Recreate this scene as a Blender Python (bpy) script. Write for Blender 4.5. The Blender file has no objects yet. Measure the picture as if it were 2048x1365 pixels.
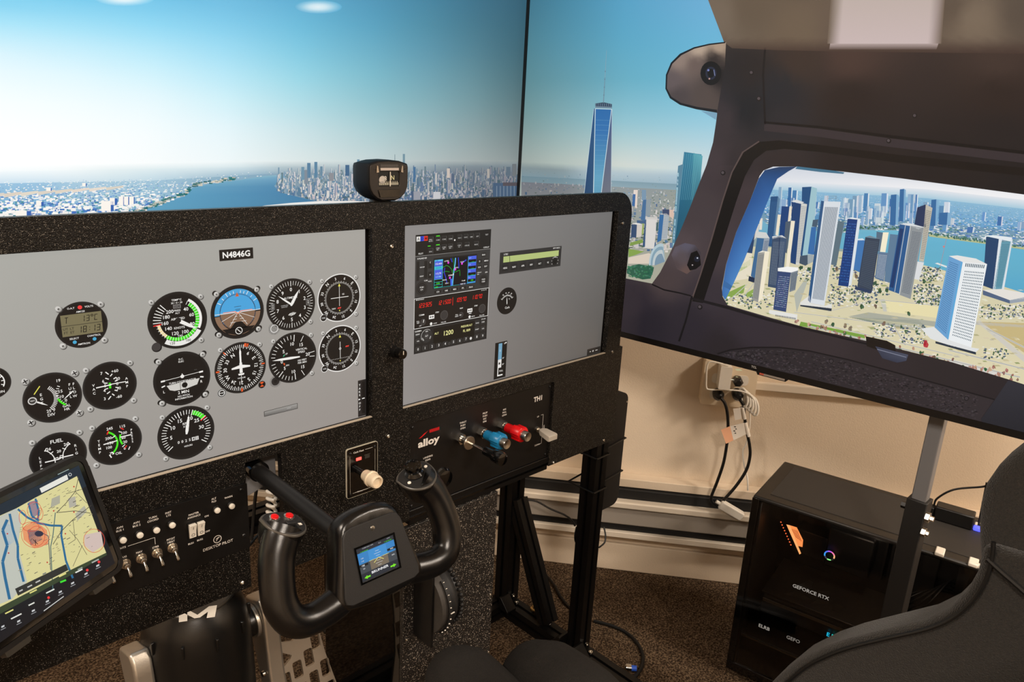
import bpy, bmesh, math, random
from mathutils import Vector, Matrix
from mathutils.geometry import tessellate_polygon

# ------------------------------------------------------------------ camera
W, H, F = 2048.0, 1365.0, 1491.0
ZC = 1.28                       # height of the camera above the floor; all z below are relative to it
YAW, PITCH, ROLL = 0.78933, 0.28482, -0.05407
cy_, sy_, cp_, sp_ = math.cos(YAW), math.sin(YAW), math.cos(PITCH), math.sin(PITCH)
FWD = Vector((sy_ * cp_, cy_ * cp_, -sp_))
_r = Vector((cy_, -sy_, 0)); _d = FWD.cross(_r)
RIGHT = math.cos(ROLL) * _r + math.sin(ROLL) * _d
DOWN = -math.sin(ROLL) * _r + math.cos(ROLL) * _d
scene = bpy.context.scene
col = scene.collection
cam_d = bpy.data.cameras.new('camera'); cam = bpy.data.objects.new('camera', cam_d); col.objects.link(cam)
cam_d.sensor_fit = 'HORIZONTAL'; cam_d.sensor_width = 36; cam_d.lens = F / W * 36
cam_d.clip_start = 0.02; cam_d.clip_end = 60
m3 = Matrix((RIGHT, -DOWN, -FWD)).transposed()
cam.matrix_world = Matrix.Translation((0, 0, ZC)) @ m3.to_4x4()
scene.camera = cam

# ------------------------------------------------------------------ world, lamps, exposure
scene.view_settings.view_transform = 'Standard'
scene.view_settings.look = 'None'
scene.view_settings.gamma = 1.0
scene.view_settings.exposure = 0.0
scene.view_settings.use_curve_mapping = False
wd = bpy.data.worlds.new('world'); scene.world = wd; wd.use_nodes = True
wd.node_tree.nodes['Background'].inputs[0].default_value = (0.9, 0.8, 0.7, 1)
wd.node_tree.nodes['Background'].inputs[1].default_value = 0.05
WARM = (1.0, 0.88, 0.76)
def area_lamp(name, loc, size, power, color=WARM, rot=(0, 0, 0)):
    d = bpy.data.lights.new(name, 'AREA'); d.shape = 'SQUARE'; d.size = size; d.energy = power; d.color = color
    o = bpy.data.objects.new(name, d); col.objects.link(o)
    o.location = (loc[0], loc[1], loc[2] + ZC); o.rotation_euler = rot
    return o
LAMPS = [((1.85, -1.2, 1.155), 0.42, 60), ((-0.5, -1.25, 1.155), 0.42, 72), ((-1.15, 0.95, 1.155), 0.42, 45)]  # last lamp added to brighten the floor under the panel
for l_, s_, p_ in LAMPS:
    area_lamp('ceiling_lamp_light', l_, s_, p_)

# ------------------------------------------------------------------ pixel helpers (2048x1365 frame of the photograph)
def ray(px, py):
    return RIGHT * ((px - W / 2) / F) + DOWN * ((py - H / 2) / F) + FWD
def onY(px, py, Y):
    v = ray(px, py); return v * (Y / v.y)
def onX(px, py, X):
    v = ray(px, py); return v * (X / v.x)
def onZ(px, py, Z):
    v = ray(px, py); return v * (Z / v.z)
def onP(px, py, p, n):
    v = ray(px, py); return v * (p.dot(n) / v.dot(n))
def proj(p):
    z = p.dot(FWD); return (p.dot(RIGHT) / z * F + W / 2, p.dot(DOWN) / z * F + H / 2)
def lin(c):
    def f(x):
        x /= 255.0
        return x / 12.92 if x <= 0.04045 else ((x + 0.055) / 1.055) ** 2.4
    return (f(c[0]), f(c[1]), f(c[2]), 1.0)
def mix(a, b, t):
    return tuple(a[i] + (b[i] - a[i]) * t for i in range(3))
def mulc(a, k):
    return tuple(min(255, max(0, x * k)) for x in a)

# ------------------------------------------------------------------ materials
MATS = {}
def mat(name, rgb=(128, 128, 128), rough=0.5, metal=0.0, spec=0.5, coat=0.0, emit=None, estr=1.0,
        bump=None, noise=None, attr=False, sheen=0.0):
    """bump=(scale, strength); noise=(scale, darker_factor)"""
    if name in MATS: return MATS[name]
    m = bpy.data.materials.new(name); m.use_nodes = True
    nt = m.node_tree; b = nt.nodes['Principled BSDF']
    b.inputs['Base Color'].default_value = lin(rgb)
    b.inputs['Roughness'].default_value = rough
    b.inputs['Metallic'].default_value = metal
    b.inputs['Specular IOR Level'].default_value = spec
    b.inputs['Coat Weight'].default_value = coat
    if sheen: b.inputs['Sheen Weight'].default_value = sheen
    tc = nt.nodes.new('ShaderNodeTexCoord')
    if emit is not None:
        b.inputs['Emission Color'].default_value = lin(emit); b.inputs['Emission Strength'].default_value = estr
    if noise:
        n = nt.nodes.new('ShaderNodeTexNoise'); n.inputs['Scale'].default_value = noise[0]; n.inputs['Detail'].default_value = 4
        nt.links.new(tc.outputs['Object'], n.inputs['Vector'])
        mx = nt.nodes.new('ShaderNodeMix'); mx.data_type = 'RGBA'
        mx.inputs[6].default_value = lin(mulc(rgb, noise[1])); mx.inputs[7].default_value = lin(rgb)
        nt.links.new(n.outputs['Fac'], mx.inputs[0]); nt.links.new(mx.outputs[2], b.inputs['Base Color'])
    if bump:
        n = nt.nodes.new('ShaderNodeTexNoise'); n.inputs['Scale'].default_value = bump[0]; n.inputs['Detail'].default_value = 3
        nt.links.new(tc.outputs['Object'], n.inputs['Vector'])
        bp = nt.nodes.new('ShaderNodeBump'); bp.inputs['Strength'].default_value = bump[1]; bp.inputs['Distance'].default_value = 0.002
        nt.links.new(n.outputs['Fac'], bp.inputs['Height']); nt.links.new(bp.outputs['Normal'], b.inputs['Normal'])
    if attr:
        a = nt.nodes.new('ShaderNodeVertexColor'); a.layer_name = 'Col'
        if attr == 'emit':
            b.inputs['Base Color'].default_value = (0.01, 0.01, 0.01, 1)
            nt.links.new(a.outputs['Color'], b.inputs['Emission Color']); b.inputs['Emission Strength'].default_value = estr
        else:
            nt.links.new(a.outputs['Color'], b.inputs['Base Color'])
    MATS[name] = m
    return m
def speckle(name, base, dots, rough=0.42, scale=520, thr=0.30, bstr=0.35, dot_amount=1.0):
    """textured powder coat: tiny raised grains, a few painted paler, partly as glints"""
    m = mat(name, base, rough)
    nt = m.node_tree; b = nt.nodes['Principled BSDF']
    tc = nt.nodes.new('ShaderNodeTexCoord')
    v = nt.nodes.new('ShaderNodeTexVoronoi'); v.inputs['Scale'].default_value = scale
    nt.links.new(tc.outputs['Object'], v.inputs['Vector'])
    lt = nt.nodes.new('ShaderNodeMath'); lt.operation = 'LESS_THAN'; lt.inputs[1].default_value = thr
    nt.links.new(v.outputs['Distance'], lt.inputs[0])
    sep = nt.nodes.new('ShaderNodeSeparateColor'); nt.links.new(v.outputs['Color'], sep.inputs[0])
    pw = nt.nodes.new('ShaderNodeMath'); pw.operation = 'POWER'; pw.inputs[1].default_value = 6.0
    nt.links.new(sep.outputs[0], pw.inputs[0])
    mm = nt.nodes.new('ShaderNodeMath'); mm.operation = 'MULTIPLY'
    nt.links.new(lt.outputs[0], mm.inputs[0]); nt.links.new(pw.outputs[0], mm.inputs[1])
    m2 = nt.nodes.new('ShaderNodeMath'); m2.operation = 'MULTIPLY'; m2.inputs[1].default_value = dot_amount
    nt.links.new(mm.outputs[0], m2.inputs[0])
    mx = nt.nodes.new('ShaderNodeMix'); mx.data_type = 'RGBA'
    mx.inputs[6].default_value = lin(base); mx.inputs[7].default_value = lin(dots)
    nt.links.new(m2.outputs[0], mx.inputs[0]); nt.links.new(mx.outputs[2], b.inputs['Base Color'])
    bp = nt.nodes.new('ShaderNodeBump'); bp.inputs['Strength'].default_value = bstr; bp.inputs['Distance'].default_value = 0.001
    bp.invert = True
    nt.links.new(v.outputs['Distance'], bp.inputs['Height']); nt.links.new(bp.outputs['Normal'], b.inputs['Normal'])
    return m

M_SCREEN = mat('screen_picture', (3, 3, 3), 0.35, spec=0.25, attr='emit', estr=1.0)
M_SCREEN.cycles.emission_sampling = 'NONE'
M_TV = mat('television_picture', (3, 3, 3), 0.25, spec=0.2, attr='emit', estr=1.0)
M_TVFINE = mat('television_picture_detail', (3, 3, 3), 0.25, spec=0.2, attr='emit', estr=1.0)
M_TVFINE.cycles.emission_sampling = 'NONE'
M_PRINT = mat('printed_ink', (255, 255, 255), 0.5, attr='base')
M_PANEL = speckle('black_textured_powder_coat', (8, 7, 6), (205, 198, 186), rough=0.42, scale=900, thr=0.36, bstr=0.4, dot_amount=0.55)
M_PANEL.node_tree.nodes['Principled BSDF'].inputs['Specular IOR Level'].default_value = 0.3
M_BLACK = mat('satin_black_plastic', (15, 14, 14), 0.38, bump=(900, 0.08))
M_MATTE = mat('matte_black_plastic', (20, 19, 19), 0.6, bump=(1400, 0.15))
M_GLOSS = mat('gloss_black_plastic', (6, 6, 6), 0.12, coat=0.5)
M_ANOD = mat('black_anodised_aluminium', (14, 13, 13), 0.4, metal=0.3)
M_CHROME = mat('chrome', (225, 222, 215), 0.14, metal=1.0)
M_NICKEL = mat('brushed_nickel', (200, 192, 180), 0.28, metal=1.0)
M_SILVER = mat('cast_aluminium', (188, 180, 168), 0.38, metal=0.85, bump=(700, 0.1))
M_STEEL = mat('zinc_steel_screw', (190, 186, 178), 0.25, metal=1.0)
M_WHITE = mat('white_plastic', (232, 226, 214), 0.4)
M_CREAM = mat('cream_plastic', (228, 210, 182), 0.42)
M_RED = mat('red_plastic', (205, 12, 18), 0.32)
M_BLUE = mat('blue_plastic', (24, 120, 170), 0.32)
M_RUBBER = mat('black_rubber_cable', (12, 12, 12), 0.45)
M_GREYMETAL = mat('grey_painted_steel', (112, 112, 114), 0.45)
M_ACRYL = mat('gloss_black_acrylic', (5, 5, 5), 0.05, spec=0.6)

# ------------------------------------------------------------------ objects
def tag(o, label=None, cat=None, group=None, kind=None):
    if label: o['label'] = label
    if cat: o['category'] = cat
    if group: o['group'] = group
    if kind: o['kind'] = kind
    return o
ROOTLOC = {}
def thing(name, loc, label, cat, group=None):
    o = bpy.data.objects.new(name, None); col.objects.link(o)
    o.empty_display_size = 0.02
    o.location = (loc[0], loc[1], loc[2] + ZC); ROOTLOC[o.name] = Vector(loc)
    return tag(o, label, cat, group)
def root_of(o):
    while o.parent: o = o.parent
    return o
def frame(n, up=Vector((0, 0, 1))):
    """orthonormal frame with z along n"""
    n = Vector(n).normalized()
    if abs(n.dot(up)) > 0.99: up = Vector((0, 1, 0))
    x = up.cross(n).normalized(); y = n.cross(x)
    return x, y, n

class MB:
    """collects shapes in camera-relative world coordinates, then links them as ONE mesh object"""
    def __init__(s): s.v = []; s.f = []
    def add(s, vs, fs):
        b = len(s.v); s.v += [Vector(p) for p in vs]; s.f += [tuple(i + b for i in f) for f in fs]; return s
    def box(s, c, size, rot=None):
        c = Vector(c); hx, hy, hz = (d / 2 for d in size)
        vs = [Vector((x, y, z)) for z in (-hz, hz) for y in (-hy, hy) for x in (-hx, hx)]
        if rot is not None: vs = [rot @ p for p in vs]
        return s.add([c + p for p in vs], [(0, 2, 3, 1), (4, 5, 7, 6), (0, 1, 5, 4), (2, 6, 7, 3), (0, 4, 6, 2), (1, 3, 7, 5)])
    def box2(s, a, b):
        a = Vector(a); b = Vector(b); return s.box((a + b) / 2, [abs(b[i] - a[i]) for i in range(3)])
    def rings(s, rings, cap0=True, cap1=True):
        n = len(rings[0]); b = len(s.v)
        for r in rings: s.v += [Vector(p) for p in r]
        for k in range(len(rings) - 1):
            for i in range(n):
                j = (i + 1) % n
                s.f.append((b + k * n + i, b + k * n + j, b + (k + 1) * n + j, b + (k + 1) * n + i))
        if cap0: s.f.append(tuple(b + i for i in range(n - 1, -1, -1)))
        if cap1: s.f.append(tuple(b + (len(rings) - 1) * n + i for i in range(n)))
        return s
    def lathe(s, p, axis, prof, n=24, ang0=0.0, cap0=True, cap1=True, squash=(1, 1)):
        """prof: list of (distance along the axis, radius)"""
        p = Vector(p); x, y, z = frame(axis); rs = []
        for d, r in prof:
            r = max(r, 1e-5)
            rs.append([p + z * d + x * (r * squash[0] * math.cos(ang0 + 2 * math.pi * i / n)) + y * (r * squash[1] * math.sin(ang0 + 2 * math.pi * i / n)) for i in range(n)])
        return s.rings(rs, cap0, cap1)
    def cyl(s, p0, p1, r, n=20, r1=None):
        p0 = Vector(p0); p1 = Vector(p1); L = (p1 - p0).length
        return s.lathe(p0, p1 - p0, [(0, r), (L, r if r1 is None else r1)], n)
    def tube(s, pts, r, n=10, closed=False):
        pts = [Vector(p) for p in pts]; rad = r if isinstance(r, (list, tuple)) else [r] * len(pts)
        t = (pts[1] - pts[0]).normalized(); x, y, _ = frame(t); rs = []
        for i, p in enumerate(pts):
            a = pts[max(0, i - 1)]; c = pts[min(len(pts) - 1, i + 1)]
            t = (c - a).normalized()
            x = (x - t * x.dot(t)).normalized(); y = t.cross(x)
            rr = rad[i]
            rx, ry = rr if isinstance(rr, (list, tuple)) else (rr, rr)
            rs.append([p + x * (rx * math.cos(2 * math.pi * k / n)) + y * (ry * math.sin(2 * math.pi * k / n)) for k in range(n)])
        return s.rings(rs)
    def prism(s, loops, O, U, V, d0, d1):
        """2-D loops (first outer, others holes) extruded along U x V from d0 to d1"""
        O = Vector(O); U = Vector(U); V = Vector(V); N = U.cross(V)
        if not isinstance(loops[0][0], (list, tuple)): loops = [loops]
        flat = [p for l in loops for p in l]; b = len(s.v); n = len(flat)
        for d in (d0, d1): s.v += [O + U * p[0] + V * p[1] + N * d for p in flat]
        tris = tessellate_polygon([[Vector((p[0], p[1], 0)) for p in l] for l in loops])
        for t in tris:
            a, c, e = (flat[i] for i in t)
            if (c[0] - a[0]) * (e[1] - a[1]) - (c[1] - a[1]) * (e[0] - a[0]) < 0: t = (t[0], t[2], t[1])
            s.f.append((b + t[2], b + t[1], b + t[0])); s.f.append((b + n + t[0], b + n + t[1], b + n + t[2]))
        k = 0
        for li, l in enumerate(loops):
            ar = sum(l[i][0] * l[(i + 1) % len(l)][1] - l[(i + 1) % len(l)][0] * l[i][1] for i in range(len(l)))
            fwd = (ar > 0) == (li == 0)
            for i in range(len(l)):
                j = (i + 1) % len(l)
                q = (b + k + i, b + k + j, b + n + k + j, b + n + k + i)
                s.f.append(q if fwd else q[::-1])
            k += len(l)
        return s
    def sphere(s, c, r, n=16, m=10, sc=(1, 1, 1)):
        c = Vector(c); rs = []
        for k in range(m + 1):
            a = math.pi * k / m; rr = max(math.sin(a), 1e-4)
            rs.append([c + Vector((sc[0] * r * rr * math.cos(2 * math.pi * i / n), sc[1] * r * rr * math.sin(2 * math.pi * i / n), -sc[2] * r * math.cos(a))) for i in range(n)])
        return s.rings(rs, False, False)
    def build(s, name, material, parent=None, bevel=0.0, seg=2, smooth=35, loc=None, subsurf=0):
        me = bpy.data.meshes.new(name)
        base = ROOTLOC[root_of(parent).name] if parent else (Vector(loc) if loc is not None else Vector((0, 0, -ZC)))
        me.from_pydata([tuple(p - base) for p in s.v], [], s.f)
        me.materials.append(material); me.validate(); me.update()
        if smooth:
            me.shade_smooth()
            try: me.set_sharp_from_angle(angle=math.radians(smooth))
            except Exception: pass
        o = bpy.data.objects.new(name, me); col.objects.link(o)
        if parent: o.parent = parent
        else:
            o.location = base + Vector((0, 0, ZC)); ROOTLOC[o.name] = base
        if bevel:
            b = o.modifiers.new('bevel', 'BEVEL'); b.width = bevel; b.segments = seg; b.limit_method = 'ANGLE'; b.angle_limit = math.radians(40)
        if subsurf:
            b = o.modifiers.new('subsurf', 'SUBSURF'); b.levels = subsurf; b.render_levels = subsurf
        return o
def rrect(x0, y0, x1, y1, r, n=5, corners=(1, 1, 1, 1)):
    """rounded rectangle, counter-clockwise from bottom left; corners bl, br, tr, tl"""
    out = []
    for k, (cx, cy, a0) in enumerate(((x0 + r, y0 + r, 180), (x1 - r, y0 + r, 270), (x1 - r, y1 - r, 0), (x0 + r, y1 - r, 90))):
        if corners[k]:
            for i in range(n + 1):
                a = math.radians(a0 + 90 * i / n); out.append((cx + r * math.cos(a), cy + r * math.sin(a)))
        else:
            out.append(((x0, x1, x1, x0)[k], (y0, y0, y1, y1)[k]))
    return out
def smoothpath(pts, k=6):
    """Catmull-Rom through pts"""
    P = [Vector(p) for p in pts]; P = [P[0] * 2 - P[1]] + P + [P[-1] * 2 - P[-2]]; out = []
    for i in range(1, len(P) - 2):
        for j in range(k):
            t = j / k
            out.append(0.5 * ((2 * P[i]) + (P[i + 1] - P[i - 1]) * t + (2 * P[i - 1] - 5 * P[i] + 4 * P[i + 1] - P[i + 2]) * t * t + (3 * P[i] - P[i - 1] - 3 * P[i + 1] + P[i + 2]) * t ** 3))
    out.append(P[-2]); return out

# ------------------------------------------------------------------ flat artwork (screens, print)
GLY = {}
def glyphs(s, bold):
    k = (s, bold)
    if k in GLY: return GLY[k]
    cu = bpy.data.curves.new('t', 'FONT'); cu.body = s; cu.size = 1; cu.resolution_u = 2
    cu.offset = 0.012 * bold; cu.align_x = 'LEFT'
    ob = bpy.data.objects.new('t', cu); me = bpy.data.meshes.new_from_object(ob)
    vs = [(v.co.x, v.co.y) for v in me.vertices]; fs = [tuple(p.vertices) for p in me.polygons]
    bpy.data.objects.remove(ob); bpy.data.meshes.remove(me); bpy.data.curves.remove(cu)
    x0 = min((v[0] for v in vs), default=0); x1 = max((v[0] for v in vs), default=0)
    GLY[k] = (vs, fs, x0, x1); return GLY[k]
CAP = None
class Canvas:
    def __init__(s, O, U, V, tf=None, step=4e-5, base=0):
        s.O = Vector(O); s.U = Vector(U).normalized(); s.V = Vector(V).normalized(); s.N = s.U.cross(s.V)
        s.tf = tf or (lambda p: p); s.step = step; s.base = base; s.v = []; s.f = []; s.c = []; s.L = 0
    def _p(s, p, L): 
        q = s.tf(p); return s.O + s.U * q[0] + s.V * q[1] + s.N * (s.step * (s.base + L))
    def raw(s, pts, faces, cols, L=None):
        L = s.L if L is None else L; b = len(s.v)
        s.v += [s._p(p, L) for p in pts]; s.c += cols; s.f += [tuple(i + b for i in f) for f in faces]
    def poly(s, pts, c, L=None):
        if isinstance(c, list): cols = [lin(x) for x in c]
        else: cols = [lin(c)] * len(pts)
        if len(pts) <= 4: s.raw(pts, [tuple(range(len(pts)))], cols, L)
        else:
            s.raw(pts, [tuple(t) for t in tessellate_polygon([[Vector((p[0], p[1], 0)) for p in pts]])], cols, L)
    def gpoly(s, loops, cf, maxe, L=None):
        flat = [p for l in loops for p in l]
        st = [tuple(flat[i] for i in t) for t in tessellate_polygon([[Vector((p[0], p[1], 0)) for p in l] for l in loops])]
        done = []
        while st:
            a, b, c = st.pop()
            e = [((a[0] - b[0]) ** 2 + (a[1] - b[1]) ** 2, 0), ((b[0] - c[0]) ** 2 + (b[1] - c[1]) ** 2, 1), ((c[0] - a[0]) ** 2 + (c[1] - a[1]) ** 2, 2)]
            m, k = max(e)
            if m <= maxe * maxe or abs((b[0]-a[0])*(c[1]-a[1])-(b[1]-a[1])*(c[0]-a[0])) < 30: done.append((a, b, c)); continue
            if k == 1: a, b, c = b, c, a
            if k == 2: a, b, c = c, a, b
            mid = ((a[0] + b[0]) / 2, (a[1] + b[1]) / 2)
            st += [(a, mid, c), (mid, b, c)]
        idx = {}; pts = []; fs = []
        for t in done:
            f = []
            for p in t:
                if p not in idx: idx[p] = len(pts); pts.append(p)
                f.append(idx[p])
            fs.append(tuple(f))
        s.raw(pts, fs, [lin(cf(p)) for p in pts], L)
    def rect(s, x0, y0, x1, y1, c, L=None): s.poly([(x0, y0), (x1, y0), (x1, y1), (x0, y1)], c, L)
    def frame(s, x0, y0, x1, y1, w, c, L=None):
        for r in ((x0, y0, x1, y0 + w), (x0, y1 - w, x1, y1), (x0, y0, x0 + w, y1), (x1 - w, y0, x1, y1)): s.rect(*r, c, L)
    def disc(s, x, y, r, c, L=None, n=40, ry=None):
        ry = ry or r
        s.raw([(x, y)] + [(x + r * math.cos(2 * math.pi * i / n), y + ry * math.sin(2 * math.pi * i / n)) for i in range(n)],
              [(0, i + 1, (i + 1) % n + 1) for i in range(n)], [lin(c)] * (n + 1), L)
    def arc(s, x, y, r0, r1, a0, a1, c, L=None, n=None):
        """ring segment; angles in degrees clockwise from the top"""
        n = n or max(2, int(abs(a1 - a0) / 6)); pts = []
        for i in range(n + 1):
            a = math.radians(a0 + (a1 - a0) * i / n); pts += [(x + r0 * math.sin(a), y + r0 * math.cos(a)), (x + r1 * math.sin(a), y + r1 * math.cos(a))]
        s.raw(pts, [(2 * i, 2 * i + 1, 2 * i + 3, 2 * i + 2) for i in range(n)], [lin(c)] * len(pts), L)
    def ring(s, x, y, r0, r1, c, L=None, n=48): s.arc(x, y, r0, r1, 0, 360, c, L, n)
    def line(s, a, b, w, c, L=None, w1=None):
        dx, dy = b[0] - a[0], b[1] - a[1]; l = math.hypot(dx, dy) or 1; nx, ny = -dy / l / 2, dx / l / 2; w1 = w if w1 is None else w1
        s.poly([(a[0] + nx * w, a[1] + ny * w), (a[0] - nx * w, a[1] - ny * w), (b[0] - nx * w1, b[1] - ny * w1), (b[0] + nx * w1, b[1] + ny * w1)], c, L)
    def pline(s, pts, w, c, L=None):
        for a, b in zip(pts, pts[1:]): s.line(a, b, w, c, L)
    def tick(s, x, y, ang, r0, r1, w, c, L=None):
        a = math.radians(ang); sx, sy = math.sin(a), math.cos(a)
        s.line((x + r0 * sx, y + r0 * sy), (x + r1 * sx, y + r1 * sy), w, c, L)
    def text(s, t, x, y, h, c, L=None, align='C', rot=0.0, bold=1.0, sx=1.0, maxw=None):
        """h = cap height; (x, y) = centre of the caps (or left / right end)"""
        global CAP
        if CAP is None:
            g = glyphs('H', 0); CAP = max(v[1] for v in g[0])
        vs, fs, x0, x1 = glyphs(t, bold); k = h / CAP; w = (x1 - x0) * k * sx
        if maxw and w > maxw: sx *= maxw / w
        ox = {'C': (x0 + x1) / 2, 'L': x0, 'R': x1}[align]
        a = math.radians(rot); ca, sa = math.cos(a), math.sin(a); pts = []
        for p in vs:
            px, py = (p[0] - ox) * k * sx, (p[1] - CAP / 2) * k
            pts.append((x + px * ca - py * sa, y + px * sa + py * ca))
        s.raw(pts, fs, [lin(c)] * len(pts), L)
    def seg7(s, t, x, y, h, c, L=None, pitch=None, slant=0.12):
        """seven-segment digits, left aligned"""
        w = h * 0.5; k = h * 0.11; pitch = pitch or w * 1.45
        S = {'0': 'abcdef', '1': 'bc', '2': 'abged', '3': 'abgcd', '4': 'fgbc', '5': 'afgcd', '6': 'afgedc', '7': 'fabc', '8': 'abcdefg', '9': 'abcdfg', 'T': 'efagx', 'C': 'adef'}
        for ch in t:
            def q(px, py): return (x + px + (py - h / 2) * slant, y + py - h / 2)
            if ch == '.':
                x -= pitch * 0.28; s.poly([q(0.16 * w, 0), q(0.16 * w + k, 0), q(0.16 * w + k, k), q(0.16 * w, k)], c, L); x += pitch * 0.62; continue
            if ch == ':':
                for yy in (h * 0.25, h * 0.65): s.poly([q(0.3 * w, yy), q(0.3 * w + k, yy), q(0.3 * w + k, yy + k), q(0.3 * w, yy + k)], c, L)
                x += pitch * 0.7; continue
            if ch == ' ': x += pitch; continue
            if ch == 'T':
                s.poly([q(0, h - k), q(w, h - k), q(w, h), q(0, h)], c, L); s.poly([q(w / 2 - k / 2, 0), q(w / 2 + k / 2, 0), q(w / 2 + k / 2, h), q(w / 2 - k / 2, h)], c, L)
                x += pitch; continue
            g = k * 0.35
            R = {'a': (g, h - k, w - g, h), 'd': (g, 0, w - g, k), 'g': (g, h / 2 - k / 2, w - g, h / 2 + k / 2), 'f': (0, h / 2 + g, k, h - g), 'b': (w - k, h / 2 + g, w, h - g), 'e': (0, g, k, h / 2 - g), 'c': (w - k, g, w, h / 2 - g)}
            for e in S[ch]:
                a = R[e]; s.poly([q(a[0], a[1]), q(a[2], a[1]), q(a[2], a[3]), q(a[0], a[3])], c, L)
            x += pitch
    def build(s, name, material, parent, label=None):
        me = bpy.data.meshes.new(name)
        base = ROOTLOC[root_of(parent).name]
        me.from_pydata([tuple(p - base) for p in s.v], [], s.f)
        ca = me.color_attributes.new('Col', 'FLOAT_COLOR', 'POINT')
        ca.data.foreach_set('color', [x for c in s.c for x in c])
        me.materials.append(material); me.update()
        o = bpy.data.objects.new(name, me); col.objects.link(o); o.parent = parent
        if label: o['label'] = label
        return o
# ================================================================== THE ROOM
WN = Vector((0.786, 0.619, 0)).normalized(); WT = Vector((WN.y, -WN.x, 0))      # wall normal (away) and tangent
WD = 2.011
WA = WN * WD + WT * (Vector((1.522, 1.316, 0)).dot(WT))                         # anchor point, s = 0
FZ = -1.28
def wallp(s, z, d=0.0):
    p = WA + WT * s - WN * d; return Vector((p.x, p.y, z))
def onwall(px, py, d=0.0):
    return onP(px, py, WA - WN * d, WN)
def carpet():
    m = bpy.data.materials.new('brown_fleck_carpet'); m.use_nodes = True; nt = m.node_tree; b = nt.nodes['Principled BSDF']
    b.inputs['Roughness'].default_value = 0.95; b.inputs['Specular IOR Level'].default_value = 0.1
    tc = nt.nodes.new('ShaderNodeTexCoord')
    n1 = nt.nodes.new('ShaderNodeTexNoise'); n1.inputs['Scale'].default_value = 230; n1.inputs['Detail'].default_value = 3
    n2 = nt.nodes.new('ShaderNodeTexNoise'); n2.inputs['Scale'].default_value = 14; n2.inputs['Detail'].default_value = 4
    for n in (n1, n2): nt.links.new(tc.outputs['Object'], n.inputs['Vector'])
    r = nt.nodes.new('ShaderNodeValToRGB'); e = r.color_ramp.elements
    e[0].position = 0.36; e[0].color = lin((44, 34, 26)); e[1].position = 0.66; e[1].color = lin((132, 112, 90))
    e2 = r.color_ramp.elements.new(0.5); e2.color = lin((86, 70, 54))
    nt.links.new(n1.outputs['Fac'], r.inputs['Fac'])
    mx = nt.nodes.new('ShaderNodeMix'); mx.data_type = 'RGBA'; mx.blend_type = 'MULTIPLY'; mx.inputs[0].default_value = 0.6
    r2 = nt.nodes.new('ShaderNodeValToRGB'); r2.color_ramp.elements[0].position = 0.3; r2.color_ramp.elements[0].color = (0.55, 0.52, 0.48, 1); r2.color_ramp.elements[1].position = 0.7
    nt.links.new(n2.outputs['Fac'], r2.inputs['Fac'])
    nt.links.new(r.outputs['Color'], mx.inputs[6]); nt.links.new(r2.outputs['Color'], mx.inputs[7]); nt.links.new(mx.outputs[2], b.inputs['Base Color'])
    bp = nt.nodes.new('ShaderNodeBump'); bp.inputs['Strength'].default_value = 0.8; bp.inputs['Distance'].default_value = 0.004
    nt.links.new(n1.outputs['Fac'], bp.inputs['Height']); nt.links.new(bp.outputs['Normal'], b.inputs['Normal'])
    return m
M_WALL = mat('warm_cream_wall_paint', (224, 206, 182), 0.75, bump=(260, 0.25), noise=(3.0, 0.95))
M_CEIL = mat('white_ceiling_paint', (225, 220, 212), 0.9)
def slab(name, c, size, rotz, m, label):
    o = MB().box(c, size, Matrix.Rotation(rotz, 3, 'Z')).build(name, m, None, loc=c, smooth=0)
    return tag(o, label, name.split('_')[0], kind='structure')
RZ = math.atan2(WT.y, WT.x)
RC = WN * (WD - 2.2) + WT * 0.2          # middle of the room
slab('floor', (RC.x, RC.y, FZ - 0.025), (5.4, 4.6, 0.05), RZ, carpet(), 'brown flecked carpet floor')
CEILZ = 1.17
slab('ceiling', (RC.x, RC.y, CEILZ + 0.025), (5.4, 4.6, 0.05), RZ, M_CEIL, 'plain white ceiling')
hz = (CEILZ - FZ)
for nm, dn, dt, sz, lb in (('wall_back', 2.2 + 0.03, 0, (5.4, 0.06, hz), 'cream painted wall behind the simulator'), ('wall_front', -2.2 - 0.03, 0, (5.4, 0.06, hz), 'cream painted wall behind the pilot'),
                           ('wall_left', 0, -2.63, (0.06, 4.4, hz), 'cream painted wall on the left'), ('wall_right', 0, 2.63, (0.06, 4.4, hz), 'cream painted wall on the right')):
    p = RC + WN * dn + WT * dt
    slab(nm, (p.x, p.y, (CEILZ + FZ) / 2), sz, RZ, M_WALL, lb)
# ceiling lamps (the light itself is set at the top), the last one added as fill
M_DIFF = mat('lamp_diffuser', (255, 240, 220), 0.6, emit=(255, 226, 190), estr=2.0)
for i, (l_, s_, p_) in enumerate(LAMPS):
    t = thing('ceiling_lamp', (l_[0], l_[1], CEILZ), ('square ceiling lamp by the right wall', 'square ceiling lamp behind the pilot', 'square fill lamp added unseen left of the panel')[i], 'lamp', 'ceiling lamps')
    MB().prism([rrect(-.25, -.25, .25, .25, .02), rrect(-.22, -.22, .22, .22, .01)[::-1]], (l_[0], l_[1], CEILZ), (1, 0, 0), (0, 1, 0), -0.03, 0).build('lamp_rim', M_WHITE, t, smooth=0)
    MB().box((l_[0], l_[1], CEILZ - 0.004), (.44, .44, .006)).build('lamp_diffuser', M_DIFF, t, smooth=0)

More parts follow.
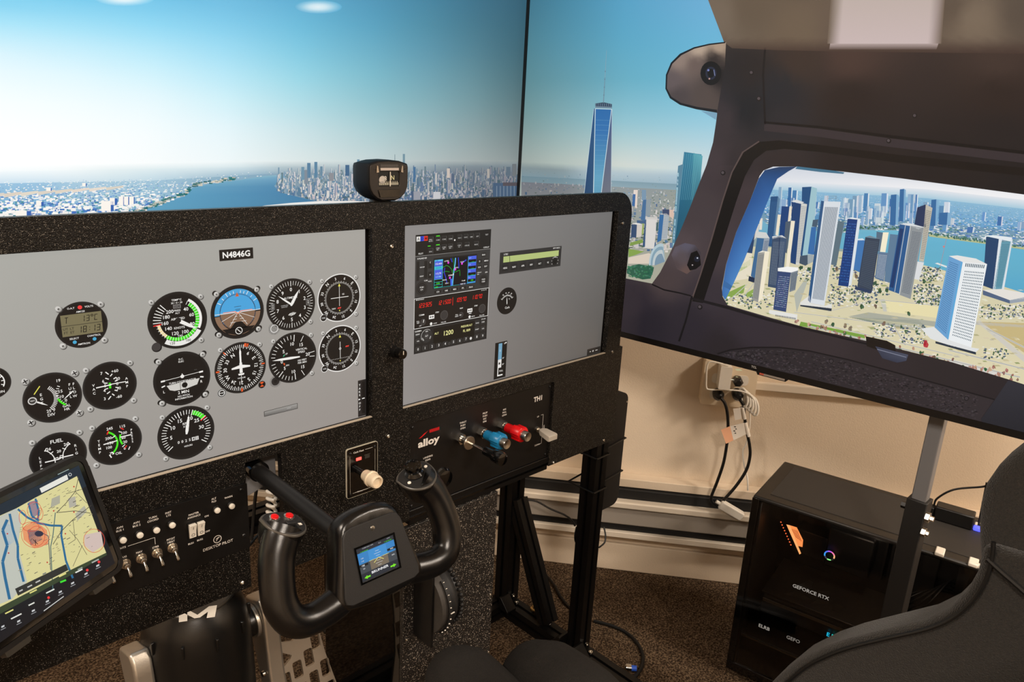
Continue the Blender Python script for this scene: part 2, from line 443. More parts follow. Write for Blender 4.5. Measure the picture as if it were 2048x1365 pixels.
# baseboard heater along the wall
M_HEAT = mat('heater_enamel', (216, 204, 186), 0.45)
M_HEATG = mat('heater_grey_enamel', (150, 142, 132), 0.45)
M_DARKGAP = mat('dark_heater_slot', (10, 9, 9), 0.7)
t = thing('baseboard_heater', tuple(wallp(0.0, FZ)), 'long low baseboard heater with two black slots along the cream wall', 'heater')
def wstrip(name, z0, z1, d0, d1, m, s0=-2.2, s1=1.9, bev=0.002):
    c = (wallp(s0, z0, d0) + wallp(s1, z1, d1)) / 2
    return MB().box(c, (s1 - s0, abs(d1 - d0), z1 - z0), Matrix.Rotation(RZ, 3, 'Z')).build(name, m, t, bevel=bev)
wstrip('back_plate', -1.17, -0.985, 0.0, 0.012, M_HEAT)
wstrip('top_cap', -0.988, -0.962, 0.0, 0.040, M_WALL)
wstrip('upper_slot_rail', -1.022, -0.99, 0.012, 0.05, M_DARKGAP)
wstrip('front_cover', -1.098, -1.022, 0.03, 0.062, M_HEATG, bev=0.004)
wstrip('cover_lip', -1.040, -1.020, 0.03, 0.075, M_HEAT, bev=0.004)
wstrip('lower_slot_rail', -1.122, -1.104, 0.012, 0.05, M_DARKGAP)
wstrip('bottom_lip', -1.142, -1.124, 0.0, 0.06, M_HEAT)
tb = MB().box((wallp(-2.2, FZ, 0) + wallp(1.9, -1.19, 0.012)) / 2, (4.1, 0.012, 0.09), Matrix.Rotation(RZ, 3, 'Z')).build('baseboard_back', M_WALL, None, bevel=0.003, loc=wallp(0, FZ))
tag(tb, 'cream baseboard under the heater', 'baseboard', kind='structure')
# ================================================================== INSTRUMENT PANEL
PY, SY = 0.92, 0.932
X3, Z3 = Vector((1, 0, 0)), Vector((0, 0, 1))
def pp(px, py, Y=SY):
    p = onY(px, py, Y); return (p.x, p.z)
pan = thing('instrument_panel', (0.62, PY, -0.67), 'wide black textured instrument panel framing two grey screens', 'panel')
outer = [(-0.03, -0.672), (-0.03, -0.122), (1.21, -0.122)]
outer += [(1.21 + 0.045 * math.sin(math.radians(a)), -0.167 + 0.045 * math.cos(math.radians(a))) for a in range(10, 91, 10)]
outer += [(1.257, -0.45), (1.268, -0.452), (1.268, -0.672), (1.053, -0.672), (1.053, -0.488), (0.70, -0.488), (0.70, -0.668), (0.468, -0.668), (0.468, -0.4735), (0.4142, -0.4735), (0.4142, -0.672)]
outer = outer[::-1]
H1 = [(0.097, -0.160), (0.097, -0.457), (0.6245, -0.457), (0.6245, -0.160)]
H2 = [(0.684, -0.159), (0.684, -0.457), (1.210, -0.457), (1.210, -0.159)]
MB().prism([outer, H1, H2], (0, PY, 0), X3, Z3, -0.012, 0).build('face_plate', M_PANEL, pan, smooth=0, bevel=0.0008, seg=1)
MB().box2((-0.03, PY + 0.0125, -0.1320), (1.205, PY + 0.075, -0.140)).build('top_ledge', M_PANEL, pan, bevel=0.001)
M_LIP = mat('lit_edge_paint', (190, 178, 160), 0.5)  # pale colour stands in for light caught on the lower opening edge
for (x0, x1) in ((0.0972, 0.6243), (0.6842, 1.2098)):
    MB().box2((x0, PY + 0.0003, -0.4569), (x1, PY + 0.0060, -0.4560)).build('opening_lip', M_LIP, pan, smooth=0)
MB().prism([[(.408, -.548), (.474, -.530), (.474, -.4706), (.408, -.4706)], [(.434 + .017 * math.cos(i * .5236), -.4935 + .017 * math.sin(i * .5236)) for i in range(12)][::-1]], (0, PY + .034, 0), X3, Z3, 0, .004).build('shaft_bracket', M_GREYMETAL, pan, bevel=0.001)
def screw(x, z, r=0.0034, y=PY, parent=None, m=None, nm='screw'):
    mb = MB().lathe((x, y, z), (0, -1, 0), [(0, r), (r * 0.45, r * 0.92), (r * 0.75, r * 0.55), (r * 0.72, r * 0.42), (r * 0.3, r * 0.40)], 14)
    return mb.build(nm, m or M_STEEL, parent)
for px, py in ((783, 493), (776, 873), (1245, 447), (1224, 704), (1207, 881), (1106, 926)):
    p = onY(px, py, PY); screw(p.x, p.z, 0.0036, PY, pan)

# ------------------------------------------------------------------ left monitor: flight instruments
WHT = (238, 235, 230); FACE = (20, 16, 15); RIM = (34, 31, 30); GREEN = (70, 225, 30); REDC = (220, 40, 35)
def monitor(name, hole, label, cf):
    x0, z1 = hole[0]; x1, z0 = hole[2]
    t = thing(name, ((x0 + x1) / 2, SY + 0.02, z0), label, 'monitor')
    MB().box2((x0 - 0.008, SY + 0.002, z0 - 0.012), (x1 + 0.008, SY + 0.035, z1 + 0.008)).build('monitor_body', M_MATTE, t, bevel=0.002)
    MB().prism([[(x0 - .006, z0 - .01), (x1 + .006, z0 - .01), (x1 + .006, z1 + .006), (x0 - .006, z1 + .006)], [(x0 + .0005, z0 + .001), (x0 + .0005, z1 - .0002), (x1 - .0045, z1 - .0002), (x1 - .0045, z0 + .001)]], (0, SY + 0.0005, 0), X3, Z3, -0.0035, 0.0).build('bezel', M_BLACK, t, smooth=0)
    c = Canvas((0, SY, 0), X3, Z3, base=1)
    c.gpoly([[(x0, z0), (x1, z0), (x1, z1), (x0, z1)]], cf, 0.02)
    # fine grid so the viewing-angle falloff can be painted into the tone
    c.v.clear(); c.f.clear(); c.c.clear()
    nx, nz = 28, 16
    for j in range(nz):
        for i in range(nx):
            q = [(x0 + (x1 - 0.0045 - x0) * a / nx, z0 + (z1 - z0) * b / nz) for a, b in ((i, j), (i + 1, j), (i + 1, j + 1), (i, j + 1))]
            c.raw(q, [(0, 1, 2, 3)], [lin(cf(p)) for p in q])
    c.build('grey_backdrop', M_SCREEN, t)
    return t
def bg1(p):
    u = (p[0] - 0.1) / 0.52; v = (p[1] + 0.457) / 0.297
    return mix(mix((158, 153, 147), (150, 143, 138), u), mix((170, 170, 164), (164, 161, 155), u), v)
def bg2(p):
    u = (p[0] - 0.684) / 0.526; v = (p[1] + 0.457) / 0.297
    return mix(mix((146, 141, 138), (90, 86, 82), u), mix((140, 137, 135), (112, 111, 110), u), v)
mon1 = monitor('flight_monitor', H1, 'grey screen on the left half of the panel showing round flight gauges', bg1)
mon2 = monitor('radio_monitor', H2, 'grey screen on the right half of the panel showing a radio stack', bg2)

class Dial(Canvas):
    """artwork centred on a dial, unit = dial radius"""
    def __init__(s, cx, cz, r, base=2):
        super().__init__((cx, SY, cz), X3, Z3, tf=lambda p: (p[0] * r, p[1] * r), base=base); s.r = r; s.cx = cx; s.cz = cz
def dscrews(parent, D, dist=1.13, angs=(45, 135, 225, 315), r=0.0036, cross=False, slot=False):
    for a in angs:
        x = D.cx + D.r * dist * math.sin(math.radians(a)); z = D.cz + D.r * dist * math.cos(math.radians(a))
        k = Dial(x, z, r, base=3)
        if slot: k.disc(-0.5 if x < D.cx else 0.5, 0.35, 1.0, (24, 22, 20), 0, 14); k.disc(0.5 if x < D.cx else -.5, -0.35, 1.0, (24, 22, 20), 0, 14)
        k.disc(0.18, -0.22, 1.02, (72, 69, 66), 1, 16); k.disc(0, 0, 0.98, (160, 157, 152), 2, 16); k.disc(-0.15, 0.18, 0.72, (205, 202, 197), 3, 14)
        if cross:
            k.line((-.6, -.25), (.6, .25), .3, (40, 38, 36), 4); k.line((-.25, .6), (.25, -.6), .3, (40, 38, 36), 4)
        else: k.disc(0.05, -0.05, 0.33, (95, 92, 88), 4, 10)
        k.build('mounting_screw', M_SCREEN, parent)
def dial(name, cx, cz, r, label, ring=None, base=2):
    D = Dial(cx, cz, r, base)
    D.disc(0, 0, 1.0, ring or RIM, 0, 56); D.disc(0, 0, 0.955, (26, 23, 22), 1, 56); D.disc(0, 0, 0.90, FACE, 2, 56)
    D.L = 3; D.nm = name; D.lb = label
    return D
def finish(D, parent=None):
    o = D.build(D.nm, M_SCREEN, parent or mon1, D.lb); return o
def needle(parent, D, ang, L, tail=0.12, w=0.10, c=WHT, x=0, y=0, style='taper', base=14):
    k = Dial(D.cx + x * D.r, D.cz + y * D.r, D.r, base=base)
    a = math.radians(ang); s, co = math.sin(a), math.cos(a)
    def q(l, o): return (l * s + o * co, l * co - o * s)
    if style == 'taper':
        k.poly([q(-tail, -w * .25), q(0.12 * L, -w / 2), q(L * .62, -w * .42), q(L, 0), q(L * .62, w * .42), q(0.12 * L, w / 2), q(-tail, w * .25)], c, 0)
    else: k.poly([q(-tail, -w / 2), q(L, -w / 2), q(L, w / 2), q(-tail, w / 2)], c, 0)
    return k.build('needle', M_SCREEN, parent)

GX = (0.3425, 0.4205, 0.498, 0.575); GZ = (-0.2600, -0.3380, -0.4135)
# airspeed
D = dial('airspeed_indicator', GX[0], GZ[0], 0.0368, 'airspeed dial with green and white arcs')
D.arc(0, 0, .60, .72, 38, 218, GREEN); D.arc(0, 0, .73, .82, 30, 118, WHT); D.arc(0, 0, .60, .70, 219, 262, (236, 214, 160))
D.arc(0, 0, .74, .90, 122, 214, (232, 230, 226))
for t_, a in (('120', 197), ('100', 158)):
    D.text(t_, .81 * math.sin(math.radians(a)), .81 * math.cos(math.radians(a)), .085, (25, 22, 20), 5)
for a in range(30, 326, 8):
    if a < 265: D.tick(0, 0, a, .60, .74, .016, (245, 245, 240), 5)
    else: D.tick(0, 0, a, .56, .82 if a % 16 else .78, .026, WHT, 5)
D.tick(0, 0, 264, .56, .82, .04, REDC, 6)
for t_, x, y in (('40', .29, .36), ('60', .47, .14), ('80', .47, -.19), ('100', .22, -.43), ('120', -.12, -.44), ('140', -.33, -.24), ('160', -.43, -.04), ('180', -.37, .17), ('200', -.25, .34)):
    D.text(t_, x, y, .115, WHT, 5)
D.text('TEMP°C', 0, .72, .065, WHT, 5); D.text('30 • 0 • 30', 0, .62, .06, WHT, 5); D.rect(-.13, .42, .13, .57, (110, 106, 104), 4); D.text('024', 0, .49, .085, (30, 28, 28), 5, bold=.4)
D.text('PRESS', 0, .35, .06, WHT, 5); D.text('ALT', 0, .26, .06, WHT, 5); D.text('AIRSPEED', 0, .06, .075, WHT, 5); D.text('KNOTS', .03, -.26, .075, WHT, 5); D.text('TAS', .03, -.55, .07, WHT, 5)
o = finish(D); needle(o, D, 122, .74, .05, .13); k = Dial(D.cx, D.cz, D.r, 15); k.disc(0, 0, .1, (30, 27, 26)); k.build('hub_cap', M_SCREEN, o)
k = Dial(D.cx - D.r * .76, D.cz - D.r * .83, 0.0062, 5); k.disc(0, 0, 1, (24, 22, 22), 0); k.disc(-.08, .1, .85, (62, 58, 57), 1); k.build('setting_knob', M_SCREEN, o)
dscrews(o, D, 1.10, (48, 138, 312))
# attitude
D = dial('attitude_indicator', GX[1], GZ[0], 0.0366, 'attitude dial with blue sky and brown ground')
def halfdisc(c0, r, a0, a1, c, L):
    pts = [(r * math.sin(math.radians(a)), r * math.cos(math.radians(a))) for a in range(a0, a1 + 1, 5)]; D.poly(pts, c, L)
halfdisc(0, .86, -94, 94, (72, 160, 214), 3); halfdisc(0, .86, 94, 266, (138, 108, 86), 3)
D.disc(0, .02, .68, (58, 128, 178), 4); D.disc(0, -.02, .68, (60, 44, 34), 4)
def clipdisc(top):
    a = range(-90, 91, 6) if top else range(90, 271, 6)
    return [(.65 * math.sin(math.radians(x)), .65 * math.cos(math.radians(x))) for x in a]
D.poly(clipdisc(True), (72, 162, 218), 5); D.poly(clipdisc(False), (132, 102, 80), 5)
D.rect(-.65, -.012, .65, .012, (225, 235, 240), 6); D.rect(-.86, -.01, -.65, .01, WHT, 6); D.rect(.65, -.01, .86, .01, WHT, 6)
for a in (-60, -45, -30, -20, -10, 10, 20, 30, 45, 60): D.tick(0, 0, a, .70, .85 if a % 30 == 0 else .80, .02, WHT, 6)
for x in (-.62, -.33, .33, .62): D.line((0, 0), (x, -.28 if abs(x) > .5 else -.5), .014, WHT, 7)
for y, w in ((.1, .1), (.2, .13), (.06, .07)): D.rect(-w, y, w, y + .014, (40, 40, 45), 7)
for y, w in ((-.16, .12), (-.26, .2), (-.37, .3)): D.rect(-w, y, -w * .3, y + .014, WHT, 7); D.rect(w * .3, y, w, y + .014, WHT, 7)
D.poly([(-.07, .58), (.07, .58), (0, .74)], (205, 96, 40), 7)
D.poly([(-.55, .02), (-.12, .02), (0, -.08), (.12, .02), (.55, .02), (.55, .05), (.1, .05), (0, -.03), (-.1, .05), (-.55, .05)], (240, 150, 120), 8)
D.poly([(-.3, -.56), (-.12, -.36), (.12, -.36), (.3, -.56), (.34, -.62), (-.34, -.62)], FACE, 8)
D.poly([(-.62, -.58), (.62, -.58), (.45, -.74), (0, -.88), (-.45, -.74)], FACE, 8)
D.ring(0, -.70, .11, .135, WHT, 9, 24); D.line((-.06, -.64), (.06, -.76), .025, WHT, 9)
o = finish(D); dscrews(o, D, 1.06, (45, 135, 225, 315), slot=True)
# altimeter
D = dial('altimeter', GX[2], GZ[0], 0.0372, 'altimeter dial with two white hands')
for i in range(50):
    a = i * 7.2; D.tick(0, 0, a, .70 if i % 5 == 0 else .74, .90, .024 if i % 5 == 0 else .016, WHT)
for i, t_ in enumerate('0123456789'):
    a = math.radians(i * 36); D.text(t_, .58 * math.sin(a), .58 * math.cos(a), .13, WHT)
D.text('ALTIMETER', -.02, .27, .075, WHT); D.rect(.60, -.12, .80, .16, FACE, 4); D.frame(.62, -.1, .78, .14, .012, (170, 168, 165), 5); D.text('29.9', .7, .02, .06, WHT, 6, rot=90)
D.rect(-.84, -.12, -.66, .14, FACE, 4); D.frame(-.82, -.1, -.68, .12, .012, (170, 168, 165), 5); D.text('1013', -.75, .01, .06, WHT, 6, rot=90)
D.text('CALIBRATED', -.28, .0, .035, (190, 188, 185)); D.text('20,000 FEET', -.28, -.06, .035, (190, 188, 185))
for i in range(5): D.line((-.13 + i * .055, -.44 + abs(i - 2) * .02), (-.03 + i * .055 - .02, -.30 - abs(i - 2) * .015), .028, WHT, 5)
o = finish(D); needle(o, D, -53, .66, .05, .07); needle(o, D, 31, .62, .05, .12)
k = Dial(D.cx - D.r * .72, D.cz - D.r * .83, 0.0088, 1); k.disc(0, 0, 1, (30, 27, 26), 0); k.ring(0, 0, .55, .66, (225, 222, 218), 2); k.line((-.35, .35), (.35, -.35), .08, (120, 118, 115), 2); k.build('setting_knob', M_SCREEN, o)
dscrews(o, D, 1.10, (45, 135, 315))
# two course deviation dials
for n_, (zz, lb) in enumerate(((GZ[0], 'course deviation dial with crossed white bars'), (GZ[1], 'course deviation dial with a single white bar and dots'))):
    D = dial('course_deviation_dial', GX[3], zz, 0.0362, lb, ring=(225, 222, 218))
    D.disc(0, 0, .955, FACE, 3, 56); D.L = 4
    for i in range(72): D.tick(0, 0, i * 5 - 42, .60, .67 if i % 2 else .70, .014, WHT)
    for i, t_ in enumerate(('N', '3', '6', 'E', '12', '15', 'S', '21', '24', 'W', '30', '33')):
        a = -42 + i * 30; ar = math.radians(a); D.text(t_, .815 * math.sin(ar), .815 * math.cos(ar), .125 if t_ in 'NESW' else .105, WHT, rot=-a)
    D.poly([(-.055, .48), (.055, .48), (0, .60)], (235, 225, 90)); D.poly([(-.03, -.50), (.03, -.50), (0, -.57)], (235, 225, 90))
    if n_ == 0:
        D.rect(-.009, -.34, .009, .48, WHT); D.text('GS', .18, .14, .06, WHT); D.text('NAV', -.26, -.42, .06, WHT)
        for x in (-.1, -.02): D.poly([(x, -.45), (x + .07, -.45), (x + .1, -.39), (x + .03, -.39)], (225, 60, 50), 5)
        o = finish(D); k = Dial(D.cx, D.cz, D.r, 14); k.rect(-.40, .005, .42, .03, WHT, 0); k.build('glide_bar', M_SCREEN, o)
    else:
        for i in range(11): D.disc(-.38 + i * .076, -.42, .014, WHT, n=8)
        D.ring(0, 0, .035, .05, WHT)
        for x in (.25, .33): D.poly([(x, .02), (x + .07, .02), (x + .1, .08), (x + .03, .08)], (225, 60, 50), 5)
        o = finish(D); k = Dial(D.cx, D.cz, D.r, 14); k.rect(-.01, -.44, .01, .30, WHT, 0); k.build('course_bar', M_SCREEN, o)
    k = Dial(D.cx - D.r * .74, D.cz - D.r * .74, 0.0056, 5); k.disc(0, 0, 1, (225, 222, 218), 0); k.disc(0, 0, .84, FACE, 1); k.text('OBS', 0, 0, .42, (200, 198, 195), 2, maxw=1.2); k.build('setting_knob', M_SCREEN, o)
    dscrews(o, D, 1.10, (45, 135, 315))
# vertical speed
D = dial('vertical_speed_indicator', GX[2], GZ[1], 0.0374, 'vertical speed dial with a white hand pointing left')
for i in range(0, 21):
    a = 270 + (i - 10) * 9.5
    if i != 10: D.tick(0, 0, a, .74 if i % 5 else .64, .90, .02 if i % 5 else .03, WHT)
for a, r0 in ((30, .68), (150, .66), (84, .70), (96, .70)): D.tick(0, 0, a, r0, .92, .022, WHT)
for t_, x, y in (('10', -.02, .55), ('15', .36, .46), ('20', .62, .03), ('15', .40, -.44), ('10', .0, -.56), ('5', -.38, .31), ('5', -.36, -.36), ('0', -.47, -.08)): D.text(t_, x, y, .125, WHT)
D.text('VERTICAL', .36, .28, .075, WHT); D.text('SPEED', .36, .17, .075, WHT); D.text('100 FEET', .38, -.16, .07, WHT); D.text('PER MIN', .38, -.26, .07, WHT)
D.text('UP', -.27, .2, .06, WHT); D.text('DN', -.24, -.26, .06, WHT); D.poly([(-.42, .1), (-.34, .14), (-.36, .2)], (70, 190, 140)); D.poly([(-.42, -.14), (-.36, -.26), (-.34, -.16)], (225, 90, 40))
o = finish(D); needle(o, D, 272, .86, .28, .1)
k = Dial(D.cx - D.r * .75, D.cz - D.r * .80, 0.0088, 1); k.disc(0, 0, 1, (30, 27, 26), 0); k.disc(0, 0, .7, (40, 36, 35), 1); k.disc(.0, .0, .3, (24, 21, 20), 2); k.build('setting_knob', M_SCREEN, o)
dscrews(o, D, 1.10, (45, 135, 315))
# heading
D = dial('heading_indicator', GX[1], GZ[1], 0.0362, 'heading dial with a small white aeroplane')
for i in range(72): D.tick(0, 0, i * 5, .78 if i % 2 else .74, .90, .018 if i % 2 else .026, WHT)
for i, t_ in enumerate(('3', '6', 'E', '12', '15', 'S', '21', '24', 'W', '30', '33', 'N')):
    a = 1 + i * 30; ar = math.radians(a); D.text(t_, .60 * math.sin(ar), .60 * math.cos(ar), .14 if t_ in 'NESW' else .125, WHT, rot=-a)
for a, w in ((14, .09), (20, .05), (90, .05), (180, .07), (270, .06), (318, .04)): D.tick(0, 0, a, .82, .95, w, (225, 90, 40), 5)
D.rect(-.035, .10, .035, .62, WHT, 6); D.poly([(-.035, .62), (.035, .62), (0, .80)], WHT, 6); D.rect(-.008, -.66, .008, -.1, WHT, 6); D.text('VACUUM', .0, -.40, .05, WHT, 6)
o = finish(D); k = Dial(D.cx, D.cz, D.r, 14)
k.poly([(-.05, .2), (.05, .2), (.06, -.2), (-.06, -.2)], WHT); k.poly([(-.36, -.02), (.36, -.02), (.36, .04), (.06, .11), (-.06, .11), (-.36, .04)], WHT); k.poly([(-.12, -.22), (.12, -.22), (.1, -.29), (-.1, -.29)], WHT); k.build('aeroplane_symbol', M_SCREEN, o)
k = Dial(D.cx - D.r * .78, D.cz - D.r * .84, 0.0062, 5); k.disc(0, 0, 1, (150, 148, 144), 0); k.disc(0, 0, .85, FACE, 1); k.ring(0, 0, .55, .7, WHT, 2); k.text('PUSH', 0, 0, .3, WHT, 3, maxw=1); k.build('push_knob', M_SCREEN, o)
k = Dial(D.cx + D.r * .80, D.cz - D.r * .84, 0.0062, 5); k.disc(0, 0, 1, (150, 148, 144), 0); k.disc(0, 0, .85, FACE, 1); k.poly([(-.5, .5), (0, .1), (.5, .5), (.2, .65), (-.2, .65)], (225, 90, 40), 2); k.poly([(-.5, -.5), (0, 0), (.5, -.5)], (225, 90, 40), 2); k.build('bug_knob', M_SCREEN, o)
dscrews(o, D, 1.10, (45, 318))
# turn coordinator
D = dial('turn_coordinator', GX[0], GZ[1] + .0005, 0.0362, 'turn coordinator dial with a white aeroplane bar and slip ball')
D.text('D.C.', 0, .73, .06, WHT); D.text('ELEC', 0, .64, .06, WHT)
D.line((-.66, .04), (.66, .13), .016, WHT); D.poly([(-.74, .0), (-.60, .01), (-.60, .07), (-.74, .06)], WHT, 4); D.poly([(.6, .09), (.74, .1), (.74, .16), (.6, .15)], WHT, 4)
D.disc(0, .085, .065, WHT, 4); D.rect(-.014, .1, .014, .19, WHT, 4); D.text('— —', .48, .25, .03, (180, 178, 175), 4)
D.text('TURN COORDINATOR', 0, -.10, .07, WHT, 4, maxw=.95)
D.poly([(-.56, -.16), (.6, -.10), (.5, -.32), (.1, -.40), (-.3, -.40), (-.46, -.34)], (205, 202, 196), 4); D.rect(-.10, -.4, -.085, -.14, (60, 56, 54), 5); D.rect(.085, -.4, .10, -.12, (60, 56, 54), 5)
D.disc(.06, -.25, .10, (14, 11, 11), 6); D.text('L', -.66, -.36, .09, WHT, 4); D.text('R', .66, -.24, .09, WHT, 4); D.poly([(-.72, -.2), (-.6, -.16), (-.62, -.12), (-.74, -.16)], WHT, 4); D.poly([(.62, -.08), (.74, -.11), (.75, -.06), (.63, -.03)], WHT, 4)
D.text('2 MIN', 0, -.50, .105, WHT, 4); D.text('NO PITCH', 0, -.64, .062, WHT, 4); D.text('INFORMATION', 0, -.73, .062, WHT, 4)
o = finish(D); dscrews(o, D, 1.08, (45, 135, 225, 315), slot=True)
# tachometer
D = dial('tachometer', GX[0], GZ[2] + .0005, 0.0370, 'engine speed dial with a green arc and hour counter')
for i in range(36):
    a = -128 + i * 256 / 35; D.tick(0, 0, a, .70 if i % 5 else .64, .86, .022 if i % 5 else .03, WHT)
D.arc(0, 0, .68, .84, 20, 54, GREEN, 5)
for a in (24, 31, 38, 45): D.tick(0, 0, a, .68, .84, .014, WHT, 6)
D.tick(0, 0, 57, .62, .86, .04, REDC, 6)
for t_, a in (('5', 265), ('10', 304), ('15', 339), ('20', 17), ('25', 45), ('30', 80)): D.text(t_, .54 * math.sin(math.radians(a)), .54 * math.cos(math.radians(a)), .13, WHT)
D.text('RPM', .0, .36, .085, WHT); D.text('X100', .0, .25, .065, WHT); D.rect(-.38, -.38, .42, -.20, (32, 28, 27), 4)
for i, t_ in enumerate('002541'): 
    if i > 3: D.rect(-.30 + i * .13 - .055, -.36, -.30 + i * .13 + .055, -.22, (215, 212, 208), 5)
    D.text(t_, -.30 + i * .13, -.29, .095, WHT if i < 4 else (30, 28, 27), 6)
D.text('HOURS', .03, -.50, .06, WHT)
o = finish(D); needle(o, D, 10, .68, .05, .11); dscrews(o, D, 1.10, (45, 135, 225, 315))
# clock / outside air temperature
D = dial('temperature_clock', 0.2345, -0.2495, 0.0275, 'round digital clock reading 13 degrees and 18:13')
D.text('O.A.T', -.34, .76, .075, WHT); D.text('VOLTS', .34, .76, .075, WHT); D.disc(0, .76, .085, (235, 60, 60), 5); D.text('AM120', 0, .58, .075, WHT)
D.rect(-.76, -.42, .78, .50, (120, 112, 82), 4); D.rect(-.76, .02, .78, .045, (60, 56, 44), 5)
D.seg7('T', -.62, .27, .26, (34, 30, 24), 6); D.seg7('13', .0, .27, .26, (34, 30, 24), 6); D.text("°", .42, .27, .26, (34, 30, 24), 6); D.seg7('C', .50, .27, .26, (34, 30, 24), 6)
for t_, x, y in (('UT', -.62, -.1), ('LT', -.38, -.1), ('FT', -.62, -.26), ('ET', -.38, -.26)): D.text(t_, x, y, .10, (50, 46, 36), 6)
D.seg7('18:13', -.17, -.19, .28, (34, 30, 24), 6, pitch=.195)
D.text('SELECT', -.34, -.54, .075, WHT); D.text('CONTROL', .42, -.52, .075, WHT); D.disc(-.34, -.70, .075, (70, 165, 205), 5); D.disc(.42, -.68, .075, (70, 165, 205), 5); D.text('AMTRON', 0, -.82, .075, WHT)
o = finish(D); dscrews(o, D, 1.12, (45, 135, 225, 315), r=.0037)
# EGT / fuel flow
D = dial('exhaust_gas_fuel_flow_gauge', 0.1965, -0.3305, 0.0302, 'exhaust temperature and fuel flow gauge with a yellow mark', ring=(44, 42, 41))
for i in range(17): D.tick(-.45, .0, 40 + i * 6.2, .48, .62, .026, WHT)
D.line((-.6, .26), (-.38, .55), .035, (226, 220, 90), 5)
for i, ch in enumerate('EGT'): D.text(ch, -.38, .2 - i * .17, .10, WHT)
for i in range(10): D.tick(.72, .12, 215 + i * 9.5, .52, .62, .026, WHT)
D.arc(.72, .12, .56, .63, 213, 250, GREEN, 4)
for t_, x, y in (('19', .25, .64), ('15', .28, .2), ('10', .3, -.02), ('0', .42, -.2)): D.text(t_, x, y, .11, WHT)
for i, (a, b) in enumerate((('F', 'F'), ('U', 'L'), ('E', 'O'), ('L', 'W'))): D.text(a, .60, .40 - i * .165, .10, WHT); D.text(b, .74, .40 - i * .165, .10, WHT)
D.text('25°F', -.12, -.50, .11, WHT); D.text('DIV', -.12, -.66, .11, WHT); D.text('GAL', .42, -.42, .10, WHT); D.text('HR', .42, -.56, .10, WHT)
D.disc(-.68, .02, .15, (205, 202, 198), 4); D.disc(-.68, .02, .11, (50, 47, 45), 5); D.text('TEST', -.68, .02, .05, WHT, 6)
o = finish(D); needle(o, D, 122, .50, -.1, .06, x=-.62, y=0.0); needle(o, D, 232, .42, .05, .045, x=.66, y=.1); dscrews(o, D, 1.16, (45, 135, 225, 315), r=.0042, cross=True)
# vacuum / amps
D = dial('vacuum_ammeter_gauge', 0.2575, -0.3290, 0.0302, 'vacuum and ammeter gauge with a green mark in the middle', ring=(46, 44, 43))
for i, (a, b) in enumerate((('V', 'A'), ('A', 'M'), ('C', 'P'))): D.text(a, -.60, .14 - i * .165, .10, WHT); D.text(b, .62, .18 - i * .165, .10, WHT)
for t_, x, y in (('7', -.27, .57), ('6', -.24, .24), ('5', -.18, .04), ('4', -.23, -.16), ('3', -.25, -.50), ('+60', .22, .58), ('30', .3, .24), ('0', .26, .03), ('30', .30, -.17), ('-60', .28, -.52)): D.text(t_, x, y, .115, WHT)
for a in (300, 282, 258, 240): D.tick(.42, .02, a, .52, .66, .04, WHT)
for a in (42, 62, 75, 105, 118, 138): D.tick(-.3, .02, a, .50, .62, .04, WHT)
D.tick(.4, .02, 318, .62, .78, .04, WHT); D.tick(.4, .02, 222, .62, .78, .04, WHT)
D.rect(-.05, -.11, .03, .13, GREEN, 5)
o = finish(D); needle(o, D, 268, .56, .0, .045, x=.04, y=.04, style='bar'); needle(o, D, 90, .58, .0, .035, x=.0, y=.06, style='bar'); dscrews(o, D, 1.14, (45, 135, 225, 315))
# fuel quantity
D = dial('fuel_quantity_gauge', 0.1945, -0.4040, 0.0302, 'fuel gauge half hidden behind the tablet', ring=(46, 44, 43))
D.text('FUEL', 0, .66, .14, WHT); D.text('26', -.30, .40, .115, WHT); D.text('26', .30, .44, .115, WHT); D.text('20', .03, .22, .105, WHT); D.text('10', .02, -.06, .105, WHT)
D.arc(-.75, -.15, .60, .63, 30, 100, WHT); D.arc(.75, -.1, .60, .63, 260, 330, WHT)
for i, ch in enumerate('LEFT'): D.text(ch, -.62, .12 - i * .165, .10, WHT)
for i, ch in enumerate('RIGHT'): D.text(ch, .62, .30 - i * .165, .10, WHT)
for a in (32, 55, 80): D.tick(-.75, -.15, a, .58, .72, .03, WHT); D.tick(.75, -.1, -a, .58, .72, .03, WHT)
o = finish(D); needle(o, D, 270, .50, .0, .045, x=.02, y=-.10, style='bar'); needle(o, D, 90, .50, .0, .045, x=.0, y=-.06, style='bar'); dscrews(o, D, 1.14, (45, 135, 225, 315))
# oil
D = dial('oil_gauge', 0.2572, -0.4022, 0.0304, 'oil temperature and pressure gauge with two green arcs', ring=(46, 44, 43))
D.arc(-.50, -.02, .52, .59, 28, 140, GREEN); D.arc(.72, .1, .52, .59, 240, 288, GREEN)
for i, ch in enumerate('TEMP'): D.text(ch, -.62, .18 - i * .16, .10, WHT)
for i, ch in enumerate('PRESS'): D.text(ch, .62, .36 - i * .13, .09, WHT)
for t_, x, y in (('245', -.18, .62), ('200', -.26, .22), ('150', -.2, .0), ('100', -.27, -.18), ('75', -.2, -.46), ('OIL', .06, -.52), ('115', .30, .60), ('100', .34, .30), ('60', .30, .10), ('20', .34, -.10), ('0', .3, -.38)): D.text(t_, x, y, .11, WHT)
D.tick(-.50, -.02, 26, .46, .62, .05, REDC, 5); D.tick(-.5, -.02, 142, .48, .62, .045, WHT, 5); D.tick(-.5, -.02, 156, .52, .68, .045, WHT, 5); D.tick(-.5, -.02, 60, .42, .58, .035, WHT, 5)
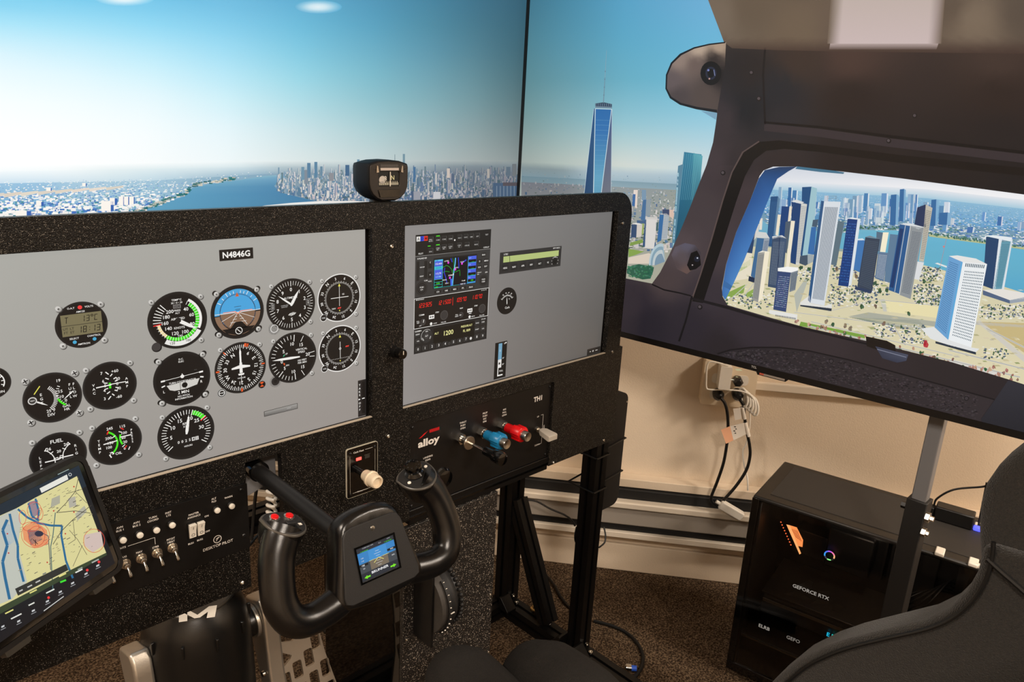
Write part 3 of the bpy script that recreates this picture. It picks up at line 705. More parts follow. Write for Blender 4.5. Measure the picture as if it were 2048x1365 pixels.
D.tick(.72, .1, 298, .52, .66, .035, WHT, 5); D.tick(.72, .1, 312, .52, .66, .045, REDC, 5); D.tick(.72, .1, 232, .5, .64, .035, WHT, 5); D.tick(.72, .1, 222, .5, .64, .045, REDC, 5); D.tick(.72, .1, 206, .5, .64, .035, WHT, 5)
o = finish(D); needle(o, D, 266, .52, .0, .045, x=.05, y=.04, style='bar'); needle(o, D, 90, .42, .0, .045, x=.17, y=.16, style='bar'); dscrews(o, D, 1.14, (45, 135, 225, 315))
# small dial at the left margin
D = dial('suction_gauge', 0.1405, -0.3010, 0.0185, 'small round gauge cut off at the left margin', ring=(46, 44, 43))
D.arc(0, 0, .62, .68, 30, 120, WHT)
for a in (35, 60, 85, 110): D.tick(0, 0, a, .5, .68, .05, WHT)
D.text('6', .45, .62, .16, WHT); D.text('ON', .42, -.62, .15, WHT)
finish(D)
# registration plate, fold-down latch, trim indicator
k = Canvas((0, SY, 0), X3, Z3, base=3)
k.rect(.4, -.19, .4455, -.1755, (22, 18, 17), 0); k.text('N4846G', .4228, -.1827, .0074, WHT, 1, bold=2.2, maxw=.037); k.build('registration_plate', M_SCREEN, mon1, 'black plate reading N4846G')
k = Canvas((0, SY, 0), X3, Z3, base=3)
k.poly([(.4506, -.4172), (.5028, -.4172), (.5028, -.4085), (.4506, -.4092)], (60, 57, 55), 0); k.poly([(.4514, -.4165), (.502, -.4165), (.502, -.4092), (.4514, -.4099)], [(98, 95, 92), (120, 117, 114), (160, 157, 152), (150, 147, 142)], 1); k.text('xxxx', .489, -.4125, .0022, (185, 183, 180), 2, bold=.4); k.build('latch_handle', M_SCREEN, mon1, 'grey slanted handle')
k = Canvas((0, SY, 0), X3, Z3, base=3)
k.rect(.6058, -.4562, .6205, -.3956, (34, 30, 30), 0); k.rect(.6128, -.452, .6185, -.3985, (16, 13, 13), 1); k.rect(.6132, -.4275, .6180, -.426, WHT, 2)
k.poly([(.6068, -.4285), (.6068, -.4255), (.6105, -.427)], WHT, 2)
for i, ch in enumerate('TAKE'): k.text(ch, .6090, -.4035 - i * .0055, .0032, WHT, 2)
for i, ch in enumerate('OFF'): k.text(ch, .6090, -.4335 - i * .0055, .0032, WHT, 2)
k.build('trim_indicator', M_SCREEN, mon1, 'black trim scale reading TAKE OFF')

# ------------------------------------------------------------------ right monitor: radios
RX0, RX1 = .7130, .8742
def rz(px, py): return pp(px, py)
A2 = lambda zx, zy: pp(820 + zx * .09524, 450 + zy * .09524)      # crop coordinates of the upper stack
A3 = lambda zx, zy: pp(820 + zx * .10989, 570 + zy * .10989)      # crop coordinates of the lower stack
def stack(name, z0, z1, c, label):
    k = Canvas((0, SY, 0), X3, Z3, base=3); k.rect(RX0, z0, RX1, z1, c, 0); k.nm = name; k.lb = label; k.L = 2; return k
def put(k, t_, q, h, c=WHT, **kw): k.text(t_, q[0], q[1], h, c, kw.pop('L', 4), **kw)
k = stack('audio_panel', -.2103, -.1765, (24, 23, 23), 'black audio panel with coloured letter tiles')
for i, (ch, c, tc_) in enumerate((('A', (225, 222, 218), (30, 30, 30)), ('D', (40, 70, 205), (20, 25, 90)), ('M', (222, 50, 30), (110, 15, 10)))):
    x = .7148 + i * .0074; k.rect(x, -.1868, x + .0074, -.1792, c, 2); put(k, ch, (x + .0037, -.183), .0046, tc_)
def key(q, lines, w=.0105, h=.0088, lit=False):
    x, z = q; k.rect(x - w / 2, z - h / 2, x + w / 2, z + h / 2, (34, 33, 33), 2); k.rect(x + w / 2 - .0006, z - h / 2, x + w / 2, z + h / 2, (92, 90, 88), 3); k.rect(x - w / 2, z + h / 2 - .0005, x + w / 2, z + h / 2, (70, 68, 66), 3)
    for i, t_ in enumerate(lines): put(k, t_, (x, z - .001 - i * .0026 + .001 * (len(lines) - 1)), .0019, (190, 188, 185), maxw=w * .9)
    if lit: k.rect(x - w * .36, z + h / 2 + .0004, x + w * .36, z + h / 2 + .0018, GREEN, 4)
for zx, zy, ln, lit in ((432, 310, ['SPKR', 'MUTE'], 0), (585, 305, ['COM1'], 1), (715, 290, ['COM2'], 0), (850, 280, ['COM3'], 0), (1040, 262, ['NAV1'], 0), (1170, 248, ['NAV2'], 0), (1290, 240, ['DME'], 0), (1415, 228, ['ADF'], 0),
                        (430, 550, ['SENS'], 0), (582, 490, ['COM1', 'MIC'], 1), (712, 470, ['COM2', 'MIC'], 0), (845, 455, ['COM3', 'MIC'], 0), (1030, 430, ['COM', '1/2'], 0), (1195, 420, ['INTERCOM'], 0), (1390, 400, ['MUSIC'], 0)): key(A2(zx, zy), ln, lit=lit)
put(k, 'TEST', A2(1610, 205), .0022, (190, 188, 185)); put(k, 'PILOT', A2(225, 605), .0024); put(k, 'COPILOT', A2(1600, 470), .0022); k.disc(*A2(938, 320), .0015, WHT, 3, 12); k.rect(A2(380, 0)[0], A2(0, 475)[1] - .0012, A2(440, 0)[0], A2(0, 475)[1], GREEN, 3)
k.rect(RX0, -.2106, RX1, -.2100, (150, 148, 145), 5); k.build(k.nm, M_SCREEN, mon2, k.lb)
# navigator
k = stack('gps_navigator', -.2785, -.2106, (52, 51, 51), 'navigator unit with a coloured moving map')
k.rect(.7498, -.2672, .8440, -.2168, (24, 23, 24), 2); k.rect(.7518, -.2662, .8425, -.2195, (6, 6, 14), 3)
k.rect(.7518, -.2520, .7690, -.2195, (70, 90, 215), 4); k.rect(.7518, -.2350, .7690, -.2305, (60, 195, 205), 5); k.rect(.7518, -.2220, .7690, -.2195, (90, 190, 235), 5)
CY_ = (40, 205, 205)
for z in (-.2360, -.2522, -.2566, -.2612, -.2655): k.rect(.7518, z, .7690, z + .0005, CY_, 6)
k.rect(.7688, -.2662, .7693, -.2195, CY_, 6); k.rect(.7518, -.2662, .7523, -.2195, CY_, 6); k.rect(.7518, -.2662, .8425, -.2658, CY_, 6)
put(k, '132.400', (.7604, -.2262), .0030, WHT, L=7, maxw=.0160); put(k, '133.070', (.7604, -.2328), .0026, (30, 90, 160), L=7, maxw=.015); put(k, '112.70', (.7604, -.2422), .0030, WHT, L=7, maxw=.0145); put(k, '117.90', (.7604, -.2478), .0030, (150, 225, 250), L=7, maxw=.0145); put(k, 'COM', (.756, -.2208), .0018, (30, 90, 170), L=7)
put(k, 'ENR', (.7604, -.2588), .0026, GREEN, L=7); put(k, 'GPS', (.757, -.2648), .0026, GREEN, L=7)
k.rect(.8240, -.2662, .8425, -.2195, (70, 95, 220), 4); k.rect(.8238, -.2662, .8243, -.2195, CY_, 6)
for i, t_ in enumerate(('WPT', 'DTK', 'DIS', 'TRK')):
    z = -.2245 - i * .0112; k.rect(.8248, z - .0056, .8420, z - .0008, (4, 8, 10), 5); put(k, t_, (.828, z + .0018), .0019, (170, 195, 250), L=7); put(k, '___' if i < 3 else '026', (.8345, z - .003), .0026, GREEN, L=7); k.rect(.8243, z - .0062, .8425, z - .0056, CY_, 6)
for pts, c, w in (([(.7900, -.2195), (.7925, -.2280), (.7935, -.2360), (.7900, -.2420)], (30, 165, 40), .0008), ([(.7960, -.2195), (.7955, -.2290), (.7935, -.2400), (.7920, -.2520), (.7910, -.2660)], (90, 190, 235), .0022), ([(.8020, -.2195), (.8035, -.2300), (.8040, -.2380)], (50, 60, 215), .0014), ([(.8090, -.2300), (.8130, -.2280), (.8200, -.2250)], (50, 60, 215), .002),
                  ([(.7693, -.2330), (.7770, -.2305), (.7830, -.2330), (.7880, -.2380), (.7905, -.2450)], (30, 165, 40), .0008), ([(.7693, -.2420), (.7760, -.2400), (.7840, -.2420)], (30, 165, 40), .0008), ([(.7930, -.2440), (.8060, -.2410), (.8070, -.2510)], (30, 165, 40), .0008), ([(.7735, -.2340), (.7725, -.2420), (.7760, -.2500), (.7790, -.2600)], (50, 60, 215), .0014), ([(.7880, -.2540), (.7890, -.2660)], (60, 100, 225), .004), ([(.7860, -.2195), (.7890, -.2260)], (50, 60, 215), .0015)): k.pline(pts, w, c, 5)
for x, z in ((.7808, -.2262), (.8105, -.2305), (.7962, -.2390), (.7850, -.2520)): k.disc(x, z, .0020, (225, 60, 220), 6, 10)
for t_, x, z in (('LOTED', .7770, -.2232), ('KLGA', .8110, -.2275), ('KDWI', .7985, -.2362), ('ZOMBO', .7870, -.2478), ('KEWR', .7740, -.2545), ('KSA-1', .7790, -.2605), ('F1wM', .8150, -.2600)): put(k, t_, (x, z), .0021, WHT, L=7)
k.rect(.8060, -.2668, .8225, -.2640, (20, 26, 90), 6); put(k, 'NAV 10', (.8140, -.2654), .0022, WHT, L=7); k.poly([(.7905, -.2480), (.7935, -.2480), (.792, -.2440)], WHT, 7)
put(k, 'X-PLANE 430', A2(250, 705), .0024, maxw=.019)
for zx, zy, t_ in ((255, 890, 'ON/OFF'), (245, 1080, 'IDENT')): put(k, t_, A2(zx, zy), .0018)
put(k, 'C', A2(425, 790), .0024); put(k, 'V', A2(420, 1050), .0024)
for (a, b) in (((140, 770), (190, 1170)), ((300, 760), (360, 1120)), ((385, 780), (455, 910)), ((380, 990), (455, 1120))):
    p = A2(*a); q = A2(*b); k.rect(p[0], q[1], q[0], p[1], (28, 27, 27), 2)
put(k, 'COM', A2(330, 1170), .0020); put(k, 'VLOC', A2(415, 1185), .0020)
for zx, zy, t_ in ((1545, 628, 'RNG'), (1462, 765, 'D'), (1600, 752, 'MENU'), (1455, 890, 'CLR'), (1590, 870, 'ENT')):
    p = A2(zx, zy); k.rect(p[0] - .0055, p[1] - .0036, p[0] + .0055, p[1] + .0036, (36, 35, 35), 2); put(k, t_, p, .0024, maxw=.009)
put(k, 'DEFAULT', A2(1455, 1000), .0016); put(k, 'NAV', A2(1430, 1040), .0016); put(k, 'GPS', A2(1600, 995), .0022)
for q, l1, l2, r in ((A2(245, 1335), 'PUSH', 'C/V', .0112), (A2(1540, 1165), 'PUSH', 'CRSR', .0098)):
    k.disc(*q, r, (24, 23, 23), 2, 28); k.ring(*q, r * .82, r * .9, (62, 60, 59), 3); k.disc(*q, r * .66, (40, 39, 39), 3, 24); put(k, l1, (q[0], q[1] + .0018), .0022); put(k, l2, (q[0], q[1] - .0022), .0022)
for zx, zy, t_ in ((505, 128, 'CDI'), (660, 104, 'OBS'), (812, 80, 'MSG'), (962, 58, 'FPL'), (1108, 40, 'PROC')):
    p = A3(zx, zy); k.rect(p[0] - .0075, p[1] - .0026, p[0] + .0075, p[1] + .0026, (30, 29, 29), 2); put(k, t_, p, .0024)
k.build(k.nm, M_SCREEN, mon2, k.lb)
# comm / nav radio
k = stack('comm_nav_radio', -.3298, -.2785, (24, 20, 19), 'radio unit with red digital frequencies and white outline')
k.frame(RX0 - .001, -.3298, RX1 + .001, -.2788, .0008, (232, 230, 226), 3)
RD = (245, 38, 30)
for t_, zx, zy in (('123.925', 145, 388), ('121.500', 505, 335), ('109.70', 832, 282), ('110.70', 1125, 232)):
    q = A3(zx, zy); k.seg7(t_, q[0], q[1], .0072, RD, 4, pitch=.0046, slant=.16)
k.rect(*(A3(776, 300)[0] - .0004, A3(776, 300)[1] - .007, A3(776, 300)[0] + .0004, A3(776, 300)[1] + .007), RD, 4)
put(k, 'BENDIX/KING', A3(180, 270), .0018); put(k, 'KX 165A TSO', A3(1345, 95), .0014)
for zx, zy, t_ in ((210, 550, 'COMM'), (495, 500, 'STBY'), (935, 425, 'NAV'), (1200, 380, 'STBY')): put(k, t_, A3(zx, zy), .0024)
for zx, zy, t_ in ((145, 668, 'PULL'), (145, 698, 'TEST'), (185, 748, 'OFF'), (455, 700, 'CHAN'), (610, 678, 'PULL 25K'), (850, 545, 'PULL'), (850, 575, 'IDENT'), (1090, 520, 'TIMER'), (1148, 572, 'MODE'), (1305, 552, 'PULL OBS')): put(k, t_, A3(zx, zy), .0018)
for zx, zy in ((392, 585), (1088, 465)):
    q = A3(zx, zy); k.rect(q[0] - .0056, q[1] - .0033, q[0] + .0056, q[1] + .0033, WHT, 3)
    for s_ in (-1, 1): k.poly([(q[0] + s_ * .0042, q[1]), (q[0] + s_ * .002, q[1] + .0022), (q[0] + s_ * .002, q[1] - .0022)], (20, 18, 18), 4)
    k.rect(q[0] - .002, q[1] - .0005, q[0] + .002, q[1] + .0005, (20, 18, 18), 4)
for zx, zy, r in ((620, 552, .0082), (1312, 432, .0080), (235, 680, .0055), (930, 545, .0048)):
    q = A3(zx, zy); k.disc(*q, r, (74, 71, 70), 3, 28); k.disc(*q, r * .86, (54, 51, 50), 4, 28)
for zx, zy in ((383, 710), (1083, 582)): k.disc(*A3(zx, zy), .0026, WHT, 4, 14)
q = A3(240, 668); k.line((q[0], q[1] - .002), (q[0] + .001, q[1] + .003), .0012, WHT, 5); q = A3(915, 550); k.line((q[0] - .002, q[1]), (q[0] + .002, q[1]), .0012, WHT, 5)
k.build(k.nm, M_SCREEN, mon2, k.lb)
# transponder
k = stack('transponder', -.3722, -.3299, (32, 31, 31), 'transponder unit reading 1200 in pale yellow')
p = A3(430, 760); q = A3(1160, 885); k.rect(p[0], -.3618, q[0] + .0005, -.3345, (18, 16, 12), 2)
YL = (240, 236, 160)
put(k, '1200', A3(702, 868), .0078, YL, maxw=.0235); put(k, 'ALT', A3(482, 885), .0034, YL); put(k, 'PRESSURE ALT', A3(1030, 745), .0034, YL, maxw=.0255); put(k, 'FL 009', A3(1030, 830), .0042, YL)
for i, (zx, zy) in enumerate(((145, 1175), (272, 1150), (400, 1120), (522, 1098), (640, 1072), (790, 1038), (905, 1015), (1018, 985), (1215, 945), (1322, 925))):
    q = A3(zx, zy); k.rect(q[0] - .0048, q[1] - .0042, q[0] + .0048, q[1] + .0042, (66, 64, 63), 2); k.rect(q[0] - .0040, q[1] - .0042, q[0] + .0048, q[1] + .0036, (44, 43, 43), 3); put(k, '0123456789'[i], q, .0042, (225, 222, 218))
for zx, zy, t_ in ((140, 905, 'IDENT'), (145, 1028, 'VFR'), (1225, 695, 'FUNC'), (1330, 675, 'CRSR'), (1218, 810, 'START'), (1328, 795, 'CLR')):
    q = A3(zx, zy); k.rect(q[0] - .0050, q[1] - .0042, q[0] + .0050, q[1] + .0042, (66, 64, 63), 2); k.rect(q[0] - .0042, q[1] - .0042, q[0] + .0050, q[1] + .0036, (44, 43, 43), 3); put(k, t_, q, .0020, maxw=.0085)
put(k, 'GARMIN', A3(148, 845), .0024); put(k, 'GTX 330', A3(1335, 620), .0018)
q = A3(300, 930); k.disc(*q, .0118, (46, 45, 45), 3, 28); k.arc(*q, .0108, .0116, -120, 40, (180, 178, 175), 4); k.disc(*q, .0045, (66, 64, 63), 4, 20); put(k, 'ALT', q, .0022, L=5); put(k, 'ON', (q[0], q[1] + .0078), .0022, L=5); put(k, 'STBY', (q[0] - .0075, q[1] - .005), .0020, L=5, rot=-55); put(k, 'OFF', (q[0] + .0078, q[1] - .004), .0020, L=5, rot=60)
k.disc(*A3(1105, 975), .0026, (220, 218, 214), 3, 14); k.disc(*A3(712, 1070), .0022, (90, 88, 86), 3, 14); k.disc(*A3(712, 1070), .0014, (20, 20, 20), 4, 14)
k.build(k.nm, M_SCREEN, mon2, k.lb)
# autopilot strip
k = Canvas((0, SY, 0), X3, Z3, base=3)
k.rect(.8978, -.2577, 1.0590, -.2192, (44, 42, 42), 0); k.rect(.9065, -.2378, 1.0518, -.2268, (176, 190, 120), 1); k.frame(.906, -.2383, 1.0523, -.2263, .0006, (18, 17, 17), 2)
k.line((.9215, -.2268), (.9230, -.2378), .0012, (70, 74, 50), 2); k.text('S-TEC', .9125, -.2232, .0028, WHT, 2); k.text('FIFTY FIVE X', 1.045, -.2222, .0024, WHT, 2, maxw=.02)
for i, t_ in enumerate(('HDG', 'NAV', 'APR', 'REV', 'ALT', 'VS')):
    x = .9122 + i * .0222; k.rect(x - .0075, -.2535, x + .0075, -.2415, (34, 33, 33), 1); k.text(t_, x, -.2478, .0030, WHT, 2)
k.disc(1.0425, -.2475, .0075, (26, 25, 25), 1, 24); k.disc(1.0425, -.2475, .0045, (14, 13, 13), 2, 20)
for a in range(-120, 121, 40): k.tick(1.0425, -.2475, a, .0082, .0095, .0012, WHT, 2)
k.text('UP DN', 1.0425, -.2395, .0018, WHT, 2); k.build('autopilot_unit', M_SCREEN, mon2, 'slim autopilot unit with a green display strip')
D = Dial(.9208, -.3088, .0248, 3)
D.disc(0, 0, 1, (22, 20, 20), 0); D.disc(0, -.05, .93, (17, 15, 15), 1); D.arc(0, -.25, .62, .64, -52, 52, WHT, 2)
for i in range(17): D.tick(0, -.25, -52 + i * 6.5, .64, .78 if i % 4 == 0 else .72, .025, WHT, 2)
for i, t_ in enumerate(('20', '40', '60', '80')): D.text(t_, -.42 + i * .28, .60 if i in (1, 2) else .5, .09, WHT, 2, bold=.4)
D.text('°C', .22, .12, .10, WHT, 2, bold=.4); D.text('Carb', .06, -.50, .16, WHT, 2, bold=.2)
o = D.build('carburettor_temperature_dial', M_SCREEN, mon2, 'small black temperature dial'); needle(o, D, -5, .50, .05, .07, y=-.2)
k = Canvas((0, SY, 0), X3, Z3, base=3)
k.rect(.8968, -.4546, .9268, -.3844, (14, 13, 13), 0); k.rect(.9055, -.4180, .9145, -.3870, (112, 160, 188), 1); k.rect(.9055, -.4340, .9145, -.4180, (225, 222, 218), 1); k.rect(.9055, -.448, .9075, -.434, WHT, 1); k.rect(.9055, -.450, .919, -.4475, WHT, 1)
k.text('UP', .9215, -.3885, .0028, WHT, 2); k.text('10°', .9190, -.4165, .0026, WHT, 2); k.text('20°', .9190, -.4285, .0026, WHT, 2); k.text('FULL', .9150, -.4405, .0030, WHT, 2); k.disc(.924, -.3878, .0014, WHT, 2, 10); k.rect(.9075, -.4275, .9115, -.4235, (60, 58, 57), 2)
k.line((.910, -.403), (.910, -.399), .0008, WHT, 2); k.build('flap_indicator', M_SCREEN, mon2, 'narrow black flap scale with a blue band')
k = Canvas((0, SY, 0), X3, Z3, base=3)
k.rect(1.162, -.4565, 1.2050, -.4432, (36, 33, 31), 0); k.rect(1.1705, -.4503, 1.1745, -.4493, WHT, 1); k.rect(1.1790, -.4503, 1.1835, -.4493, WHT, 1); k.rect(1.1808, -.4520, 1.1818, -.4476, WHT, 1); k.rect(1.1890, -.4503, 1.1960, -.4493, WHT, 1); k.build('menu_overlay', M_SCREEN, mon2, 'dark on-screen menu strip in the bottom right corner')
# knob standing between the two openings
t = thing('panel_knob', (.6665, PY, -.360), 'black ribbed knob on the panel between the two grey screens', 'knob')
p0 = Vector((.6665, PY, -.3555))
mb = MB(); n = 40; rs = []
for d, r in ((0, .0095), (.009, .0095), (.0095, .0085), (.021, .0080), (.0225, .0068)):
    rs.append([p0 + Vector((r * (1 + (.05 if i % 2 and d > .001 else 0)) * math.cos(2 * math.pi * i / n), -d, r * (1 + (.05 if i % 2 and d > .001 else 0)) * math.sin(2 * math.pi * i / n))) for i in range(n)])
mb.rings(rs[:2]); mb.build('knob_base', M_BLACK, t)
MB().rings(rs[2:]).build('knob_grip', M_GLOSS, t)
MB().box(p0 + Vector((0, -.0226, .003)), (.0012, .0008, .006)).build('pointer_line', M_WHITE, t)
# ================================================================== TELEVISIONS
RND = random.Random(7)
TVY = 1.33
TZ0, TZ1 = -0.46, 0.35
def idw(ctrl, p, power=2.5):
    sw = 0; acc = [0, 0, 0]
    for x, y, c in ctrl:
        d = (x - p[0]) ** 2 + (y - p[1]) ** 2
        if d < 1: return c
        w = 1 / d ** power
        sw += w
        for i in range(3): acc[i] += w * c[i]
    return tuple(a / sw for a in acc)
def jit(c, a): 
    d = RND.uniform(-a, a); return tuple(min(255, max(0, x + d + RND.uniform(-a / 3, a / 3))) for x in c)
# ---------------------------------------------------------------- front television
FX0, FX1 = -0.095, 1.340
tv1 = thing('front_television', (0.62, TVY, TZ0), 'large television straight ahead showing hazy sky over a river city', 'television')
MB().box2((FX0, TVY + 0.004, TZ0), (FX1, TVY + 0.045, TZ1)).build('rear_housing', M_MATTE, tv1, bevel=0.004)
BZ = 0.0100
MB().prism([[(FX0, TZ0), (FX1, TZ0), (FX1, TZ1), (FX0, TZ1)], [(FX0 + BZ, TZ0 + .013), (FX0 + BZ, TZ1 - BZ), (FX1 - BZ, TZ1 - BZ), (FX1 - BZ, TZ0 + .013)]], (0, TVY, 0), X3, Z3, -0.004, 0.003).build('bezel', M_BLACK, tv1, smooth=0)
def tf1(p):
    q = onY(p[0], p[1], TVY); return (q.x, q.z)
def gridc(G, p):
    """smooth bilinear look-up: G = (xs, ys, rows)"""
    xs_, ys_, rows = G
    def loc(v, a):
        if v <= a[0]: return 0, 0.0
        for i in range(len(a) - 1):
            if v <= a[i + 1]:
                t = (v - a[i]) / (a[i + 1] - a[i]); return i, t
        return len(a) - 2, 1.0
    i, tx = loc(p[0], xs_); j, ty = loc(p[1], ys_)
    return mix(mix(rows[j][i], rows[j][i + 1], tx), mix(rows[j + 1][i], rows[j + 1][i + 1], tx), ty)
SG1 = ((-400, 0, 150, 300, 450, 600, 750, 850, 950, 1050), (-250, 0, 50, 100, 150, 200, 260, 335), (  # screen's viewing-angle dimming towards the right is baked into these colours
    [(110, 190, 228), (90, 186, 228), (86, 180, 224), (78, 170, 216), (70, 158, 202), (60, 144, 186), (52, 122, 160), (48, 108, 142), (42, 92, 122), (36, 78, 104)],
    [(136, 212, 242), (126, 208, 240), (120, 204, 238), (108, 195, 232), (98, 184, 222), (84, 169, 207), (74, 148, 182), (68, 132, 160), (60, 112, 136), (52, 94, 114)],
    [(190, 234, 250), (172, 230, 250), (158, 224, 247), (140, 215, 243), (122, 202, 234), (102, 185, 217), (86, 160, 190), (78, 140, 164), (68, 118, 138), (56, 97, 114)],
    [(226, 247, 254), (214, 243, 253), (198, 238, 252), (178, 231, 249), (152, 218, 242), (124, 199, 224), (104, 172, 196), (92, 150, 172), (80, 127, 144), (62, 100, 114)],
    [(240, 252, 255), (234, 250, 255), (224, 247, 254), (208, 242, 252), (180, 230, 246), (148, 212, 229), (122, 184, 201), (110, 162, 178), (96, 138, 150), (72, 106, 116)],
    [(250, 254, 255), (246, 254, 255), (240, 252, 255), (230, 248, 253), (205, 239, 248), (172, 219, 230), (142, 192, 203), (128, 172, 182), (112, 148, 156), (86, 114, 120)],
    [(254, 255, 255), (253, 255, 255), (250, 254, 255), (244, 252, 254), (228, 245, 250), (200, 225, 230), (170, 203, 208), (154, 182, 187), (136, 158, 161), (108, 125, 128)],
    [(255, 255, 255), (255, 255, 255), (254, 255, 255), (249, 253, 253), (240, 248, 249), (222, 231, 230), (200, 212, 212), (182, 192, 191), (164, 172, 171), (138, 147, 146)]))
SG2 = ((1050, 1120, 1250, 1420), (-250, 0, 80, 160, 240, 325), (
    [(40, 88, 116), (46, 102, 134), (62, 136, 178), (80, 156, 204)],
    [(62, 114, 136), (70, 132, 158), (86, 160, 196), (106, 172, 212)],
    [(76, 128, 144), (82, 142, 164), (92, 166, 196), (104, 178, 212)],
    [(90, 136, 146), (98, 150, 164), (104, 172, 194), (108, 184, 212)],
    [(118, 150, 152), (130, 168, 174), (142, 192, 206), (146, 200, 220)],
    [(158, 169, 164), (176, 188, 182), (206, 214, 208), (200, 216, 221)]))
c = Canvas((0, TVY, 0), X3, Z3, step=1.0e-4, base=1)
nx, nz = 60, 36; X0, X1, Z0, Z1 = FX0 + BZ, FX1 - BZ, TZ0 + .013, TZ1 - BZ
for j in range(nz):
    for i in range(nx):
        q = [(X0 + (X1 - X0) * a / nx, Z0 + (Z1 - Z0) * b / nz) for a, b in ((i, j), (i + 1, j), (i + 1, j + 1), (i, j + 1))]
        c.raw(q, [(0, 1, 2, 3)], [lin(gridc(SG1, proj(Vector((p[0], TVY, p[1]))))) for p in q])
c.build('sky_picture', M_TV, tv1, 'blue to white hazy sky on the front screen')
def cloud(cv, x, y, rx, ry, col0, col1, L=1):
    n = 20; pts = [(x, y)]; cols = [lin(col0)]
    for k, (f, m) in enumerate(((.35, 0.15), (.7, .6), (1, 1))):
        for i in range(n):
            a = 2 * math.pi * i / n; pts.append((x + rx * f * math.cos(a), y + ry * f * math.sin(a))); cols.append(lin(mix(col0, col1, m)))
    fs = [(0, 1 + i, 1 + (i + 1) % n) for i in range(n)]
    for k in range(2):
        for i in range(n):
            j = (i + 1) % n; fs.append((1 + k * n + i, 1 + k * n + j, 1 + (k + 1) * n + j, 1 + (k + 1) * n + i))
    cv.raw(pts, fs, cols, L)
c = Canvas((0, TVY, 0), X3, Z3, tf=tf1, step=1.0e-4, base=2)
cloud(c, 248, -4, 62, 17, (240, 248, 252), (116, 201, 236)); c.build('cloud_picture', M_TVFINE, tv1)
c = Canvas((0, TVY, 0), X3, Z3, tf=tf1, step=1.0e-4, base=2)
cloud(c, 636, 14, 48, 14, (222, 238, 244), (86, 172, 209)); c.build('cloud_picture', M_TVFINE, tv1)
# ground, river and city
def hor1(x): return 343 - 0.0175 * x + max(0, (x - 520)) * 0.0145
c = Canvas((0, TVY, 0), X3, Z3, tf=tf1, step=1.0e-4, base=3)
def bottom1(x): return proj(Vector((onY(x, 420, TVY).x, TVY, Z0)))
def strip(cv, xs, ya, yb, ca, cb, L):
    for a, b in zip(xs, xs[1:]):
        cv.poly([(a, ya(a)), (b, ya(b)), (b, yb(b)), (a, yb(a))], [ca(a), ca(b), cb(b), cb(a)], L)
xl = proj(Vector((X0, TVY, -.105)))[0]; xr = proj(Vector((X1, TVY, -.105)))[0]
xs = [xl + (xr - xl) * i / 40 for i in range(41)]
def hazec(x): return idw([(0, 0, (250, 254, 254)), (400, 0, (232, 243, 244)), (650, 0, (190, 205, 208)), (1040, 0, (128, 142, 148))], (x, 0), 1.5)
def landc(x): return idw([(0, 0, (96, 160, 205)), (250, 0, (130, 176, 205)), (480, 0, (120, 160, 185)), (650, 0, (128, 146, 160)), (1040, 0, (104, 112, 124))], (x, 0), 1.5)
def yb_(x): return hor1(x) + (24 if x < 300 else 24 - min(12, (x - 300) * .04))
LF = lambda x, a, b: a + (b - a) * max(0, min(1, (x - 250) / 250))
strip(c, xs, lambda x: hor1(x) - 12, hor1, lambda x: gridc(SG1, (x, 331)), lambda x: mix(hazec(x), landc(x), LF(x, .03, .16)), 0)
strip(c, xs, hor1, yb_, lambda x: mix(hazec(x), landc(x), LF(x, .05, .2)), lambda x: mix(hazec(x), landc(x), LF(x, .30, .7)), 0)
strip(c, xs, yb_, lambda x: 450 + 0 * x, lambda x: mix(hazec(x), landc(x), LF(x, .62, .85)), landc, 0)
strip(c, xs, lambda x: 450, lambda x: proj(Vector((onY(x, 450, TVY).x, TVY, Z0 + .002)))[1], landc, lambda x: (70, 100, 130), 0)
c.poly([(262, 432), (300, 415), (370, 392), (385, 376), (430, 366), (480, 360), (530, 352), (592, 347), (570, 355), (548, 372), (560, 385), (600, 395), (640, 404), (760, 470), (200, 470)],
       [(92, 158, 190), (96, 160, 192), (92, 156, 190), (100, 160, 192), (112, 168, 196), (120, 172, 196), (135, 180, 198), (150, 186, 198), (110, 160, 190), (84, 140, 176), (78, 134, 172), (74, 128, 166), (70, 122, 160), (70, 122, 160), (80, 140, 176)], 1)
c.build('ground_picture', M_TVFINE, tv1, 'river and land on the front screen')
def in_river(x, y):
    if x < 262 or x > 760: return False
    if x < 548: return y > idwline([(262, 432), (370, 390), (385, 374), (480, 358), (548, 350)], x)
    return y > idwline([(548, 374), (560, 386), (600, 396), (640, 405), (760, 470)], x)
def idwline(P, x):
    for (x0, y0), (x1, y1) in zip(P, P[1:]):
        if x0 <= x <= x1: return y0 + (y1 - y0) * (x - x0) / (x1 - x0)
    return P[-1][1]
c = Canvas((0, TVY, 0), X3, Z3, tf=tf1, step=1.0e-4, base=5)
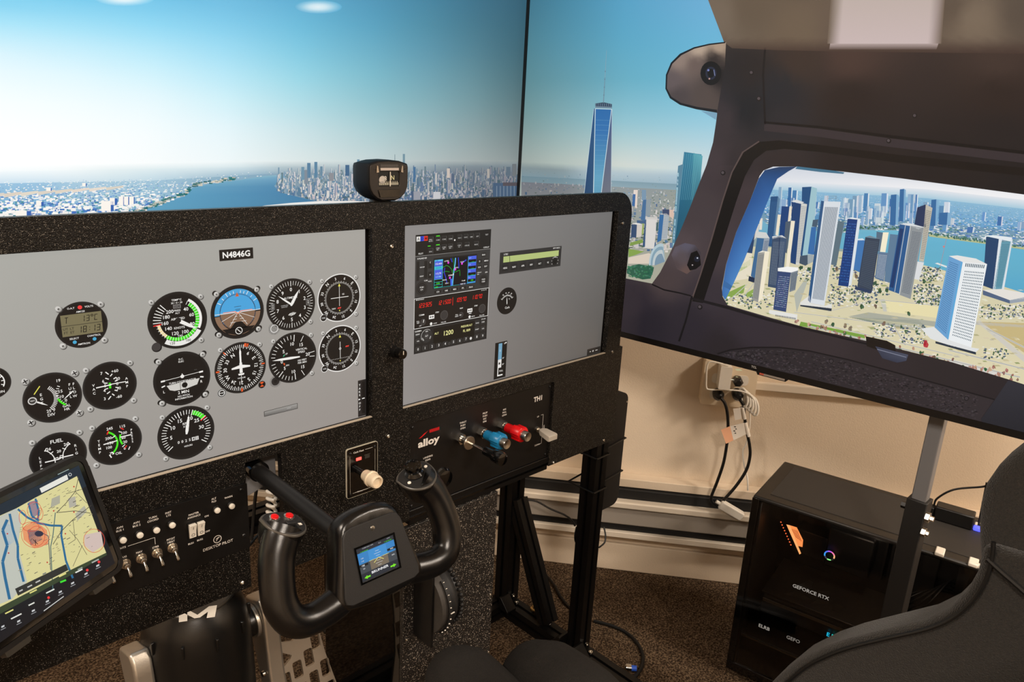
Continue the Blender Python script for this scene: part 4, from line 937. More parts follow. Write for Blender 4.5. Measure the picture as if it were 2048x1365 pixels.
# left bank: low white houses with deep blue shade, small trees
for i in range(7000):
    x = RND.uniform(xl, 548); t = RND.random() ** 0.85; y0 = hor1(x) + 20 - max(0, (x - 300)) * .05; y = y0 + t * (440 - y0)
    if in_river(x, y) or y > 470: continue
    s = 0.6 + 3.0 * t ** 1.3; k = RND.random()
    hz_ = (1 - t) * .55
    if k < .48: cc = mix(jit((246, 242, 238), 8), hazec(x), hz_ * .6); w, h = s * RND.uniform(1, 2.4), s * RND.uniform(.45, 1.0)
    elif k < .80: cc = mix(jit((42, 98, 176), 26), hazec(x), hz_); w, h = s * RND.uniform(.6, 1.8), s * RND.uniform(.4, .9)
    else: cc = mix(jit((44, 124, 138), 22), hazec(x), hz_); w, h = s * RND.uniform(.5, 1.4), s * RND.uniform(.4, .9)
    c.poly([(x - w, y - h), (x + w, y - h - .1 * w), (x + w, y + h * .8), (x - w, y + h)], cc, 1 + i % 4)
for i in range(9): 
    x = -60 + i * 34; c.poly([(x, 388 - x * .06), (x + 34, 386 - (x + 34) * .06), (x + 34, 392 - (x + 34) * .07), (x, 396 - x * .07)], jit((224, 214, 200), 6), 5)
for x0, y0, x1, y1, sh in ((202, 402, 221, 422, 6), (219, 396, 229, 410, 5), (237, 393, 246, 411, 2), (247, 393, 256, 410, 2), (258, 393, 267, 408, 2), (72, 403, 82, 412, 5), (31, 421, 53, 436, 9), (92, 375, 101, 382, 2), (164, 366, 171, 373, 2)):
    c.rect(x0, y0, x1, y1, (250, 244, 236), 6); c.rect(x1, y0 + 1, x1 + sh, y1, (56, 100, 176), 6)
for i in range(140):
    x = RND.uniform(265, 470); y = idwline([(262, 430), (370, 390), (385, 374), (480, 358), (592, 346)], x) - RND.uniform(0, 6); s = .6 + 2.2 * (430 - 0 - (430 - y)) / 430
    c.rect(x - s * 1.4, y - s * .6, x + s * 1.4, y + s * .5, jit((48, 112, 116), 16) if i % 3 else jit((210, 204, 188), 8), 5)
c.build('left_bank_picture', M_TVFINE, tv1, 'white houses with blue shadows on the left bank')
# right bank: dense grey-beige towers
c = Canvas((0, TVY, 0), X3, Z3, tf=tf1, step=1.0e-4, base=5)
def grey(x): return idw([(600, 0, (208, 200, 196)), (800, 0, (188, 182, 182)), (1040, 0, (138, 136, 140))], (x, 0), 1.5)
def blu(x): return idw([(600, 0, (74, 112, 146)), (800, 0, (78, 104, 134)), (1040, 0, (66, 84, 106))], (x, 0), 1.5)
items = []
for i in range(2300):
    x = RND.uniform(552, xr - 1); t = RND.random(); base = hor1(x) + 12 + t * 68
    if in_river(x, base) : continue
    items.append((base, x, t))
items.sort()
for n_, (base, x, t) in enumerate(items):
    tall = RND.random() < .20; h = (RND.uniform(8, 30) if tall and t < .7 else RND.uniform(2, 8)) * (.6 + .5 * t); w = RND.uniform(1.0, 2.6) * (.6 + .8 * t)
    k = RND.random(); cc = jit(grey(x), 16) if k < .55 else (jit(blu(x), 14) if k < .85 else mix(blu(x), (60, 84, 80), .6))
    cc = mix(cc, hazec(x), (1 - t) * .42)
    x1 = min(x + w, xr - .5); c.poly([(x - w, base - h), (x1, base - h), (x1, base), (x - w, base)], cc, 1 + n_ % 6)
    if k < .55: c.poly([(x - w * 1.6, base - h + .3), (x - w * .6, base - h), (x - w * .6, base), (x - w * 1.6, base)], mix(jit(blu(x), 10), hazec(x), (1 - t) * .35), 1 + n_ % 6)
for x, y0, y1, w, cc in ((617, 326, 356, 3.4, (88, 128, 158)), (631, 324, 356, 3, (92, 132, 160)), (605, 334, 360, 3, (110, 146, 168)), (612, 340, 368, 4, (128, 140, 152)), (642, 333, 352, 2.4, (106, 138, 160)), (694, 330, 352, 4, (70, 104, 138)), (716, 319, 352, 2.5, (106, 142, 164)), (716, 331, 372, 3, (196, 190, 190)), (662, 346, 362, 4.5, (140, 142, 148)), (807, 308, 340, 2.2, (116, 146, 160)), (789, 309, 330, .5, (110, 130, 140)), (828, 334, 364, 2.6, (74, 112, 148)), (896, 337, 356, 3, (200, 188, 178)), (905, 348, 366, 3, (84, 100, 122)), (1016, 334, 352, 4, (92, 108, 122)), (1028, 328, 352, 4, (110, 116, 120)), (976, 338, 356, 2.6, (170, 164, 158))):
    c.rect(x - w, y0, x + w, y1, cc, 8)
c.rect(985, 366, 1034, 404, (70, 92, 118), 8); c.rect(1005, 365, 1036, 372, (84, 78, 84), 9)
for i in range(6): c.rect(992 + i * 7, 372, 993.5 + i * 7, 402, (118, 134, 150), 9)
c.rect(826, 383, 840, 404, (150, 152, 162), 8); c.rect(822, 382, 827, 404, (72, 92, 120), 8); c.rect(866, 384, 880, 404, (196, 196, 200), 8)
c.build('right_bank_picture', M_TVFINE, tv1, 'crowded grey towers on the right bank')
c = Canvas((0, TVY, 0), X3, Z3, tf=tf1, step=1.0e-4, base=16)
c.poly([(480, 470), (500, 417), (530, 411), (580, 406), (640, 402), (700, 402), (760, 404), (800, 409), (840, 480)], [(180, 185, 185), (206, 212, 210), (226, 230, 228), (236, 236, 232), (236, 232, 226), (232, 228, 222), (222, 218, 214), (200, 198, 196), (150, 150, 150)], 0)
c.build('aircraft_nose_picture', M_TVFINE, tv1, 'white aircraft nose at the foot of the front screen')

# ---------------------------------------------------------------- right television
ra, rb = ray(1242, 673.5), ray(2048, 880); ra *= (-TZ0) / -ra.z; rb *= (-TZ0) / -rb.z
RU = (rb - ra); RU.z = 0; RU.normalize(); RNrm = RU.cross(Z3)
R0 = ra + RU * ((ra.y - 1.322) / -RU.y); R0.z = 0      # outer left edge
RW = 1.435
tv2 = thing('side_television', tuple(R0 + RU * .7 + Z3 * TZ0), 'large television on the right showing a cabin door window above a city', 'television')
MB().prism([[(0, TZ0), (RW, TZ0), (RW, TZ1), (0, TZ1)]], R0, RU, Z3, -0.045, -0.004).build('rear_housing', M_MATTE, tv2, bevel=0.004)
RB0 = .0135
MB().prism([[(0, TZ0), (RW, TZ0), (RW, TZ1), (0, TZ1)], [(.008, TZ0 + RB0), (.008, TZ1 - .006), (RW - .006, TZ1 - .006), (RW - .006, TZ0 + RB0)]], R0, RU, Z3, -0.004, 0.003).build('bezel', M_BLACK, tv2, smooth=0)
def tf2(p):
    q = onP(p[0], p[1], R0, RNrm) - R0; return (q.dot(RU), q.z)
def px2(u, v): return proj(R0 + RU * u + Z3 * v)
RU0, RU1, RV0, RV1 = .008, RW - .006, TZ0 + RB0, TZ1 - .006
def edge_u(v, x):       # u on height v whose pixel column is x
    lo, hi = RU0, RU1
    for _ in range(40):
        m_ = (lo + hi) / 2
        if px2(m_, v)[0] < x: lo = m_
        else: hi = m_
    return lo
def edge_v(u, y):
    lo, hi = RV0, RV1
    for _ in range(40):
        m_ = (lo + hi) / 2
        if px2(u, m_)[1] > y: lo = m_
        else: hi = m_
    return lo
k = Canvas(R0, RU, Z3, base=80); u = edge_u(TZ0 + .007, 1509); k.text('TCL', u, TZ0 + .0082, .0042, (200, 198, 195), 0, bold=1.4); k.build('maker_mark', M_PRINT, tv2)
u = edge_u(TZ0, 1545); MB().prism([[(u - .03, TZ0 - .006), (u + .028, TZ0 - .006), (u + .034, TZ0 + .001), (u - .034, TZ0 + .001)]], R0, RU, Z3, -0.012, .002).build('receiver_nub', M_BLACK, tv2)
k = Canvas(R0 + RNrm * .002, RU, Z3, base=2); k.rect(u - .026, TZ0 - .0045, u + .026, TZ0 - .0005, (150, 140, 130), 0); k.rect(u - .026, TZ0 - .0045, u - .017, TZ0 - .0005, (190, 90, 70), 1); k.text('FRONT', u + .004, TZ0 - .0025, .0024, (235, 232, 226), 1) if False else None; k.build('badge_sticker', M_PRINT, tv2)
c = Canvas(R0, RU, Z3, step=1.0e-4, base=1); nx, nz = 60, 36
for j in range(nz):
    for i in range(nx):
        q = [(RU0 + (RU1 - RU0) * a / nx, RV0 + (RV1 - RV0) * b / nz) for a, b in ((i, j), (i + 1, j), (i + 1, j + 1), (i, j + 1))]
        cols = []
        for p in q:
            P = px2(*p); cols.append(lin(gridc(SG2, P) if P[0] < 1470 else mix((206, 212, 222), (238, 238, 240), min(1, max(0, (P[1] - 340) / 40)))))
        c.raw(q, [(0, 1, 2, 3)], cols)
c.build('sky_picture', M_TV, tv2, 'blue hazy sky on the side screen')
CR1 = lambda zx, zy: (1240 + zx * .17582, 380 + zy * .17582)
CR2 = lambda zx, zy: (1440 + zx * .21978, 340 + zy * .21978)
CR3 = lambda zx, zy: (1740 + zx * .27848, 380 + zy * .27848)
CR5 = lambda zx, zy: (1400 + zx * .33697, 320 + zy * .33697)
CRT = lambda zx, zy: (1000 + zx * .39557, 60 + zy * .39557)
# --- view ahead of the pillar
def hor2(x): return 329 + (x - 1060) * 0.052
c = Canvas(R0, RU, Z3, tf=tf2, step=1.0e-4, base=3)
x_l = px2(RU0, -.1)[0] + .4
xs = [x_l + (1460 - x_l) * i / 20 for i in range(21)]
HZ2 = lambda x: idw([(1060, 0, (128, 144, 148)), (1250, 0, (176, 194, 202)), (1420, 0, (168, 192, 206))], (x, 0), 1.5)
LD2 = lambda x: idw([(1060, 0, (112, 116, 124)), (1250, 0, (142, 150, 152)), (1420, 0, (150, 156, 148))], (x, 0), 1.5)
bot2 = lambda x: px2(edge_u(RV0, x) if x > px2(RU0, RV0)[0] else RU0, RV0)[1] - 1
strip(c, xs, lambda x: hor2(x) - 5, lambda x: hor2(x) + 8, lambda x: gridc(SG2, (x, 320)), lambda x: HZ2(x), 0)
strip(c, xs, lambda x: hor2(x) + 8, lambda x: hor2(x) + 34, HZ2, lambda x: mix(HZ2(x), (110, 150, 172), .5), 0)
strip(c, xs, lambda x: hor2(x) + 34, lambda x: min(hor2(x) + 250, bot2(x) - 1), LD2, lambda x: (172, 170, 150), 0)
strip(c, xs, lambda x: hor2(x) + 24, lambda x: hor2(x) + 36, lambda x: mix(HZ2(x), (96, 130, 146), .6), lambda x: mix(HZ2(x), (104, 136, 150), .5), 1)
items = []
for i in range(1700):
    x = RND.uniform(x_l + 3, 1440); t = RND.random() ** .8; y = hor2(x) + 12 + t * 150
    if y < hor2(x) + 38 and y > hor2(x) + 22 and RND.random() < .85: continue
    items.append((y, x, t))
items.sort()
for n_, (y, x, t) in enumerate(items):
    s = .8 + 3 * t; k_ = RND.random(); dim = idw([(1060, 0, (.72, .72, .74)), (1250, 0, (.92, .93, .95)), (1420, 0, (1, 1, 1))], (x, 0), 1.5)
    cc = jit((214, 204, 198), 16) if k_ < .46 else (jit((86, 118, 150), 18) if k_ < .72 else jit((92, 110, 92), 16))
    cc = tuple(a * b for a, b in zip(cc, dim)); cc = mix(cc, HZ2(x), max(0, (.5 - t) * 1.1))
    h = s * (RND.uniform(1.5, 4) if k_ < .7 and RND.random() < .25 else RND.uniform(.5, 1.1)); w = s * RND.uniform(.5, 1.1)
    c.poly([(x - w, y - h), (x + w, y - h), (x + w, y), (x - w, y)], cc, 2 + n_ % 5)
def q4(cr, pts): return [cr(*p) for p in pts]
def grid(cv, quad, nu, nv, cc, L, fu=.5, fv=.5, u0=0.04, v0=0.03, u1=.96, v1=.97):
    """window pattern inside a quad tl, tr, br, bl"""
    tl, tr, br, bl = quad
    def at(u, v): 
        a = (tl[0] + (tr[0] - tl[0]) * u, tl[1] + (tr[1] - tl[1]) * u); b = (bl[0] + (br[0] - bl[0]) * u, bl[1] + (br[1] - bl[1]) * u)
        return (a[0] + (b[0] - a[0]) * v, a[1] + (b[1] - a[1]) * v)
    for j in range(nv):
        for i in range(nu):
            a0 = u0 + (u1 - u0) * (i + .5 - fu / 2) / nu; a1 = u0 + (u1 - u0) * (i + .5 + fu / 2) / nu; b0 = v0 + (v1 - v0) * (j + .5 - fv / 2) / nv; b1 = v0 + (v1 - v0) * (j + .5 + fv / 2) / nv
            cv.poly([at(a0, b0), at(a1, b0), at(a1, b1), at(a0, b1)], cc if not callable(cc) else cc(), L)
L0 = 9
for pts, cc in (([(300, 330), (425, 335), (390, 672), (280, 660)], (214, 210, 206)), ([(292, 305), (430, 312), (432, 345), (290, 340)], (202, 198, 194)), ([(292, 335), (306, 335), (288, 650), (262, 640)], (44, 76, 116)),
                ([(455, 280), (502, 283), (472, 575), (425, 600)], (56, 106, 158)), ([(502, 283), (560, 290), (540, 560), (474, 562)], (176, 184, 190)), ([(455, 272), (530, 266), (560, 290), (502, 284)], (226, 224, 220)),
                ([(265, 115), (302, 110), (290, 355), (238, 340)], (70, 108, 150)), ([(302, 108), (356, 110), (342, 300), (292, 300)], (140, 152, 160)), ([(252, 0), (300, 0), (300, 110), (250, 120)], (120, 148, 172)),
                ([(150, 45), (182, 50), (170, 190), (140, 180)], (62, 104, 158)), ([(182, 0), (206, 0), (196, 210), (172, 200)], (224, 208, 196)), ([(160, 0), (200, 0), (200, 50), (155, 50)], (226, 212, 204)),
                ([(136, 392), (196, 396), (188, 545), (128, 540)], (56, 76, 108)), ([(196, 392), (258, 396), (244, 530), (188, 545)], (206, 198, 190)), ([(140, 382), (200, 374), (262, 392), (196, 396)], (226, 222, 218)), ([(195, 345), (300, 350), (300, 385), (195, 378)], (70, 96, 130)),
                ([(485, 220), (565, 224), (563, 300), (485, 280)], (62, 74, 104)), ([(565, 222), (612, 226), (610, 330), (563, 300)], (214, 186, 170)), ([(412, 370), (440, 370), (432, 470), (412, 465)], (60, 92, 96))):
    c.poly(q4(CR1, pts), cc, L0)
grid(c, q4(CR1, [(502, 283), (560, 290), (540, 560), (474, 562)]), 4, 14, (122, 134, 146), L0 + 1)
for pts, cc in (([(120, 600), (260, 560), (270, 600), (110, 640)], (126, 152, 76)), ([(100, 670), (280, 700), (180, 740), (100, 765)], (132, 160, 78)), ([(250, 380), (275, 380), (270, 500), (250, 510)], (150, 168, 96)), ([(100, 770), (330, 720), (440, 760), (330, 840), (95, 840)], (216, 202, 186))): c.poly(q4(CR1, pts), cc, 8)
c.poly(q4(CR1, [(82, 900), (140, 860), (220, 845), (310, 862), (390, 880), (380, 930), (350, 1010), (260, 1020), (150, 985), (80, 950)]), (46, 92, 72), L0)
for i in range(90): 
    a = RND.random(); x, y = CR1(RND.uniform(90, 370), RND.uniform(860, 1000)); c.rect(x - 1.6, y - 1.2, x + 1.6, y + 1.2, jit((58, 112, 84), 22), L0 + 1)
for k_, (r, cc) in enumerate(((1.0, (176, 196, 204)), (.86, (132, 160, 176)), (.70, (188, 198, 200)), (.52, (120, 146, 166)))):
    n = 16; px, py = CR1(470, 850); c.poly([(px - 24 * r + 0, py + 2)] + [(px - 24 * r * math.cos(math.pi * i / n * .6), py - 42 * r * math.sin(math.pi * i / n * .6)) for i in range(n)] + [(px + 8, py - 6)], cc, L0 + 2 + k_)
c.build('city_picture', M_TVFINE, tv2, 'hazy city and river ahead of the pillar on the side screen')
# --- glass tower with a spire
c = Canvas(R0, RU, Z3, tf=tf2, step=1.0e-4, base=16)
c.poly(q4(CRT, [(476, 400), (484, 396), (474, 860), (424, 860)]), [(40, 82, 128), (40, 82, 128), (44, 78, 112), (38, 68, 104)], 0)
m_ = lambda a, b, t: (a[0] + (b[0] - a[0]) * t, a[1] + (b[1] - a[1]) * t)
ct = [(484, 400), (566, 403)], [(474, 860), (510, 860)]
cl = [(44, 104, 166), (52, 112, 172), (74, 136, 178), (98, 160, 190), (92, 150, 180)]
for i in range(4):
    a, b = m_(ct[0][0], ct[1][0], i / 4), m_(ct[0][1], ct[1][1], i / 4); a2, b2 = m_(ct[0][0], ct[1][0], (i + 1) / 4), m_(ct[0][1], ct[1][1], (i + 1) / 4)
    c.poly(q4(CRT, [a, b, b2, a2]), [cl[i], cl[i], cl[i + 1], cl[i + 1]], 0)
c.poly(q4(CRT, [(566, 403), (569, 403), (563, 860), (510, 860)]), [(64, 86, 132), (64, 86, 132), (112, 116, 126), (108, 112, 122)], 0)
for a, b, w in (((484, 398), (474, 860), 1.6), ((566, 402), (510, 860), 1.4), ((484, 398), (567, 401), 1.4), ((476, 400), (424, 860), .8), ((569, 402), (563, 860), .8)): c.line(CRT(*a), CRT(*b), w, (190, 210, 218), 1)
c.poly(q4(CRT, [(484, 372), (526, 366), (568, 375), (568, 397), (484, 394)]), (52, 70, 92), 1); c.poly(q4(CRT, [(484, 386), (568, 389), (568, 397), (484, 394)]), (110, 132, 150), 2)
for i in range(8): c.line(CRT(488 + i * 10.5, 372), CRT(488 + i * 10.5, 386), .8, (120, 140, 158), 2)
for i in range(14): 
    a, b = m_(ct[0][0], ct[1][0], .12 + i / 18), m_(ct[0][1], ct[1][1], .12 + i / 18); c.line(CRT(*a), CRT(*b), .35, (110, 165, 200), 1)
c.line(CRT(525, 370), CRT(533, 240), 1.8, (112, 140, 156), 1, w1=1.2); c.line(CRT(533, 240), CRT(541, 103), 1.2, (130, 160, 176), 1, w1=.7)
for t_ in (.15, .3, .45, .6): 
    p = CRT(*m_((525, 370), (541, 103), t_)); c.rect(p[0] - 1.1, p[1] - 1, p[0] + 1.1, p[1] + 1, (100, 126, 144), 2)
c.build('glass_tower_picture', M_TVFINE, tv2, 'tapering blue glass tower with a thin spire on the side screen')
c = Canvas(R0, RU, Z3, tf=tf2, step=1.0e-4, base=16)
c.poly([(1369, 304), (1404, 309), (1392, 420), (1345, 545), (1352, 440)], [(50, 120, 150), (60, 140, 160), (40, 98, 120), (30, 84, 96), (34, 88, 116)], 0)
c.poly([(1388, 306), (1406, 312), (1400, 380), (1382, 420)], [(84, 158, 172), (96, 168, 180), (60, 120, 140), (44, 100, 122)], 1); c.poly([(1357, 332), (1368, 328), (1356, 440), (1342, 552), (1346, 470)], (86, 130, 152), 1)
for i in range(40):
    t_ = RND.random(); c.rect(1356 - t_ * 12, 345 + t_ * 180, 1356 - t_ * 12 + 2.4, 345 + t_ * 180 + 5, jit((150, 185, 200), 14), 2)
for i in range(8): c.line((1370 + i * 4.3, 308), (1360 + i * 3.6, 400), .5, (96, 160, 180), 2)
c.build('teal_tower_picture', M_TVFINE, tv2, 'teal tower beside the cabin pillar on the side screen')
# --- view through the door window
WIN = [(1529, 341), (1521, 352), (1501, 404), (1474, 465), (1454, 529), (1445.5, 576), (1447, 593), (1457, 610), (1535, 633), (1609, 653.6), (1737, 682), (1905, 724), (2017, 758), (2048, 768), (2350, 850), (2350, 428), (2048, 389), (1804, 357), (1596, 333), (1548, 333.5)]
c = Canvas(R0, RU, Z3, tf=tf2, step=1.0e-4, base=3)
hor3 = lambda x: 366 + (x - 1552) * .055 + max(0, x - 1850) * .055
xs = [1440 + i * 46 for i in range(21)]
strip(c, xs, lambda x: hor3(x) - 4, lambda x: hor3(x) + 14, lambda x: (222, 226, 232), lambda x: (164, 200, 218), 0)
strip(c, xs, lambda x: hor3(x) + 14, lambda x: hor3(x) + 60, lambda x: (136, 182, 210), lambda x: (104, 158, 200), 0)
strip(c, xs, lambda x: hor3(x) + 60, lambda x: hor3(x) + 130, lambda x: (110, 150, 178), lambda x: (150, 166, 160), 0)
strip(c, xs, lambda x: hor3(x) + 130, lambda x: min(hor3(x) + 420, px2(edge_u(RV0, x), RV0)[1] - 2), lambda x: (206, 200, 168), lambda x: (222, 212, 176), 0)
items = []
for i in range(5200):
    x = RND.uniform(1530, 2350); t = RND.random() ** 1.1; items.append((hor3(x) + 16 + t * 86, x, t))
items.sort()
for n_, (y, x, t) in enumerate(items):
    s = .5 + 2.1 * t; k_ = RND.random(); cc = jit((226, 230, 232), 12) if k_ < .46 else (jit((54, 110, 178), 24) if k_ < .78 else jit((84, 128, 120), 18)); cc = mix(cc, (160, 195, 216), max(0, .55 - t * .9))
    w, h = s * RND.uniform(.7, 2.0), s * RND.uniform(.4, 1.0); sl = .12 * w
    c.poly([(x - w, y - h - sl), (x + w, y - h + sl), (x + w, y + sl), (x - w, y - sl)], cc, 1 + n_ % 4)
# far towers
for i in range(90):
    x = RND.uniform(1560, 1900) if i < 70 else RND.uniform(1900, 2300); y = hor3(x) + RND.uniform(40, 76); w = RND.uniform(2.5, 6); h = RND.uniform(12, 40) * (1 if i < 70 else .5); cc = jit(RND.choice([(60, 110, 166), (92, 140, 186), (196, 206, 216), (128, 162, 192)]), 12)
    c.poly([(x - w, y - h), (x + w, y - h), (x + w - 2, y), (x - w - 2, y)], cc, 5); c.poly([(x + w, y - h), (x + w + w * .6, y - h + 1), (x + w * 1.6 - 2, y), (x + w - 2, y)], jit((210, 218, 226), 12), 5)
for x, y, w, h in ((1806, 443, 6, 64), (1790, 450, 8, 60), (1870, 452, 7, 52), (1891, 450, 12, 24)): 
    c.poly([(x - w, y - h), (x + w * .4, y - h - 1), (x + w * .4 - 2, y), (x - w - 2, y)], (52, 104, 156), 6); c.poly([(x + w * .4, y - h - 1), (x + w, y - h + 1), (x + w - 2, y), (x + w * .4 - 2, y)], (126, 170, 204), 6)
def tree(x, y, s_, cc, L):
    for j in range(5):
        a = RND.uniform(0, 6.28); r = s_ * RND.uniform(.1, .55); c.disc(x + r * math.cos(a), y + r * 1.2 * math.sin(a), s_ * RND.uniform(.35, .6), jit(cc, 20), L + (j % 2), 6, ry=s_ * RND.uniform(.4, .75))
# river
c.poly(q4(CR5, [(340, 330), (420, 400), (850, 435), (930, 415), (1180, 420), (1360, 455), (1700, 500), (2100, 560), (2820, 680), (2820, 900), (1923, 790), (1700, 720), (1330, 625), (1060, 560), (850, 530), (420, 460), (330, 420)]),
       [(116, 172, 196), (112, 172, 198), (104, 172, 198), (112, 180, 202), (110, 180, 204), (104, 178, 206), (98, 176, 206), (96, 174, 204), (92, 168, 200), (78, 156, 194), (84, 164, 200), (90, 168, 200), (98, 174, 200), (100, 172, 198), (100, 170, 196), (104, 170, 196), (110, 170, 196)], 7)
c.poly(q4(CR5, [(1360, 440), (1700, 487), (2100, 545), (2820, 668), (2820, 682), (2100, 558), (1700, 500), (1360, 455)]), (176, 184, 140), 8)
for i in range(260):
    zx = RND.uniform(850, 2800); x, y = CR5(zx, idwline([(850, 426), (930, 408), (1180, 412), (1360, 446), (1700, 490), (2100, 548), (2801, 670)], zx) + RND.uniform(-14, 2)); c.rect(x - 1.6, y - 2, x + 1.6, y + 1, jit((66, 110, 96), 18), 9)
c.line(CR5(1425, 640), CR5(1465, 460), .6, (190, 120, 120), 8); c.poly(q4(CR5, [(1395, 615), (1410, 610), (1470, 632), (1465, 640)]), (220, 224, 224), 8); c.disc(*CR5(1448, 515), 2.2, (196, 130, 130), 8, 8)
# roads, lawns, houses and trees in the near field
for pts, cc in (([(250, 560), (310, 545), (310, 700), (200, 720)], (226, 218, 196)), ([(205, 650), (300, 590), (300, 625), (210, 680)], (150, 176, 92)), ([(160, 790), (270, 740), (260, 790), (150, 830)], (134, 164, 78)), ([(260, 800), (330, 760), (310, 830)], (140, 168, 84)), ([(560, 800), (630, 700), (640, 720), (575, 905)], (176, 180, 170)),
                ([(880, 930), (1000, 905), (1400, 960), (1400, 990), (1000, 940)], (168, 170, 156)), ([(1070, 830), (1095, 825), (1120, 900), (1090, 900)], (196, 196, 186)), ([(1640, 960), (1660, 950), (1923, 1160), (1923, 1200)], (204, 200, 190)), ([(1660, 960), (2300, 980), (2800, 1200), (1960, 1170)], (196, 178, 128)), ([(600, 960), (980, 1040), (980, 1060), (590, 985)], (120, 158, 66)),
                ([(1400, 945), (1923, 980), (1923, 995), (1400, 965)], (186, 184, 176)), ([(1480, 1180), (1760, 1250), (1800, 1330), (1480, 1200)], (214, 210, 204)), ([(1100, 830), (1420, 870), (1420, 940), (1110, 900)], (228, 218, 172))): c.poly(q4(CR5, pts), cc, 8)
for i in range(900):
    zx = RND.uniform(150, 2800); zy = RND.uniform(560, 1320)
    if zy < 620 + (zx - 1330) * .22 and zx > 800: continue
    x, y = CR5(zx, zy); w = RND.uniform(2, 9); h = w * RND.uniform(.12, .3); c.poly([(x - w, y - h), (x + w * .3, y - h * 1.2), (x + w, y + h), (x - w * .4, y + h)], jit(RND.choice([(196, 186, 146), (178, 172, 132), (214, 206, 176), (150, 160, 108), (188, 184, 168), (226, 220, 196)]), 8), 7 + i % 2)
for pa, pb, w in (((560, 905), (1400, 1010), 1.6), ((640, 985), (1900, 1290), 3), ((660, 960), (1500, 1160), 2), ((1060, 830), (1660, 890), 1.6), ((1420, 870), (1420, 960), 1.4), ((1150, 985), (1220, 1100), 2.4), ((760, 900), (1050, 830), 1.2), ((1640, 890), (2400, 1000), 1.8), ((1700, 1000), (2300, 1300), 3), ((280, 740), (180, 830), 1.6), ((330, 720), (240, 840), 1.6), ((1480, 1130), (2200, 1310), 3)): c.line(CR5(*pa), CR5(*pb), w, (206, 204, 196), 9); c.line(CR5(*pa), CR5(*pb), w * .3, (150, 152, 150), 10)
for i in range(10): c.line(CR5(890 + i * 14, 935 + i * 3), CR5(1300 + i * 12, 955 + i * 9), .7, (126, 138, 126), 9)
for x0, x1, y0, y1, n in ((1290, 1440, 640, 720, 130), (1270, 1430, 740, 860, 200), (760, 1060, 740, 870, 240), (1660, 2000, 860, 945, 200), (2000, 2800, 900, 1150, 130), (1030, 1160, 970, 1050, 70), (1190, 1340, 980, 1090, 110), (1680, 1830, 1110, 1180, 60), (150, 330, 790, 880, 60), (330, 480, 780, 880, 60), (560, 700, 640, 720, 60), (790, 960, 620, 720, 70), (1000, 1130, 690, 800, 60)):
    for i in range(n):
        x, y = CR5(RND.uniform(x0, x1), RND.uniform(y0, y1)); k_ = RND.random(); s = RND.uniform(1.2, 2.8)
        if k_ < .4: c.poly([(x - s, y - s * .5), (x + s, y - s * .3), (x + s, y + s * .5), (x - s, y + s * .3)], jit((232, 230, 224), 8), 9)
        elif k_ < .75: c.poly([(x - s, y - s * .5), (x, y - s), (x + s, y - s * .3), (x + s * .8, y + s * .6), (x - s, y + s * .4)], jit((82, 96, 118), 18), 9)
        else: tree(x, y, s * 1.1, (70, 98, 70), 9)
for i in range(150):
    zx = RND.uniform(560, 2700); zy = 1000 + (zx - 640) * .245 + RND.uniform(-40, 30); x, y = CR5(zx, zy); cc = jit(RND.choice([(156, 112, 98), (180, 140, 118), (66, 104, 66), (120, 92, 78)]), 16); tree(x, y, RND.uniform(2.4, 5.0), cc, 10)
for zx, zy in ((755, 960), (790, 975), (895, 1000), (960, 870), (1045, 870), (865, 985), (1240, 910), (1070, 775), (1110, 775), (1095, 970), (1330, 720), (1300, 840), (1040, 735), (925, 690), (600, 640), (650, 650), (815, 650)):
    x, y = CR5(zx, zy); tree(x, y, 5, (122, 104, 88) if zx % 2 else (62, 92, 66), 10)
tree(*CR5(1340, 1095), 8, (180, 58, 70), 11)
c.build('window_landscape_picture', M_TVFINE, tv2, 'river, lawns and houses seen through the door window')
# main buildings through the window; each entry: faces with colour, optional grids
def bld(label, faces, grids=(), lines=(), base=16):
    cv = Canvas(R0, RU, Z3, tf=tf2, step=1.0e-4, base=base)
    for cr, pts, cc in faces: cv.poly(q4(cr, pts), cc, 0)
    for cr, pts, nu, nv, cc, fu, fv in grids: grid(cv, q4(cr, pts), nu, nv, cc, 1, fu, fv)
    for cr, a, b, w, cc in lines: cv.line(cr(*a), cr(*b), w, cc, 2)
    return cv.build('tower_block_picture', M_TVFINE, tv2, label)
B = 16
bld('teal tower with a pale side behind the cluster', [(CR2, [(750, 157), (835, 153), (752, 780), (735, 782)], (34, 78, 124)), (CR2, [(835, 153), (886, 168), (842, 770), (752, 780)], (156, 192, 202)), (CR2, [(725, 785), (800, 770), (800, 860), (780, 872), (725, 850)], (66, 82, 100)), (CR2, [(800, 770), (850, 765), (850, 835), (800, 862)], (156, 166, 170))], base=B)
bld('tall dark blue tower with flat top', [(CR2, [(465, 243), (530, 240), (482, 700), (424, 690)], (40, 80, 124)), (CR2, [(530, 240), (548, 265), (505, 640), (482, 660)], (92, 128, 160))], [(CR2, [(468, 275), (528, 272), (482, 690), (428, 680)], 8, 1, (52, 94, 140), .4, .98)], base=B)
bld('navy tower with a cream side', [(CR2, [(565, 330), (636, 335), (602, 640), (540, 620)], (28, 64, 118)), (CR2, [(636, 330), (662, 334), (622, 620), (602, 640)], (228, 218, 198)), (CR2, [(530, 405), (558, 408), (532, 600), (508, 592)], (232, 222, 200))], base=B + 3)
